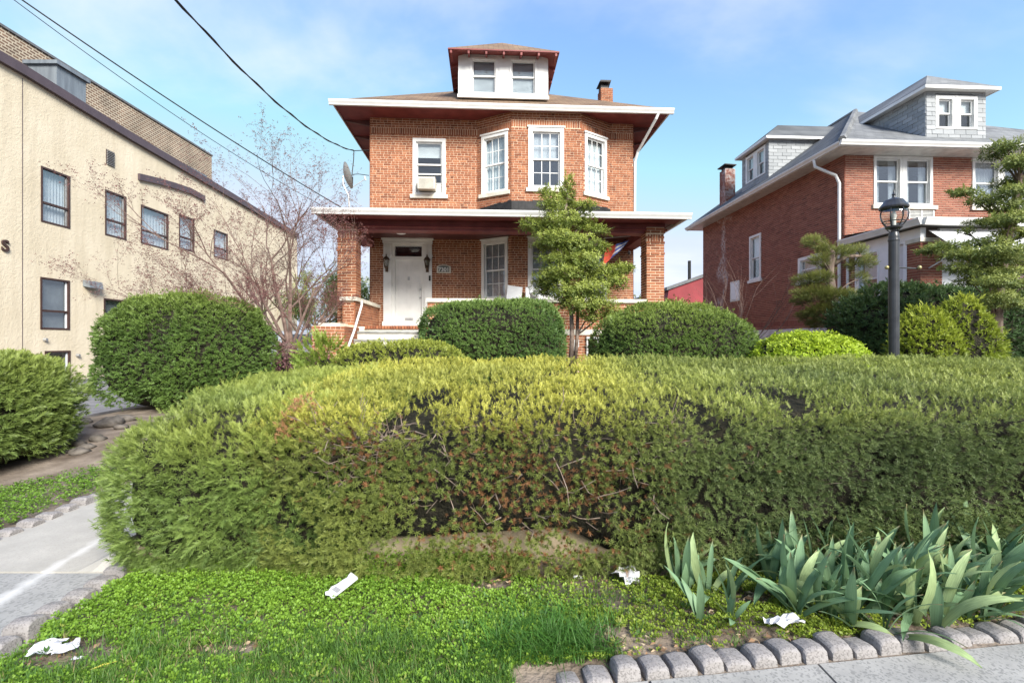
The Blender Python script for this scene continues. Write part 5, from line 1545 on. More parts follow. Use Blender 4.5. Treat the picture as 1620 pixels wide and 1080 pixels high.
def core_mesh(name, parent, half, nexp, xf, shrink, seed, lump):
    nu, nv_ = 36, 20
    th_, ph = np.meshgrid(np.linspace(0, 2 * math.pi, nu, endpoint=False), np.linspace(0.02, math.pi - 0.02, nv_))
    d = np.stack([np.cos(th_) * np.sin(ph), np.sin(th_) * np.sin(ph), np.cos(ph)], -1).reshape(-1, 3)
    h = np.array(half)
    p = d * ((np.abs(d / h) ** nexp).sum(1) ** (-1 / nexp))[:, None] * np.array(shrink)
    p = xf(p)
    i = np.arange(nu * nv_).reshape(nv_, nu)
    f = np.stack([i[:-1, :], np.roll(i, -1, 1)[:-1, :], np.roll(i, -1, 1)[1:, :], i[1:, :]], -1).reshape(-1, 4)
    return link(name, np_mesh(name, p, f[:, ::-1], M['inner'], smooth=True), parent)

def star(n, l, w, seed=0, stem=0.02):
    """shoot tip seen end-on: needles spreading round the axis"""
    r = random.Random(seed); vs, fs, sh = [], [], []
    for i in range(n):
        a = 2.4 * i + r.uniform(-0.4, 0.4); po = R(18 + 68 * (i + 0.5) / n + r.uniform(-8, 8)); ll = l * r.uniform(0.75, 1.15)
        d = np.array([math.sin(po) * math.cos(a), math.sin(po) * math.sin(a), math.cos(po)])
        s_ = np.array([-math.sin(a), math.cos(a), 0]) * w / 2
        o = np.array([0, 0, stem * (1 - (i + 0.5) / n)])
        k = len(vs); vs += [o + s_, o - s_, o + d * ll]; fs.append((k, k + 1, k + 2)); sh += [0.25, 0.25, 1.0 - 0.35 * i / n]
    return np.array(vs), np.array(fs), np.array(sh)
YEW_NEAR = [star(13, 0.026, 0.0062, s) for s in range(5)] + [sprig(0.045, 6, 0.024, 0.0062, seed=s) for s in range(3)]
YEW_LONG = [sprig(0.065, 8, 0.036, 0.0066, seed=s + 10) for s in range(4)] + [star(13, 0.034, 0.0068, s + 5) for s in range(3)]
YEW_MID = [star(9, 0.062, 0.024, s + 20, 0.04) for s in range(4)] + [sprig(0.09, 4, 0.05, 0.022, seed=s + 20, lift=0.15) for s in range(2)]
SPRAY = [sprig(0.20, 7, 0.075, 0.026, ang=58, seed=s + 30, lift=0.05) for s in range(4)]
PINE = [sprig(0.13, 7, 0.085, 0.008, ang=40, seed=s + 40, lift=0.6) for s in range(4)]
BROAD = [rosette(6, 0.05, 0.03, seed=s + 50) for s in range(4)]

def shrub(name, label, center, half, z0, z1, nexp=3.0, count=5000, yaw=0.0, tmpls=None, cols=((0.05, 0.09, 0.02), (0.10, 0.15, 0.03)), top=(0.16, 0.19, 0.03), toppow=1.0,
          lump=0.05, lf=3.0, seed=1, depth=0.10, scale=(0.8, 1.25), tilt=0.0, cat="hedge", group=None, dead=None, shrink=0.93, up=0.35, mat='needle', extra=None, rough=1.0, root=None, hug=0.0, patch=0.62, gapf=11.0, puff=0.032, strayp=0.04, colf=None, zlow=None, front=1.0, gapk=(0.9, 0.75)):
    """clipped shrub: Empty > foliage (stuff), shaded_inner_branches"""
    if root is None:
        root = empty(name, (0, 0, 0))
        tag(root, label, cat, group)
    c_ = np.array([center[0], center[1], (z0 + z1) / 2]); h = (half[0], half[1], (z1 - z0) / 2)
    ca, sa = math.cos(yaw), math.sin(yaw)
    def rot(p): return np.stack([p[:, 0] * ca - p[:, 1] * sa, p[:, 0] * sa + p[:, 1] * ca, p[:, 2]], 1)
    def xf(p):
        p = p.copy()
        p[:, 2] += tilt * p[:, 1] * np.clip((p[:, 2] + h[2]) / (2 * h[2]), 0, 1)
        p = rot(p) + c_
        if zlow is not None:
            t_ = np.clip((p[:, 2] - z0) / (z1 - z0), 0, 1); p[:, 2] += zlow(p[:, 0]) * (1 - t_)
        return p
    p, nr = blob_dirs(h, nexp, count, front)
    Pw, Nw = xf(p), rot(nr)
    gap = noise3(Pw, gapf, seed + 31, 2)
    # thin out what faces away from the street
    view = unit(np.array([0, 0, 1.5]) - Pw)
    inview = np.abs(Pw[:, 0]) / np.maximum(Pw[:, 1], 0.1) < 1.5
    keep = inview & (rng.random(count) < np.where((Nw * view).sum(1) > -0.25, 1.0, 0.12)) & (Nw[:, 2] > -0.75) & (rng.random(count) < np.clip(gapk[0] + gapk[1] * gap, 0.10, 1.0))
    Pw, Nw = Pw[keep], Nw[keep]
    ln = noise3(Pw, lf, seed)
    dep = np.abs(rng.normal(0, depth, len(Pw))) * rough
    Pw = Pw + Nw * (lump * ln + puff * noise3(Pw, gapf * 1.6, seed + 3, 2) - dep + 0.02)[:, None]
    stray = rng.random(len(Pw)) < strayp
    Pw = Pw + Nw * (stray * rng.uniform(0.03, 0.11, len(Pw)))[:, None] * (h[2] / 1.0)
    n = len(Pw)
    T = rng.normal(size=(n, 3)); T = unit(T - (T * Nw).sum(1, keepdims=True) * Nw)
    D = unit(Nw * (1.0 - hug) + T * 0.7 + np.array([0, 0, up]) + rng.normal(0, 0.2, (n, 3)))
    Nf = unit(Nw + np.array([0, 0, 0.5]) + rng.normal(0, 0.3, (n, 3)))
    S = rng.uniform(scale[0], scale[1], n)
    t = np.clip((ln * patch + 0.5) + 0.35 * noise3(Pw, gapf * 1.6, seed + 3, 2) + rng.normal(0, 0.18, n), 0, 1)[:, None]
    if colf is not None: lo_, hi_, top = colf(Pw, Nw)
    else: lo_, hi_ = np.array(cols[0]), np.array(cols[1])
    C = lo_ * (1 - t) + hi_ * t
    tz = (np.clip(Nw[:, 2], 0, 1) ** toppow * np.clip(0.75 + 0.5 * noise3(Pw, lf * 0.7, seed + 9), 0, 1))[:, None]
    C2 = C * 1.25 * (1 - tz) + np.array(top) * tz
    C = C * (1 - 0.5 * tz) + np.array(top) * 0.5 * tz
    if dead is not None:
        m = dead(Pw, Nw)
        drop = rng.random(n) > m * 0.58
        br = (rng.random(n) < m * 0.55) & drop
        bc = np.array([0.20, 0.10, 0.045]) * rng.uniform(0.55, 1.45, (n, 1))
        C = np.where(br[:, None], bc, C); C2 = np.where(br[:, None], bc * 1.2, C2)
        Pw = Pw - Nw * (m * rng.uniform(0, 0.14, n))[:, None]
        Pw, D, Nf, S, C, C2 = [a[drop] for a in (Pw, D, Nf, S, C, C2)]
    v, f, c = scatter(tmpls or YEW_MID, Pw, D, Nf, S, C, C2)
    fo = link("foliage", np_mesh("foliage", v, f, M[mat], c), root); fo["kind"] = "stuff"
    core_mesh("shaded_inner_branches", root, h, nexp, xf, shrink, seed, lump)
    return root

# ------------------------------------------------------------------ the front hedge: three shrubs grown together
def dead_mask(Pw, Nw):
    front = np.clip(-Nw[:, 1] * 1.6 + 0.1, 0, 1) * np.clip((1.08 - Pw[:, 2]) / 0.18, 0, 1)
    a = np.exp(-(((Pw[:, 0] - 0.15) / 0.62) ** 2 + ((Pw[:, 2] - 0.62) / 0.34) ** 2))
    b = np.exp(-(((Pw[:, 0] + 0.95) / 0.22) ** 2 + ((Pw[:, 2] - 0.86) / 0.16) ** 2))
    return np.clip((a * 1.15 + b * 1.0) * (0.75 + 0.75 * noise3(Pw, 5.5, 77)), 0, 1) * front

def twigs(root, boxes, n, seed, rad=0.0035, length=(0.12, 0.32), dirf=None):
    r = random.Random(seed); mb = MB()
    for (x0, x1, y0, y1, z0, z1) in boxes:
        for k in range(n):
            p = Vector((r.uniform(x0, x1), r.uniform(y0, y1), r.uniform(z0, z1)))
            d = Vector((r.gauss(0, 0.7), -0.5 + r.gauss(0, 0.35), r.gauss(0.15, 0.6))).normalized()
            l = r.uniform(*length); pts = [p]
            for j in range(3):
                d = (d + Vector((r.gauss(0, 0.25), r.gauss(0, 0.25), r.gauss(0.05, 0.25)))).normalized()
                pts.append(pts[-1] + d * l / 3)
            mb.tube(pts, [rad * 1.3, rad, rad * 0.8, rad * 0.4], 4, cap=False)
    o = mb.build("bare_twigs", M['deadtwig'], root); o["kind"] = "stuff"

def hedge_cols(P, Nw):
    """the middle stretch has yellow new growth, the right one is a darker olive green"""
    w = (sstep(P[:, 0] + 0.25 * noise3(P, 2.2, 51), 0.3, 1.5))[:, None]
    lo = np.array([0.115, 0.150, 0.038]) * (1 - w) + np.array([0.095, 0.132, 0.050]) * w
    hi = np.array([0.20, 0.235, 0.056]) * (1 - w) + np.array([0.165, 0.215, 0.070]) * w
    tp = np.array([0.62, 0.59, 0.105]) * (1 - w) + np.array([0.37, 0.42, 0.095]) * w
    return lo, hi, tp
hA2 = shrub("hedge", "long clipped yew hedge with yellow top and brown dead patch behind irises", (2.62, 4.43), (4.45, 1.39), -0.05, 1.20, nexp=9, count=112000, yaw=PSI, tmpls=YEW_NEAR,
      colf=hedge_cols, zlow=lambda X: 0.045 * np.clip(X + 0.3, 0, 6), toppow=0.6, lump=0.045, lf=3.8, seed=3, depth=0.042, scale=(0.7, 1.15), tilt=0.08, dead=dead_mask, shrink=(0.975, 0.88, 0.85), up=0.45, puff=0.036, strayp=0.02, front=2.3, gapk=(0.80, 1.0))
twigs(hA2, [(-0.85, 1.05, 2.98, 3.25, 0.28, 0.98), (-1.25, -0.75, 3.0, 3.2, 0.65, 0.95)], 150, 4)
twigs(hA2, [(1.5, 2.1, 3.1, 3.3, 0.45, 0.85), (3.0, 3.9, 3.2, 3.4, 0.4, 0.7)], 26, 14)
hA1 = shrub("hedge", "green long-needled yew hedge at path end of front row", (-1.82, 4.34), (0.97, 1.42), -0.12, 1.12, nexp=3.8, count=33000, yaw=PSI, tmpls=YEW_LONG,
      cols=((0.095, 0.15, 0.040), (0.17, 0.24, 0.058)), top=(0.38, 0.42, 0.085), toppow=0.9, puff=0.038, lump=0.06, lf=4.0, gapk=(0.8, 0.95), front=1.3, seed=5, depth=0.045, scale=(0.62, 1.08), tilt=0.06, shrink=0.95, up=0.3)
hA3 = hA2
# a broken grey branch showing in the right hedge, and a pale dead spray in the middle one
mb = MB(); mb.tube([(1.62, 3.30, 0.62), (1.72, 3.13, 0.70), (1.80, 3.08, 0.76), (1.92, 3.14, 0.80)], [0.012, 0.013, 0.012, 0.008], 6); mb.tube([(1.76, 3.1, 0.70), (1.88, 3.06, 0.71), (1.98, 3.10, 0.74)], [0.008, 0.007, 0.004], 5)
mb.build("broken_branch", M['deadtwig'], hA3)
n = 150
Pp = np.stack([rng.normal(-1.36, 0.05, n), rng.normal(3.02, 0.03, n), rng.normal(1.02, 0.065, n)], 1)
Pp[:, 0] += (Pp[:, 2] - 1.02) * 0.5
v, f, c = scatter(YEW_NEAR, Pp, unit(np.array([0.1, -0.6, 0.6]) + rng.normal(0, 0.5, (n, 3))), unit(np.array([0, -0.5, 0.8]) + rng.normal(0, 0.3, (n, 3))), rng.uniform(0.7, 1.1, n), np.tile([0.42, 0.22, 0.10], (n, 1)), np.tile([0.56, 0.34, 0.17], (n, 1)))
o = link("dead_spray", np_mesh("dead_spray", v, f, M['needle'], c), hA2); o["kind"] = "stuff"

# ------------------------------------------------------------------ other clipped shrubs
shrub("hedge", "large rounded dark green yew beside driveway and bare tree", (-5.98, 9.0), (1.38, 1.05), 0.22, 2.33, nexp=3.0, count=19000, cols=((0.075, 0.135, 0.032), (0.135, 0.215, 0.046)), top=(0.24, 0.31, 0.06), lump=0.11, lf=3.2, gapf=6.0, puff=0.07, seed=12, depth=0.07, scale=(0.5, 0.85))
shrub("hedge", "rounded light green yew hedge at far left edge", (-6.62, 5.5), (1.25, 0.92), 0.0, 1.33, nexp=3.4, count=20000, tmpls=[star(11, 0.046, 0.012, s + 60, 0.03) for s in range(4)] + [sprig(0.07, 6, 0.042, 0.011, seed=s + 60, lift=0.2) for s in range(3)], cols=((0.095, 0.145, 0.036), (0.17, 0.23, 0.054)), top=(0.33, 0.38, 0.07), lump=0.09, lf=3.6, seed=15, depth=0.08, scale=(0.8, 1.25))
shrub("hedge", "low flat yellow-green hedge in front of porch steps", (-1.66, 7.1), (0.98, 0.6), 0.35, 1.47, nexp=3.2, count=7000, cols=((0.13, 0.18, 0.034), (0.22, 0.27, 0.045)), top=(0.42, 0.44, 0.07), lump=0.045, lf=3.6, seed=17, depth=0.07, scale=(0.42, 0.72), yaw=PSI)
shrub("hedge", "big dark green clipped bush between steps and porch tree", (-0.36, 9.0), (1.30, 0.95), 0.5, 2.22, nexp=3.6, count=19000, cols=((0.075, 0.14, 0.038), (0.14, 0.225, 0.055)), top=(0.22, 0.31, 0.07), lump=0.085, lf=4, gapf=7.0, puff=0.055, seed=19, depth=0.06, scale=(0.42, 0.72), yaw=PSI)
shrub("hedge", "domed green bush right of porch tree below right column", (3.02, 9.1), (1.50, 1.0), 0.4, 2.17, nexp=2.5, count=17000, cols=((0.09, 0.16, 0.038), (0.165, 0.245, 0.054)), top=(0.31, 0.38, 0.075), lump=0.08, lf=3.6, gapf=7.0, puff=0.055, seed=23, depth=0.06, scale=(0.42, 0.72), yaw=PSI)
shrub("shrub", "low bright yellow-green rounded shrub left of lamp post", (4.98, 8.1), (0.92, 0.7), 0.35, 1.645, nexp=2.4, count=5200, tmpls=BROAD, cols=((0.20, 0.30, 0.02), (0.30, 0.41, 0.028)), top=(0.42, 0.52, 0.035), lump=0.04, lf=5, seed=27, depth=0.06, scale=(0.8, 1.2), cat="shrub", mat='leaf')
shrub("hedge", "dark green loose yew hedge behind lamp post at sunroom", (9.9, 10.95), (2.75, 0.75), 0.35, 2.72, nexp=3.0, count=12500, cols=((0.035, 0.075, 0.027), (0.07, 0.125, 0.04)), top=(0.12, 0.18, 0.05), lump=0.16, lf=2.6, seed=31, depth=0.13, scale=(0.85, 1.5), yaw=PSI)
gc = shrub("conifer_shrub", "golden green conifer shrub with two peaks right of lamp post", (6.93, 8.1), (0.58, 0.5), 0.2, 2.05, nexp=1.9, count=3600, cols=((0.16, 0.22, 0.026), (0.27, 0.33, 0.036)), top=(0.42, 0.46, 0.055), lump=0.07, lf=5, seed=33, depth=0.07, scale=(0.6, 1.0), cat="shrub", up=0.8)
shrub("", "", (7.60, 8.15), (0.62, 0.5), 0.2, 2.27, nexp=1.8, count=4200, cols=((0.16, 0.22, 0.026), (0.27, 0.33, 0.036)), top=(0.42, 0.46, 0.055), lump=0.07, lf=5, seed=35, depth=0.07, scale=(0.6, 1.0), up=0.8, root=gc)
shrub("shrub", "small pale green sapling shrub by basement window", (2.05, 9.6), (0.32, 0.22), 0.55, 1.22, nexp=2.2, count=260, tmpls=BROAD, cols=((0.15, 0.22, 0.04), (0.22, 0.30, 0.05)), top=(0.30, 0.36, 0.08), lump=0.1, seed=37, depth=0.1, scale=(0.7, 1.2), cat="shrub", mat='leaf', shrink=0.3)
shrub("shrub", "small feathery bright green shrub beside the bare tree", (-2.88, 7.4), (0.36, 0.3), 0.45, 1.50, nexp=2.2, count=700, tmpls=SPRAY, cols=((0.10, 0.17, 0.025), (0.17, 0.24, 0.035)), top=(0.28, 0.34, 0.05), lump=0.10, seed=39, depth=0.10, scale=(0.6, 0.95), cat="shrub", shrink=0.5, up=0.7)
shrub("shrub", "purple-brown low shrub at foot of the bare tree", (-4.25, 9.6), (0.75, 0.45), 0.45, 1.50, nexp=2.3, count=1500, tmpls=BROAD, cols=((0.10, 0.045, 0.05), (0.17, 0.08, 0.08)), top=(0.22, 0.12, 0.11), lump=0.12, seed=41, depth=0.12, scale=(0.5, 0.9), cat="shrub", mat='leaf', shrink=0.6)
print("shrubs ok")
# ================================================================== ground cover
BARE = [(-1.33, 2.25, 0.20, 0.06), (-0.15, 2.86, 0.18, 0.11), (0.49, 2.36, 0.14, 0.11), (0.80, 2.31, 0.24, 0.07), (1.22, 2.37, 0.24, 0.06), (-2.05, 2.22, 0.22, 0.13), (1.32, 2.70, 0.16, 0.07), (0.45, 3.0, 0.75, 0.09), (1.3, 3.14, 0.5, 0.07), (2.4, 3.2, 1.6, 0.10), (1.0, 2.55, 0.10, 0.05)]
def bare_mask(X, Y):
    m = np.zeros(len(X))
    for (x, y, rx, ry) in BARE:
        d = ((X - x) / rx) ** 2 + ((Y - y) / ry) ** 2
        m = np.maximum(m, np.clip(1.5 - d, 0, 1))
    return m
def bed_points(n, x0, x1, y0, y1, dens):
    X = rng.uniform(x0, x1, n); Y = rng.uniform(y0, y1, n)
    k = rng.random(n) < dens(X, Y)
    return X[k], Y[k]
def in_bed(X, Y):
    ok = (Y < curb_y(X) - 0.03) & (X > -2.36 + 0.05 * np.sin(Y * 17)) & np.where(X > 0.0, Y > edge_y(X) + 0.05, Y > 1.75)
    return ok
def flat2(X, Y): return np.stack([X, Y], 1)
def n2(X, Y, f, s): return noise3(np.stack([X, Y, np.zeros_like(X)], 1), f, s)

CLOVER = [rosette(5, 0.0125, 0.0105, seed=s + 70, flat=0.5) for s in range(5)]
def dens_cover(X, Y):
    lush = 1.0 - 0.6 * sstep(X, 0.2, 1.2)
    grass = np.exp(-(((X + 0.7) / 1.3) ** 2 + ((Y - 2.1) / 0.26) ** 2))
    d = (0.75 + 0.25 * lush) * (0.85 + 0.5 * n2(X, Y, 7, 5)) * (1 - 0.75 * grass)
    d = np.where(X > 0.1, d * np.clip(0.85 + 1.3 * n2(X, Y, 6, 8), 0.10, 1.3), d)
    return np.where(in_bed(X, Y), d * (1 - 0.96 * bare_mask(X, Y)), 0)
X, Y = bed_points(80000, -2.5, 3.6, 1.75, 3.5, dens_cover)
n = len(X)
hgt = np.clip(0.028 + 0.03 * sstep(-X, -0.2, 0.6) * sstep(Y, 2.25, 2.7) + 0.018 * n2(X, Y, 9, 12), 0.008, 0.10) * (1 - 0.6 * bare_mask(X, Y))
Z = terrain(X, Y) + hgt * rng.uniform(0.35, 1.15, n)
P = np.stack([X, Y, Z], 1)
g_ = sstep(X, -0.3, 0.9)[:, None]
t = np.clip(0.5 + 0.5 * n2(X, Y, 5, 21) + rng.normal(0, 0.22, n), 0, 1)[:, None]
lushc = np.array([0.125, 0.235, 0.024]) * (1 - t) + np.array([0.235, 0.39, 0.045]) * t
drier = np.array([0.18, 0.25, 0.026]) * (1 - t) + np.array([0.32, 0.40, 0.055]) * t
C = lushc * (1 - g_) + drier * g_
S = rng.uniform(0.8, 1.4, n)
v, f, c = scatter(CLOVER, P, unit(np.array([0, 0, 1.0]) + rng.normal(0, 0.25, (n, 3))), rng.normal(size=(n, 3)), S, C * 0.8, C * 1.15)
o = link("clover", np_mesh("clover", v, f, M['leaf'], c)); tag(o, "bright green clover and chickweed covering the front bed", "ground cover", kind="stuff")

# strip of weeds beyond the path
X = rng.uniform(-5.9, -3.98, 15000); Y = rng.uniform(2.6, 7.0, 15000)
lim = -4.03 - 0.056 * (Y - 3)
k = (X < lim) & (X > -4.75 - 0.9 * sstep(Y, 3.2, 2.4) - 0.35 * np.sin(Y * 3)) & (rng.random(15000) < np.clip(0.75 + n2(X, Y, 4, 31), 0.1, 1))
X, Y = X[k], Y[k]; n = len(X)
P = np.stack([X, Y, terrain(X, Y) + rng.uniform(0.005, 0.07, n)], 1)
t = np.clip(0.5 + 0.4 * n2(X, Y, 5, 22) + rng.normal(0, 0.2, n), 0, 1)[:, None]
C = np.array([0.095, 0.19, 0.022]) * (1 - t) + np.array([0.18, 0.31, 0.04]) * t
v, f, c = scatter(CLOVER, P, unit(np.array([0, 0, 1.0]) + rng.normal(0, 0.3, (n, 3))), rng.normal(size=(n, 3)), rng.uniform(1.0, 1.8, n), C * 0.8, C * 1.1)
o = link("weeds", np_mesh("weeds", v, f, M['leaf'], c)); tag(o, "green weeds growing between left edging stones and hedge", "ground cover", kind="stuff")

# grass
TUFT = [blade_tuft(7, 0.055, 0.0035, 0.9, seed=s) for s in range(5)]
TALL = [blade_tuft(8, 0.125, 0.0048, 1.3, seed=s + 9) for s in range(4)]
def dens_grass(X, Y):
    g1 = np.exp(-(((X + 0.75) / 1.15) ** 2 + ((Y - 2.08) / 0.26) ** 2)) + 0.8 * np.exp(-(((X + 2.0) / 0.35) ** 2 + ((Y - 2.0) / 0.10) ** 2))
    return np.where(in_bed(X, Y), np.clip(g1 * 1.3, 0, 1) * (1 - 0.97 * bare_mask(X, Y)), 0) + 0.05 * (0.5 + n2(X, Y, 4, 61) > 0.2)
X, Y = bed_points(19000, -2.45, 1.2, 1.75, 2.9, dens_grass)
ok = in_bed(X, Y); X, Y = X[ok], Y[ok]; n = len(X)
P = np.stack([X, Y, terrain(X, Y)], 1)
t = rng.random((n, 1))
C = np.array([0.055, 0.135, 0.022]) * (1 - t) + np.array([0.13, 0.25, 0.04]) * t
dry = rng.random((n, 1)) < 0.07
C = np.where(dry, np.array([0.30, 0.26, 0.12]), C)
v, f, c = scatter(TUFT, P, unit(np.array([0, 0, 1.0]) + rng.normal(0, 0.12, (n, 3))), rng.normal(size=(n, 3)), rng.uniform(0.7, 1.3, n), C * 0.75, C * 1.15)
X2 = rng.normal(0.16, 0.17, 420); Y2 = rng.normal(2.30, 0.10, 420); ok = in_bed(X2, Y2); X2, Y2 = X2[ok], Y2[ok]; n = len(X2)
P = np.stack([X2, Y2, terrain(X2, Y2)], 1); C = np.array([0.06, 0.15, 0.025]) * rng.uniform(0.8, 1.6, (n, 1))
v2, f2, c2 = scatter(TALL, P, unit(np.array([0, 0, 1.0]) + rng.normal(0, 0.2, (n, 3))), rng.normal(size=(n, 3)), rng.uniform(0.6, 1.1, n), C * 0.8, C * 1.2)
o = link("grass", np_mesh("grass", np.concatenate([v, v2]), np.concatenate([f, f2 + len(v)]), M['leaf'], np.concatenate([c, c2]))); tag(o, "short lawn grass at the front of the bed", "grass", kind="stuff")
# broad-leaved weeds dotted through the clover
X = rng.uniform(-2.3, 1.4, 420); Y = rng.uniform(2.0, 3.2, 420); k = in_bed(X, Y) & (rng.random(420) < np.clip(0.5 + n2(X, Y, 5, 71), 0, 1)); X, Y = X[k], Y[k]; n = len(X)
P = np.stack([X, Y, terrain(X, Y) + 0.035], 1); C = np.where(rng.random((n, 1)) < 0.7, np.array([0.07, 0.15, 0.03]), np.array([0.22, 0.26, 0.05])) * rng.uniform(0.8, 1.4, (n, 1))
v, f, c = scatter([rosette(8, 0.045, 0.016, seed=s_ + 140, flat=0.3) for s_ in range(4)], P, unit(np.array([0, 0, 1.0]) + rng.normal(0, 0.2, (n, 3))), rng.normal(size=(n, 3)), rng.uniform(0.4, 0.9, n), C * 0.85, C * 1.15)
o = link("weeds", np_mesh("weeds", v, f, M['leaf'], c)); tag(o, "darker broad-leaved weeds dotted through the front bed", "weeds", kind="stuff")
# dry leaf litter and straw on the bare soil
mb = MB(); r_ = random.Random(3)
for k in range(750):
    x = r_.uniform(-2.3, 3.4); y = r_.uniform(2.1, 3.35)
    if k % 3: 
        b_ = r_.choice(BARE); x = r_.gauss(b_[0], b_[2] * 0.7); y = r_.gauss(b_[1], b_[3] * 0.7)
    if not bool(in_bed(np.array([x]), np.array([y]))[0]): continue
    z = th(x, y) + 0.012; a = r_.uniform(0, 6.28); l = r_.uniform(0.012, 0.045); w = r_.uniform(0.002, 0.012)
    ca, sa = math.cos(a), math.sin(a)
    mb.add([(x - ca * l / 2, y - sa * l / 2, z), (x - sa * w, y + ca * w, z + 0.008), (x + ca * l / 2, y + sa * l / 2, z + 0.002), (x + sa * w, y - ca * w, z)], [(0, 1, 2), (0, 2, 3)], r_.random())
M['litter'] = brick_tint_mat("dry_leaf_litter", (0.10, 0.06, 0.035), (0.26, 0.16, 0.09), (0.45, 0.36, 0.24))
o = mb.build("leaf_litter", M['litter']); tag(o, "scattered dry leaves and straw on the bare soil", "litter", kind="stuff")
# stones and clods on the eroded bank at the left
bank = MB(); r_ = random.Random(8)
M['rock'] = noise_mat("dirty_grey_rock", (0.07, 0.06, 0.05), (0.16, 0.14, 0.12), scale=7, rough=0.95, bump=0.8, bscale=25)
for k in range(9):
    x = -5.15 - 0.16 * k * 0.8 + r_.uniform(-0.25, 0.25); y = 5.6 + 0.27 * k * 0.8 + r_.uniform(-0.3, 0.3); s = r_.uniform(0.06, 0.17)
    m_ = MB(); vs = []; fs = []
    for j in range(5):
        for i in range(8):
            ph = math.pi * (j + 0.5) / 5; an = 6.283 * i / 8; q = s * r_.uniform(0.75, 1.15)
            vs.append((math.sin(ph) * math.cos(an) * q * 1.4, math.sin(ph) * math.sin(an) * q, math.cos(ph) * q * 0.6))
    for j in range(4):
        for i in range(8): fs.append((j * 8 + i, (j + 1) * 8 + i, (j + 1) * 8 + (i + 1) % 8, j * 8 + (i + 1) % 8))
    fs += [tuple(range(8)), tuple(32 + i for i in range(7, -1, -1))]
    m_.add(vs, fs); o = m_.build("rock", M['rock'], smooth=True); o.location = (x, y, th(x, y) + s * 0.15); o.rotation_euler = (0, 0, r_.uniform(0, 3))
    tag(o, "grey rock on the eroded bank between left hedge and driveway", "rock", "rocks on the eroded bank")

# ================================================================== irises
def iris_leaf(L, W_, bend, twist, seed):
    r = random.Random(seed); vs = []; fs = []; cs = []
    ns = 8
    for j in range(ns + 1):
        t = j / ns
        ang = bend * t ** 1.7
        # centre line in the x-z plane, leaning towards +x
        if j == 0: px_, pz_ = 0.0, 0.0
        else:
            px_ += math.sin(ang) * L / ns; pz_ += math.cos(ang) * L / ns
        w = W_ / 2 * (0.62 + 0.38 * math.sin(min(t * 1.35, 1) * math.pi * 0.5)) * (1 - max(0, (t - 0.55) / 0.45) ** 1.7) + 0.0008
        tw = twist * t
        sx, sy, sz = math.sin(tw) * math.cos(ang), math.cos(tw), -math.sin(tw) * math.sin(ang)
        vs += [(px_ - sx * w, -sy * w, pz_ - sz * w), (px_ + math.cos(ang) * 0.004, 0.0, pz_ - math.sin(ang) * 0.004), (px_ + sx * w, sy * w, pz_ + sz * w)]
        g = 0.6 + 0.5 * t
        base = np.array([0.20, 0.325, 0.17]) * g if seed % 5 else np.array([0.32, 0.42, 0.19]) * g
        if j == ns and seed % 3 == 0: base = np.array([0.30, 0.24, 0.12])
        cs += [base * 0.93, base * 1.1, base]
    for j in range(ns):
        a = j * 3
        for k in (0, 1): fs += [(a + k, a + k + 1, a + k + 4), (a + k, a + k + 4, a + k + 3)]
    return np_mesh("leaf", np.array(vs), np.array(fs), M['iris'], np.array(cs), smooth=True)
iris_meshes = [iris_leaf(0.28 + 0.03 * (k % 7), 0.044 + 0.006 * (k % 4), 0.3 + 0.22 * (k % 6), 0.5 * ((k % 5) - 2) / 2, k) for k in range(22)]
ri = random.Random(17)
def iris(x, y, fans, label, lean=0.3, size=1.0, group="irises along the front edging", pale=False):
    root = empty("iris_plant", (x, y, th(x, y) - 0.01)); tag(root, label, "iris", group)
    for k in range(fans):
        fx, fy = (ri.gauss(0, 0.075), ri.gauss(0, 0.06)) if fans > 1 else (0, 0)
        az = ri.gauss(lean, 0.7)
        for j in range(ri.choice((5, 6, 7))):
            side = (j - 2.5) / 2.5
            o = link("leaf", ri.choice(iris_meshes), root, (fx + 0.012 * side, fy + ri.uniform(-0.012, 0.012), 0))
            o.rotation_euler = (ri.gauss(0, 0.16), max(-0.8, min(0.95, side * 0.55 + ri.gauss(0.38, 0.26))), az + (math.pi if ri.random() < 0.22 else 0) + ri.gauss(0, 0.28))
            s = size * ri.uniform(0.75, 1.15); o.scale = (s, s, s)
    return root
spots = [(1.52, 2.92, 4), (1.78, 2.80, 4), (1.62, 2.62, 3), (2.05, 2.98, 4), (2.02, 2.70, 4), (2.28, 2.80, 4), (1.88, 2.50, 3), (2.22, 2.56, 4), (2.52, 2.72, 4), (2.62, 2.96, 3), (2.48, 2.60, 3), (2.85, 2.80, 3), (2.95, 3.02, 3), (3.15, 2.90, 3)]
ordn = ["leftmost", "second from left", "third from left", "fourth from left", "fifth from left", "sixth from left"]
rows_ = [("in front row behind edging stones", [p for p in spots if p[1] < 2.68]), ("in middle row of dense clump", [p for p in spots if 2.68 <= p[1] < 2.88]), ("in back row against the hedge", [p for p in spots if p[1] >= 2.88])]
for word, ps in rows_:
    for k, (x, y, nf) in enumerate(sorted(ps)):
        iris(x, y, nf + 2, "blue-green sword-leaved iris, %s %s" % (ordn[k], word), lean=0.0, size=0.98)
iris(0.93, 2.86, 3, "small upright iris growing among chickweed beside white napkin", 0.5, 0.85)
iris(1.20, 2.78, 2, "short iris just left of the dense iris clump", 0.2, 0.8)
iris(0.98, 2.50, 1, "tiny iris shoot drooping left, nearest the bare soil", 2.6, 0.72)
iris(1.15, 2.52, 1, "tiny pale iris shoot between two bare soil patches", 0.2, 0.62)
print("bed ok")

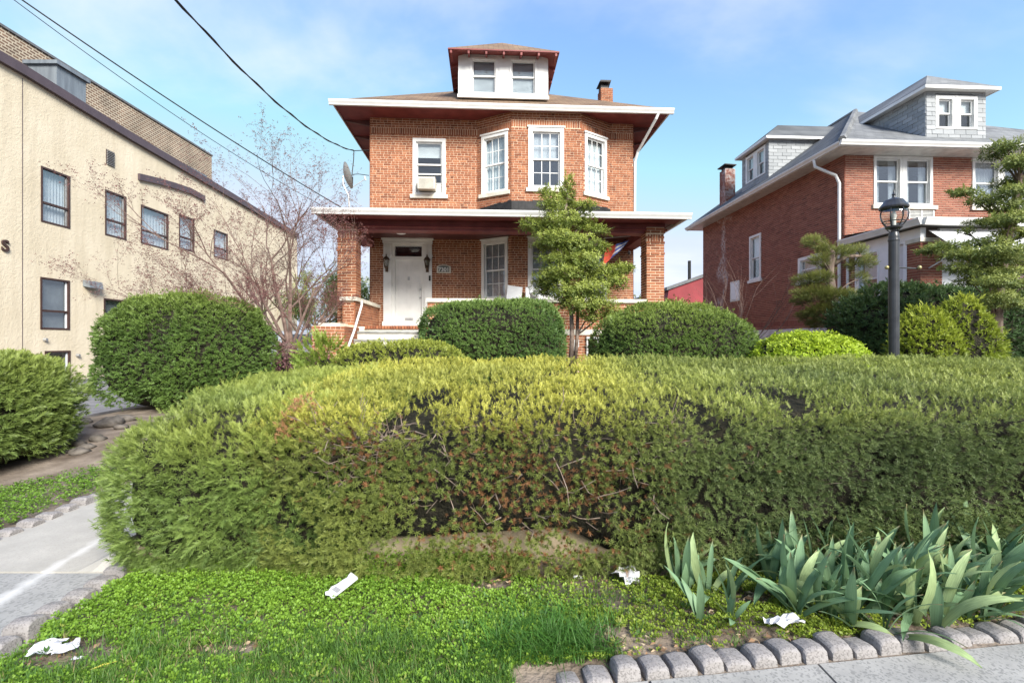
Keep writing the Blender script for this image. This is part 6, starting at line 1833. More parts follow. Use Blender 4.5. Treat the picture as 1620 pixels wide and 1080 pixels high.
# ================================================================== trees
def grow(mb, buds, p, d, length, rad, level, maxl, r, up=0.15, spread=0.6, kids=(3, 4), seg=4, droop=0.0):
    pts = [p]; rads = [rad]
    n_ = 4 if level < maxl else 3
    dd = d.normalized()
    for j in range(n_):
        dd = (dd + Vector((r.gauss(0, 0.13), r.gauss(0, 0.13), r.gauss(up * 0.35, 0.10)))).normalized()
        pts.append(pts[-1] + dd * length / n_); rads.append(rad * (1 - 0.55 * (j + 1) / n_))
    mb.tube(pts, rads, 6 if level < 2 else (5 if level < 3 else 3), cap=False)
    if level >= maxl - 1:
        for q in pts[1:]:
            for _ in range(4 if level == maxl else 2):
                buds.append(q + Vector((r.gauss(0, 0.03), r.gauss(0, 0.03), r.gauss(0, 0.03))))
    if level < maxl:
        for k in range(r.randint(*kids)):
            t = r.uniform(0.35, 1.0); j = min(int(t * n_), n_ - 1); fr_ = t * n_ - j
            q = pts[j].lerp(pts[j + 1], fr_)
            ax = Vector((r.gauss(0, 1), r.gauss(0, 1), r.gauss(0, 0.6)))
            nd = (dd + ax.normalized() * r.uniform(spread * 0.7, spread * 1.5) + Vector((0, 0, up))).normalized()
            grow(mb, buds, q, nd, length * r.uniform(0.52, 0.78), rads[j] * r.uniform(0.5, 0.68), level + 1, maxl, r, up, spread, kids, seg)

rt = random.Random(41)
tree = empty("bare_tree", (-4.85, 10.5, th(-4.85, 10.5))); tree.scale = (0.92, 0.92, 0.80); tag(tree, "bare reddish-budded tree between stucco block and porch", "tree")
mb = MB(); buds = []
B0 = Vector((0, 0, -0.1))
trunk_pts = [B0, Vector((0.02, 0, 0.45)), Vector((-0.02, 0.0, 0.9)), Vector((0.02, 0, 1.35))]
tm = MB(); tm.tube(trunk_pts, [0.30, 0.21, 0.18, 0.14], 12)
tm.build("trunk", M['bark'], tree, smooth=True)
limbs = [((-1.0, -0.15, 0.42), 2.5, 0.085), ((-1.0, 0.2, 0.75), 2.6, 0.095), ((-0.75, -0.3, 1.0), 2.5, 0.10), ((-0.35, 0.2, 1.3), 2.6, 0.10), ((0.05, -0.2, 1.3), 2.6, 0.10), ((0.32, 0.1, 1.3), 2.0, 0.08), ((0.6, 0.3, 1.0), 1.5, 0.06), ((-0.6, -0.6, 0.6), 2.0, 0.07), ((-0.9, 0.5, 0.28), 2.2, 0.07), ((0.0, 0.6, 0.9), 2.0, 0.07), ((-0.5, 0.3, 1.15), 2.5, 0.085), ((-0.1, -0.7, 0.75), 1.7, 0.06)]
for (d_, L_, r0) in limbs:
    base = trunk_pts[2].lerp(trunk_pts[3], rt.uniform(0.0, 1.0)) if d_[2] > 0.5 else trunk_pts[1].lerp(trunk_pts[3], rt.uniform(0.4, 0.9))
    grow(mb, buds, base, Vector(d_), L_, r0 * 0.55, 0, 4, rt, up=0.10, spread=0.55, kids=(3, 5))
o = mb.build("branches", M['twig'], tree); o["kind"] = "stuff"
bp_ = np.array([tuple(b) for b in buds]); n = len(bp_)
BUD = [rosette(3, 0.032, 0.018, seed=s + 90, flat=0.7) for s in range(4)]
t = rng.random((n, 1)); C = np.array([0.14, 0.058, 0.055]) * (1 - t) + np.array([0.27, 0.13, 0.115]) * t
sel = rng.random(n) < 0.6
v, f, c = scatter(BUD, bp_[sel], unit(np.array([0, 0, 1.0]) + rng.normal(0, 0.6, (n, 3)))[sel], rng.normal(size=(n, 3))[sel], rng.uniform(0.5, 1.1, n)[sel], C[sel], (C * 1.2)[sel])
o = link("buds", np_mesh("buds", v, f, M['leaf'], c), tree); o["kind"] = "stuff"
print("tree", len(mb.v), n)

def px_at(x, y, Y): return Vector(((x - 810) / 760 * Y, Y, 1.5 + (540 - y) / 760 * Y))

LEAFY = SPRAY[:2] + [rosette(7, 0.10, 0.045, seed=s_ + 120, flat=0.25) for s_ in range(4)]
def pad_tree(label, base, trunk, trunk_r, pads, tmpls, cols, top, per, scale, flat=0.6, cat="tree", name="evergreen_tree", barkm='bark', up=0.1, limb_r=0.022, fillet=0.9):
    """evergreen with foliage carried in separate pads on limbs; coordinates relative to base"""
    root = empty(name, tuple(base)); tag(root, label, cat)
    tm = MB()
    for path, rr in zip(trunk, trunk_r): tm.tube([Vector(p) - base for p in path], rr, 9)
    tm.build("trunk", M[barkm], root, smooth=True)
    lm = MB(); r_ = random.Random(len(pads))
    Ps, Ds, Ns, Ts = [], [], [], []
    spine = [Vector(p) - base for path in trunk for p in path]
    for (c_, rx, ry, rz) in pads:
        c_ = Vector(c_) - base
        near = min(spine, key=lambda s: (s - (c_ + Vector((0, 0, -0.35)))).length)
        mid = near.lerp(c_, 0.55) + Vector((0, 0, 0.06))
        lm.tube([near, mid, c_], [limb_r, limb_r * 0.7, limb_r * 0.3], 5, cap=False)
        m = int(per * (rx * ry + rz * (rx + ry) * 0.7) / 0.15)
        q = unit(rng.normal(size=(m, 3))) * rng.random((m, 1)) ** 0.42
        q = q * (1 + 0.35 * noise3(q * 3, 1.5, int(abs(c_.x * 100)) % 97)[:, None])
        pts = q * np.array([rx, ry, rz]) + np.array(c_)
        outd = q * np.array([1 / rx, 1 / ry, 0.35 / rz]); outd = unit(outd + 1e-6)
        trunk_out = unit(np.array([c_.x - near.x, c_.y - near.y, 0.05]))
        Ps.append(pts); Ds.append(outd * 0.8 + trunk_out * 0.7 + np.array([0, 0, up]) + rng.normal(0, 0.35, (m, 3))); Ts.append(np.clip(q[:, 2] * 0.6 + 0.5 + rng.normal(0, 0.2, m), 0, 1))
        for _ in range(4):
            e = c_ + Vector((r_.uniform(-rx, rx), r_.uniform(-ry, ry), r_.uniform(-rz, rz))) * 0.75
            lm.tube([c_.lerp(mid, 0.4), e], [limb_r * 0.35, 0.003], 4, cap=False)
    P = np.concatenate(Ps); D = unit(np.concatenate(Ds)); T = np.concatenate(Ts)[:, None]; n = len(P)
    N = unit(np.array([0, -0.15, 1.0]) + rng.normal(0, flat * 0.5, (n, 3)))
    C = np.array(cols[0]) * (1 - T) + np.array(cols[1]) * T
    C2 = C * (1 - 0.5 * T) + np.array(top) * 0.5 * T
    o = lm.build("limbs", M[barkm], root); o["kind"] = "stuff"
    v, f, c = scatter(tmpls, P, D, N, rng.uniform(scale[0], scale[1], n), C, C2 * 1.15)
    o = link("crown", np_mesh("crown", v, f, M['needle'], c), root); o["kind"] = "stuff"
    return root

# small evergreen in front of the porch
YK = 10.3
b0 = px_at(902, 572, YK); b0.z = th(b0.x, b0.y) - 0.05
pk = lambda x, y, dy=0.0: px_at(x, y, YK + dy)
padsK = []
for (x, y, rx, rz, dy) in [(899, 290, 9, 12, 0), (893, 308, 16, 14, 0), (872, 322, 20, 15, -.2), (862, 304, 11, 9, .1), (905, 330, 18, 14, .15), (930, 325, 14, 8, -.1), (885, 348, 26, 15, -.25), (920, 352, 22, 13, .2), (850, 358, 24, 10, 0), (834, 351, 13, 5, .1), (945, 364, 16, 8, -.1), (880, 378, 30, 14, -.3), (915, 385, 28, 14, -.25), (862, 388, 18, 9, .2), (948, 392, 16, 10, .15), (880, 410, 26, 13, -.2), (925, 412, 26, 13, -.3), (895, 432, 26, 12, -.3), (940, 432, 24, 12, -.1), (866, 440, 22, 13, -.1), (970, 428, 22, 10, 0), (990, 424, 14, 8, .1), (860, 456, 18, 12, .1), (900, 460, 24, 12, -.3), (935, 458, 28, 13, -.35), (972, 446, 22, 10, -.1), (918, 482, 24, 12, -.35), (952, 480, 22, 12, -.3), (968, 496, 16, 8, -.2), (894, 478, 16, 9, .2), (935, 500, 18, 8, -.2)]:
    padsK.append((pk(x, y, dy), rx * 1.15 / 760 * YK, rx / 760 * YK * 0.8, rz * 1.15 / 760 * YK))
pad_tree("small layered yellow-green evergreen tree in front of the porch", b0,
         [[b0, pk(905, 535), pk(904, 500), pk(898, 455), pk(896, 400), pk(895, 345), pk(898, 298)], [b0 + Vector((0.08, 0, 0)), pk(913, 530, .05), pk(914, 490, .05), pk(918, 450, .1)]],
         [[0.062, 0.05, 0.045, 0.04, 0.03, 0.02, 0.01], [0.045, 0.038, 0.034, 0.025]], padsK, LEAFY, ((0.11, 0.155, 0.030), (0.20, 0.255, 0.048)), (0.42, 0.45, 0.08), 280, (0.32, 0.66), barkm='deadtwig')

# pruned pine at the corner of the neighbour house
YP = 11.9
b0 = px_at(1316, 545, YP); b0.z = th(b0.x, b0.y)
pk = lambda x, y, dy=0.0: px_at(x, y, YP + dy)
padsP = []
for (x, y, rx, rz, dy) in [(1287, 384, 16, 9, 0), (1305, 396, 12, 12, -.2), (1298, 412, 14, 10, -.3), (1330, 400, 18, 9, 0), (1355, 398, 16, 9, .1), (1370, 415, 13, 11, 0), (1352, 420, 14, 8, .2), (1278, 444, 22, 9, 0), (1300, 440, 18, 9, -.3), (1285, 465, 26, 11, -.2), (1320, 470, 24, 12, -.3), (1345, 470, 18, 9, 0), (1268, 476, 14, 7, .1), (1300, 492, 24, 10, -.2), (1278, 500, 16, 8, .2), (1296, 512, 20, 7, .2), (1360, 440, 12, 8, .2), (1310, 425, 12, 8, .2)]:
    padsP.append((pk(x, y, dy), rx / 760 * YP, rx / 760 * YP * 0.8, rz / 760 * YP))
pad_tree("pruned pine with clouded olive needles at neighbour house corner", b0, [[b0, pk(1318, 510), pk(1316, 470), pk(1312, 430), pk(1316, 400), pk(1304, 384)], [pk(1316, 420), pk(1340, 405), pk(1362, 405)]], [[0.14, 0.13, 0.12, 0.10, 0.08, 0.04], [0.06, 0.05, 0.03]],
         padsP, PINE, ((0.10, 0.125, 0.034), (0.19, 0.215, 0.055)), (0.34, 0.35, 0.085), 400, (0.55, 1.0), cat="tree", name="pine_tree", up=0.35)

# layered yew tree at the right edge
YM = 8.6
b0 = px_at(1575, 560, YM); b0.z = th(b0.x, b0.y)
pk = lambda x, y, dy=0.0: px_at(x, y, YM + dy)
padsM = []
for (x, y, rx, rz, dy) in [(1590, 232, 34, 8, 0), (1575, 246, 24, 6, .2), (1612, 262, 30, 8, -.1), (1600, 290, 34, 9, .2), (1640, 300, 40, 10, 0), (1530, 305, 26, 5, 0), (1560, 316, 30, 8, -.1), (1512, 303, 14, 3, .1), (1600, 325, 36, 9, -.2), (1650, 335, 40, 10, .1), (1590, 350, 38, 8, -.2), (1548, 352, 22, 5, .2), (1530, 365, 14, 4, .1), (1610, 370, 40, 9, 0), (1560, 385, 34, 8, -.1), (1500, 390, 34, 7, 0), (1470, 397, 22, 5, .1), (1525, 402, 40, 8, -.2), (1580, 408, 40, 9, -.3), (1620, 400, 36, 9, 0), (1520, 424, 32, 8, -.1), (1560, 432, 34, 9, -.2), (1600, 430, 34, 8, -.2), (1640, 420, 40, 10, 0), (1535, 445, 26, 6, 0), (1590, 452, 26, 6, .1), (1625, 448, 30, 8, 0), (1640, 250, 40, 10, 0), (1670, 380, 40, 10, 0), (1580, 470, 30, 10, -.4), (1590, 395, 30, 9, -.5), (1600, 345, 30, 9, -.5), (1608, 300, 26, 8, -.4), (1612, 255, 22, 9, -.3), (1575, 445, 34, 9, -.5), (1560, 480, 24, 8, -.3), (1605, 480, 26, 9, -.2)]:
    padsM.append((pk(x, y, dy), rx / 760 * YM, rx / 760 * YM * 0.7, rz / 760 * YM))
pad_tree("tall layered dark green yew tree at right edge", b0, [[b0, pk(1575, 500), pk(1582, 430), pk(1598, 360), pk(1612, 290), pk(1618, 235)]], [[0.11, 0.10, 0.085, 0.065, 0.04, 0.015]],
         padsM, LEAFY, ((0.085, 0.125, 0.034), (0.18, 0.225, 0.055)), (0.42, 0.45, 0.10), 300, (0.28, 0.55), up=0.05)

# twiggy bare shrub by the neighbour's wall
tw = empty("bare_shrub", (6.1, 13.3, 0.6)); tag(tw, "thin leafless shrub in front of neighbour's stained brick wall", "shrub")
mb = MB(); bu = []; r_ = random.Random(6)
for k in range(9): grow(mb, bu, Vector((r_.uniform(-0.2, 0.2), r_.uniform(-0.2, 0.2), 0)), Vector((r_.gauss(0, 0.45), r_.gauss(0, 0.3), 1.0)), r_.uniform(1.5, 2.3), 0.016, 0, 2, r_, up=0.1, spread=0.4, kids=(2, 3))
mb.build("stems", M['twig'], tw)

# trees far behind the driveway, seen left of the porch
rf_ = random.Random(12)
def leafy_tree(label, x, y, h, rad, cols, count, seed, cat="tree", group=None):
    root = empty("leafy_tree", (x, y, th(x, y))); tag(root, label, cat, group)
    mb = MB(); bu = []; r_ = random.Random(seed)
    mb.tube([(0, 0, -0.1), (0.1, 0, h * 0.3), (0, 0.1, h * 0.55)], [0.16, 0.12, 0.08], 7)
    mb.build("trunk", M['bark'], root)
    bm2 = MB()
    for k in range(9): grow(bm2, bu, Vector((0.05, 0.05, h * r_.uniform(0.15, 0.5))), Vector((r_.gauss(0, 0.7), r_.gauss(0, 0.7), 0.8)), h * 0.38, 0.05, 0, 3, r_, up=0.15, spread=0.55, kids=(2, 4))
    bm2.build("branches", M['twig'], root)["kind"] = "stuff"
    bp2 = np.array([tuple(b) for b in bu]); k = rng.integers(0, len(bp2), count)
    P = bp2[k] + rng.normal(0, 0.16, (count, 3)); t = rng.random((count, 1))
    C = np.array(cols[0]) * (1 - t) + np.array(cols[1]) * t
    v, f, c = scatter(BROAD, P, unit(rng.normal(size=(count, 3)) + np.array([0, 0, 0.8])), rng.normal(size=(count, 3)), rng.uniform(1.2, 2.4, count), C * 0.8, C * 1.15)
    o = link("crown", np_mesh("crown", v, f, M['leaf'], c), root); o["kind"] = "stuff"
leafy_tree("dense green tree behind the parked car, left of porch column", -10.6, 27.0, 4.6, 2, ((0.045, 0.085, 0.02), (0.10, 0.15, 0.03)), 3800, 3)
leafy_tree("pale yellow-green spring tree far behind the driveway", -13.6, 33.0, 5.6, 2, ((0.20, 0.24, 0.05), (0.32, 0.35, 0.09)), 1500, 5)
leafy_tree("thin pale budding tree at far end of driveway", -11.7, 38.0, 6.2, 2, ((0.22, 0.25, 0.08), (0.34, 0.36, 0.13)), 1100, 9)
leafy_tree("small yellow-green tree behind right porch column", 6.4, 22.0, 2.7, 1, ((0.20, 0.24, 0.04), (0.34, 0.36, 0.06)), 700, 15)
print("trees ok")
# ================================================================== lamp post
lx, ly = 4.61, 5.8
lamp = empty("lamp_post", (lx, ly, th(lx, ly))); tag(lamp, "charcoal garden lamp post with round glass lantern behind the hedge", "lamp post")
zb = th(lx, ly)
def zz(y): return 1.5 + (540 - y) / 760 * 5.8 - zb
m_ = MB(); m_.lathe([(0.068, -0.1), (0.068, 0.3), (0.055, 0.32), (0.055, zz(374)), (0.053, zz(372)), (0.048, zz(368)), (0.03, zz(366))], (0, 0), 20); m_.build("post", M['post'], lamp, smooth=False)
m_ = MB(); m_.lathe([(0.057, zz(382)), (0.060, zz(381)), (0.060, zz(379)), (0.057, zz(378))], (0, 0), 20); m_.build("post_collar", M['post'], lamp)
m_ = MB(); m_.lathe([(0.025, zz(367)), (0.03, zz(363)), (0.085, zz(361)), (0.09, zz(358.5)), (0.03, zz(357))], (0, 0), 18)
for k in range(4):
    an = k * math.pi / 2 + 0.4; m_.tube([(0.03 * math.cos(an), 0.03 * math.sin(an), zz(368)), (0.07 * math.cos(an), 0.07 * math.sin(an), zz(363)), (0.085 * math.cos(an), 0.085 * math.sin(an), zz(359))], 0.006, 5)
m_.build("lantern_base", M['post'], lamp)
prof = [(0.075, zz(358)), (0.110, zz(352)), (0.134, zz(345)), (0.139, zz(338)), (0.127, zz(330))]
m_ = MB(); m_.lathe(prof, (0, 0), 28); m_.build("lantern_glass", M['glass_lamp'], lamp, smooth=True)
for k in range(7):
    an = k * 2 * math.pi / 7 + 0.25
    m_ = MB(); m_.tube([((r0 + 0.004) * math.cos(an), (r0 + 0.004) * math.sin(an), z0) for r0, z0 in prof], 0.006, 5); m_.build("lantern_rib", M['post'], lamp)
for (r0, z0) in ((0.113, zz(351)), (0.129, zz(330))):
    m_ = MB(); m_.tube([(r0 * math.cos(a), r0 * math.sin(a), z0) for a in [2 * math.pi * k / 28 for k in range(29)]], 0.006, 5, cap=False); m_.build("lantern_ring", M['post'], lamp)
m_ = MB(); m_.lathe([(0.146, zz(330.5)), (0.151, zz(328)), (0.142, zz(326)), (0.115, zz(321)), (0.095, zz(317)), (0.05, zz(314.5)), (0.022, zz(313)), (0.014, zz(310)), (0.022, zz(308)), (0.010, zz(305)), (0.004, zz(299))], (0, 0), 24); m_.build("lantern_roof", M['post'], lamp)
m_ = MB(); m_.lathe([(0.022, zz(357)), (0.022, zz(346)), (0.03, zz(342)), (0.02, zz(336)), (0.005, zz(334))], (0, 0), 12); m_.build("bulb", M['white'], lamp)
M['brass'] = noise_mat("dull_brass_knob", (0.30, 0.26, 0.12), (0.42, 0.37, 0.19), scale=9, rough=0.4, metal=0.4)
m_ = MB(); m_.tube([(0.05, 0, zz(423)), (0.30, 0.02, zz(424.5))], 0.009, 8); m_.tube([(-0.05, 0, zz(423)), (-0.075, 0, zz(423))], 0.009, 8); m_.build("cross_arm", M['post'], lamp)
for x in (-0.085, 0.31):
    m_ = MB(); m_.lathe([(0.004, zz(423) - 0.024), (0.018, zz(423) - 0.016), (0.024, zz(423)), (0.018, zz(423) + 0.016), (0.004, zz(423) + 0.024)], (x, 0.0), 12); m_.build("arm_knob", M['brass'], lamp, smooth=True)

# ================================================================== things on and around the house
def to_world(x, y, z): return (H0[0] + x * CP - y * SP, H0[1] + x * SP + y * CP, z)
# window air conditioner
ac = empty("air_conditioner", to_world(1.67, -0.02, 5.88), PSI); tag(ac, "beige window air conditioner under the upper left sash", "air conditioner")
M['acmat'] = paint_mat("beige_ac_casing", (0.55, 0.53, 0.46), var=0.2)
m_ = MB(); m_.hexa([(-0.245, -0.30, 0.0), (0.245, -0.30, 0.0), (0.245, 0.05, 0.02), (-0.245, 0.05, 0.02), (-0.25, -0.30, 0.34), (0.25, -0.30, 0.34), (0.25, 0.05, 0.36), (-0.25, 0.05, 0.36)]); m_.build("casing", M['acmat'], ac)
for k in range(9):
    m_ = MB(); m_.box(-0.215, 0.215, -0.312, -0.301, 0.03 + k * 0.032, 0.045 + k * 0.032); m_.build("grille_slat", M['acmat'], ac)

# satellite dish on the porch roof
sd_ = empty("satellite_dish", to_world(0.05, -2.3, 4.75), PSI); sd_.scale = (0.85, 0.85, 0.85); tag(sd_, "grey satellite dish on the porch roof edge", "satellite dish")
M['dish'] = paint_mat("grey_dish_paint", (0.36, 0.36, 0.34), var=0.25, rough=0.5)
cen = Vector((-0.12, 0.0, 0.92)); ax = Vector((0.86, 0.42, 0.30)).normalized()
e1 = ax.cross(Vector((0, 0, 1))).normalized(); e2 = e1.cross(ax)
m_ = MB(); vs = []; fs = []; ns_, nr_ = 24, 6
for side in (0, 1):
    for j in range(nr_ + 1):
        r0 = j / nr_
        for k in range(ns_):
            an = 2 * math.pi * k / ns_
            p = cen + e1 * math.cos(an) * r0 * 0.30 + e2 * math.sin(an) * r0 * 0.38 + ax * (0.10 * r0 * r0 - 0.012 * side)
            vs.append(tuple(p))
for side in (0, 1):
    o_ = side * (nr_ + 1) * ns_
    for j in range(nr_):
        for k in range(ns_): 
            q = (o_ + j * ns_ + k, o_ + j * ns_ + (k + 1) % ns_, o_ + (j + 1) * ns_ + (k + 1) % ns_, o_ + (j + 1) * ns_ + k)
            fs.append(q if side == 0 else q[::-1])
m_.add(vs, fs); m_.build("reflector", M['dish'], sd_, smooth=True)
m_ = MB(); m_.tube([(0.0, 0.02, -0.08), (-0.02, 0.0, 0.35), (-0.16, -0.03, 0.66), tuple(cen - ax * 0.05)], 0.022, 8); m_.box(-0.08, 0.08, -0.06, 0.1, -0.10, -0.06); m_.build("mast", M['steel'], sd_)
m_ = MB(); m_.tube([tuple(cen - e2 * 0.36 + ax * 0.08), tuple(cen - e2 * 0.18 + ax * 0.52)], 0.012, 6); m_.build("feed_arm", M['steel'], sd_)
m_ = MB(); fp = cen - e2 * 0.16 + ax * 0.54; m_.tube([tuple(fp - e2 * 0.05), tuple(fp + e2 * 0.07)], 0.028, 8); m_.build("feed_horn", M['white_old'], sd_)
m_ = MB(); m_.tube([(-0.3, -0.1, -0.12), (-0.10, 0.0, 0.30)], 0.010, 6); m_.tube([(0.35, -0.05, 0.05), (-0.02, 0.0, 0.30)], 0.010, 6); m_.build("stay_rod", M['steel'], sd_)

# overhead cables
def cable(label, pts, rad, sag=0.0, n=24, twist=False, name="overhead_cable"):
    a, b = Vector(pts[0]), Vector(pts[-1])
    m_ = MB(); path = []
    for k in range(n + 1):
        t = k / n; p = a.lerp(b, t); p.z -= sag * 4 * t * (1 - t); path.append(p)
    for q in pts[1:-1]: pass
    m_.tube(path, rad, 6)
    if twist:
        p2 = [p + Vector((0.014 * math.cos(i * 1.1), 0, 0.018 * math.sin(i * 1.1))) for i, p in enumerate(path)]
        m_.tube(p2, rad * 0.8, 5)
    o = m_.build(name, M['black']); tag(o, label, "cable", "overhead cables"); return o
hp = Vector(to_world(-0.05, -0.1, 6.95))
cable("thick twisted black service cable reaching the house's upper left corner", [px_at(200, -90, 5.2), hp + Vector((-0.35, -0.1, 0.02))], 0.012, sag=0.42, n=36, twist=True)
cable("straight dark cable descending to the porch roof by the dish", [px_at(-40, -52, 7.0), Vector(to_world(-0.1, -2.45, 4.72))], 0.011, sag=0.10)
cable("thin upper left cable fading out beside the dark cable", [px_at(-60, -62, 7.0), Vector(to_world(-0.35, -2.3, 4.68)) + Vector((0, 0.5, 0.02))], 0.006, sag=0.22)
m_ = MB(); q = hp + Vector((-0.35, -0.1, 0.02))
m_.tube([q, q + Vector((-0.01, 0, -0.25)), q + Vector((-0.06, 0, -0.72))], 0.013, 6); m_.tube([q, hp + Vector((0.03, 0.1, 0.12))], 0.012, 6); m_.tube([q + Vector((-0.05, 0, -0.68)), q + Vector((0.12, 0.02, -0.66)), hp + Vector((0.02, 0.1, -0.62))], 0.010, 6)
m_.box(q.x - 0.09, q.x - 0.03, q.y - 0.02, q.y + 0.02, q.z - 0.95, q.z - 0.75); m_.tube([q + Vector((-0.06, 0, -0.95)), Vector(to_world(-0.15, -2.0, 5.28))], 0.008, 6)
o = m_.build("cable_drop", M['black']); tag(o, "looped service drop wires at the house's upper left corner", "cable", "overhead cables")

# flag hanging inside the porch
M['flag'] = None
fm, fn_, fl_, fb_ = new_mat("striped_flag_cloth"); M['flag'] = fm
at = fn_.new("ShaderNodeAttribute"); at.attribute_name = "Col"; fl_.new(at.outputs["Color"], fb_.inputs["Base Color"]); fb_.inputs["Roughness"].default_value = 0.8
flag = empty("flag", to_world(7.08, -2.05, 4.16), PSI); tag(flag, "drooping flag with blue, white and red bands under porch roof", "flag")
nu_, nv2 = 26, 12; vs, fs, cs = [], [], []
for j in range(nv2 + 1):
    for i in range(nu_ + 1):
        u, v_ = i / nu_, j / nv2
        x = -0.02 - 0.62 * u - 0.05 * v_ * (1 - u) - 0.1 * v_; z = -0.05 - 0.55 * v_ * (0.35 + 0.65 * u) - 0.22 * u * (1 - 0.3 * v_); y = 0.06 * math.sin(u * 9 + v_ * 2)
        vs.append((x, y, z))
        band = int(min(v_ * 5, 4.99))
        cb_ = [(0.06, 0.10, 0.30), (0.62, 0.60, 0.55), (0.08, 0.13, 0.40), (0.62, 0.60, 0.55), (0.06, 0.10, 0.30)][band]
        if u > 0.52 + 0.16 * abs(v_ - 0.5): cb_ = (0.48, 0.06, 0.03)
        cs.append(cb_)
for j in range(nv2):
    for i in range(nu_):
        a = j * (nu_ + 1) + i; fs.append((a, a + 1, a + nu_ + 2, a + nu_ + 1))
link("cloth", np_mesh("cloth", np.array(vs), np.array(fs), M['flag'], np.array(cs), smooth=True), flag)
m_ = MB(); m_.tube([(0.02, 0.05, 0.06), (-0.70, 0.0, -0.02)], 0.011, 6); m_.build("pole", M['steel'], flag)

# white boards and a chair stored on the porch
m_ = MB(); bo = empty("white_panel", to_world(4.05, -0.95, PZ), PSI); tag(bo, "white foam panel leaning on the porch wall left of the chair", "panel")
m_.hexa([(-0.20, -0.03, 0.0), (0.20, -0.03, 0.0), (0.20, 0.03, 0.0), (-0.20, 0.03, 0.0), (-0.06, 0.20, 1.22), (0.36, 0.20, 1.16), (0.36, 0.26, 1.16), (-0.06, 0.26, 1.22)]); m_.build("board", M['vinyl'], bo)
m_ = MB(); m_.hexa([(-0.08, -0.032, 0.62), (0.29, 0.072, 0.60), (0.29, 0.08, 0.60), (-0.08, 0.08, 0.62), (-0.08, 0.055, 0.63), (0.29, 0.076, 0.61), (0.29, 0.084, 0.61), (-0.08, 0.085, 0.63)]); 
chr_ = empty("plastic_chair", to_world(4.72, -1.2, PZ), PSI); tag(chr_, "white plastic chair with slotted back on the porch", "chair")
m_ = MB()
for (a, b, c0, c1) in ((-0.24, -0.12, 0.42, 1.15), (0.12, 0.24, 0.42, 1.15), (-0.119, 0.119, 0.98, 1.15), (-0.119, 0.119, 0.42, 0.55)): m_.hexa([(a, 0.22, c0), (b, 0.22, c0), (b, 0.26, c0), (a, 0.26, c0), (a, 0.30, c1), (b, 0.30, c1), (b, 0.34, c1), (a, 0.34, c1)])
m_.build("backrest", M['vinyl'], chr_)
m_ = MB(); m_.box(-0.25, 0.25, -0.22, 0.26, 0.38, 0.42); m_.build("seat", M['vinyl'], chr_)
for (x, y) in ((-0.22, -0.19), (0.22, -0.19), (-0.22, 0.23), (0.22, 0.23)):
    m_ = MB(); m_.tube([(x, y, 0.385), (x * 1.1, y * 1.1, 0.0)], [0.03, 0.022], 6); m_.build("leg", M['vinyl'], chr_)
for x in (-0.26, 0.26):
    m_ = MB(); m_.tube([(x, -0.2, 0.4), (x, -0.2, 0.62), (x, 0.27, 0.66)], 0.025, 6); m_.build("armrest", M['vinyl'], chr_)

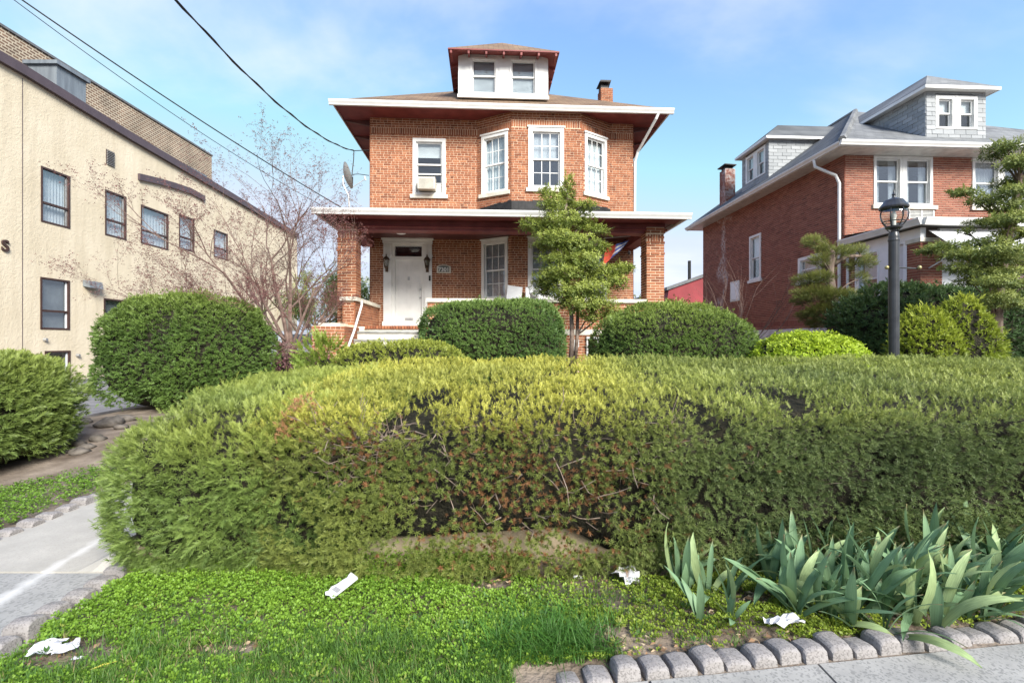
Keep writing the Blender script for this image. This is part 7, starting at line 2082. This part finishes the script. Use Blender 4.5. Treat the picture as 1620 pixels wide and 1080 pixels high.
# ================================================================== parked cars
M['silver'] = noise_mat("silver_car_paint", (0.42, 0.43, 0.46), (0.46, 0.47, 0.50), scale=2, rough=0.22, metal=0.5, spec=0.6)
M['carglass'] = glass_mat("car_glass", (0.18, 0.2, 0.22), bias=0.12)
M['tyre'] = M['black']
def car(label, loc, rz, H_, L_=4.6, W2=0.9):
    root = empty("parked_car", loc, rz); tag(root, label, "car", "cars parked on the driveway")
    k = H_ / 1.6
    body = [(-L_ / 2, 0.32), (-L_ / 2, 0.75), (-L_ / 2 + 0.12, 0.95), (-L_ / 2 + 1.05, 1.05 * k), (L_ / 2 - 0.55, 1.08 * k), (L_ / 2 - 0.05, 0.98), (L_ / 2, 0.7), (L_ / 2, 0.32)]
    cabin = [(-L_ / 2 + 0.95, 1.03 * k), (-L_ / 2 + 1.75, 1.52 * k), (-L_ / 2 + 2.2, 1.6 * k), (L_ / 2 - 1.25, 1.6 * k), (L_ / 2 - 0.75, 1.5 * k), (L_ / 2 - 0.25, 1.06 * k)]
    def loft(prof, w0, w1, zlo, zhi):
        m_ = MB(); n = len(prof); vs = []
        for s, sc in ((-1, 0.93), (-1, 1.0), (1, 1.0), (1, 0.93)):
            first = (sc == 0.93)
            for (x, z) in prof:
                t = (z - zlo) / (zhi - zlo); w = w0 + (w1 - w0) * t
                vs.append((x * (0.985 if first else 1.0), s * (w if first else w - 0.06) * (1.0), z - (0.0 if not first else 0.02)))
        order = [1, 0, 3, 2]
        vs = vs[n:2 * n] * 0 + [(x, -(w0 + (w1 - w0) * (z - zlo) / (zhi - zlo)), z) for x, z in prof] + [(x, -(w0 + (w1 - w0) * (z - zlo) / (zhi - zlo)) + 0.10, z + 0.03) for x, z in prof] + [(x, (w0 + (w1 - w0) * (z - zlo) / (zhi - zlo)) - 0.10, z + 0.03) for x, z in prof] + [(x, (w0 + (w1 - w0) * (z - zlo) / (zhi - zlo)), z) for x, z in prof]
        fs = []
        for r_ in range(3):
            for i in range(n): fs.append((r_ * n + i, r_ * n + (i + 1) % n, (r_ + 1) * n + (i + 1) % n, (r_ + 1) * n + i))
        fs.append(tuple(range(n - 1, -1, -1))); fs.append(tuple(3 * n + i for i in range(n)))
        m_.add(vs, fs); return m_
    loft(body, W2, W2 - 0.04, 0.3, 1.1).build("body", M['silver'], root, smooth=False)
    cb_ = loft(cabin, W2 - 0.05, W2 - 0.22, 1.03 * k, 1.6 * k).build("cabin", M['silver'], root)
    for s in (-1, 1):
        for (a, b) in ((-L_ / 2 + 1.35, -L_ / 2 + 2.35), (-L_ / 2 + 2.45, L_ / 2 - 0.85)):
            m_ = MB(); z0, z1 = 1.10 * k, 1.50 * k; w0, w1 = W2 - 0.065, W2 - 0.185
            m_.poly([(a, s * (w0 + 0.008), z0), (b, s * (w0 + 0.008), z0), (b - 0.1, s * (w1 + 0.008), z1), (a + 0.35 if a < -0.6 else a + 0.02, s * (w1 + 0.008), z1)]); m_.build("side_window", M['carglass'], root)
    m_ = MB(); x0, x1 = -L_ / 2 + 0.98, -L_ / 2 + 1.72; m_.poly([(x0 - 0.02, -W2 + 0.2, 1.09 * k), (x1 - 0.02, -W2 + 0.30, 1.535 * k), (x1 - 0.02, W2 - 0.30, 1.535 * k), (x0 - 0.02, W2 - 0.2, 1.09 * k)]); m_.build("windscreen", M['carglass'], root)
    for s in (-1, 1):
        for x in (-L_ / 2 + 0.85, L_ / 2 - 0.9):
            m_ = MB(); m_.tube([(x, s * (W2 - 0.22), 0.33), (x, s * (W2 + 0.01), 0.33)], 0.33, 20); wh = m_.build("wheel", M['tyre'], root)
            m_ = MB(); m_.tube([(x, s * (W2 - 0.1), 0.33), (x, s * (W2 + 0.02), 0.33)], 0.21, 16); m_.build("rim", M['steel'], wh)
    for s in (-1, 1):
        m_ = MB(); m_.box(-L_ / 2 - 0.015, -L_ / 2 + 0.1, s * 0.65 - 0.17, s * 0.65 + 0.17, 0.68, 0.84); m_.build("headlight", M['glass_lamp'], root)
car("silver car parked on driveway left of porch column", (-10.2, 21.5, th(-10.2, 21.5) + 0.02), R(8), 1.72)
car("light silver car half hidden behind the bare tree trunk", (-9.6, 16.4, th(-9.6, 16.4) + 0.02), R(96), 1.45)

# ================================================================== litter
M['paper'] = noise_mat("white_paper", (0.44, 0.44, 0.455), (0.54, 0.54, 0.55), scale=10, rough=0.8)
M['ink'] = noise_mat("grey_print", (0.06, 0.06, 0.07), (0.12, 0.12, 0.13), scale=10)
def crumple(label, x, y, w, h, rz, seed, amp, z=0.05, outline=None, tiltx=0.0, name="paper_scrap"):
    r_ = random.Random(seed); nx_, ny_ = 9, 7
    m_ = MB(); vs = []; fs = []
    for j in range(ny_):
        for i in range(nx_):
            u, v_ = i / (nx_ - 1) - 0.5, j / (ny_ - 1) - 0.5
            e = 1 + (r_.uniform(-0.12, 0.08) if (i in (0, nx_ - 1) or j in (0, ny_ - 1)) else 0)
            vs.append((u * w * e, v_ * h * e, amp * (r_.random() + 0.6 * math.sin(u * 7 + seed) * math.cos(v_ * 5))))
    for j in range(ny_ - 1):
        for i in range(nx_ - 1): a = j * nx_ + i; fs.append((a, a + 1, a + nx_ + 1, a + nx_))
    m_.add(vs, fs); o = m_.build(name, M['paper']); o.location = (x, y, th(x, y) + z); o.rotation_euler = (tiltx, 0, rz)
    tag(o, label, "paper"); return o
tagc = empty("cardboard_tag", (-0.955, 2.70, th(-0.955, 2.70) + 0.085), R(62)); tagc.rotation_euler = (R(14), R(-10), R(62)); tag(tagc, "torn white card with grey barcode lying on the clover", "card")
m_ = MB(); ol = [(-0.10, -0.032), (0.085, -0.035), (0.095, -0.02), (0.10, 0.035), (0.075, 0.030), (0.06, 0.022), (0.03, 0.028), (-0.01, 0.03), (-0.04, 0.040), (-0.07, 0.030), (-0.085, 0.038), (-0.10, 0.02), (-0.09, 0.0)]
m_.prism(ol, lambda p, q, w: (p, q, w), 0, 0.0015); m_.build("card", M['paper'], tagc)
m_ = MB()
for k in range(6): m_.box(-0.055 + k * 0.0, -0.025, -0.018 + k * 0.007, -0.0145 + k * 0.007, 0.0016, 0.0022)
m_.build("barcode", M['ink'], tagc)
crumple("crumpled white napkin lying left of the small iris", 0.69, 2.90, 0.14, 0.12, 0.6, 5, 0.04, 0.03, tiltx=R(25))
crumple("shredded white tissue on edging stones below the irises", 1.38, 2.44, 0.20, 0.07, 0.15, 9, 0.022, 0.06)
crumple("folded white paper beside the path edging stones", -2.17, 2.24, 0.12, 0.09, 0.2, 12, 0.012, 0.03, tiltx=R(12))
crumple("second sheet of folded white paper, nearer the bare soil", -2.07, 2.23, 0.10, 0.07, 0.75, 14, 0.010, 0.035, tiltx=R(8))
crumple("tiny white paper scrap on bare soil near the path", -1.98, 2.19, 0.045, 0.022, 0.1, 16, 0.006, 0.012)
crumple("tiny white scrap at the kerb left of the napkin", 0.40, 2.92, 0.05, 0.03, 0.0, 18, 0.012, 0.02)
m_ = MB(); m_.add([(-0.05, -0.008, 0), (0.0, -0.014, 0.006), (0.05, 0.0, 0.004), (0.0, 0.010, 0.004)], [(0, 1, 2, 3)]); M['yellow'] = noise_mat("yellow_leaf", (0.50, 0.42, 0.06), (0.62, 0.54, 0.12), scale=20)
o = m_.build("fallen_leaf", M['yellow']); o.location = (-1.80, 2.12, th(-1.8, 2.12) + 0.03); o.rotation_euler = (0, 0, 0.5); tag(o, "narrow yellow fallen leaf on the grass at lower left", "leaf")
print("all ok")
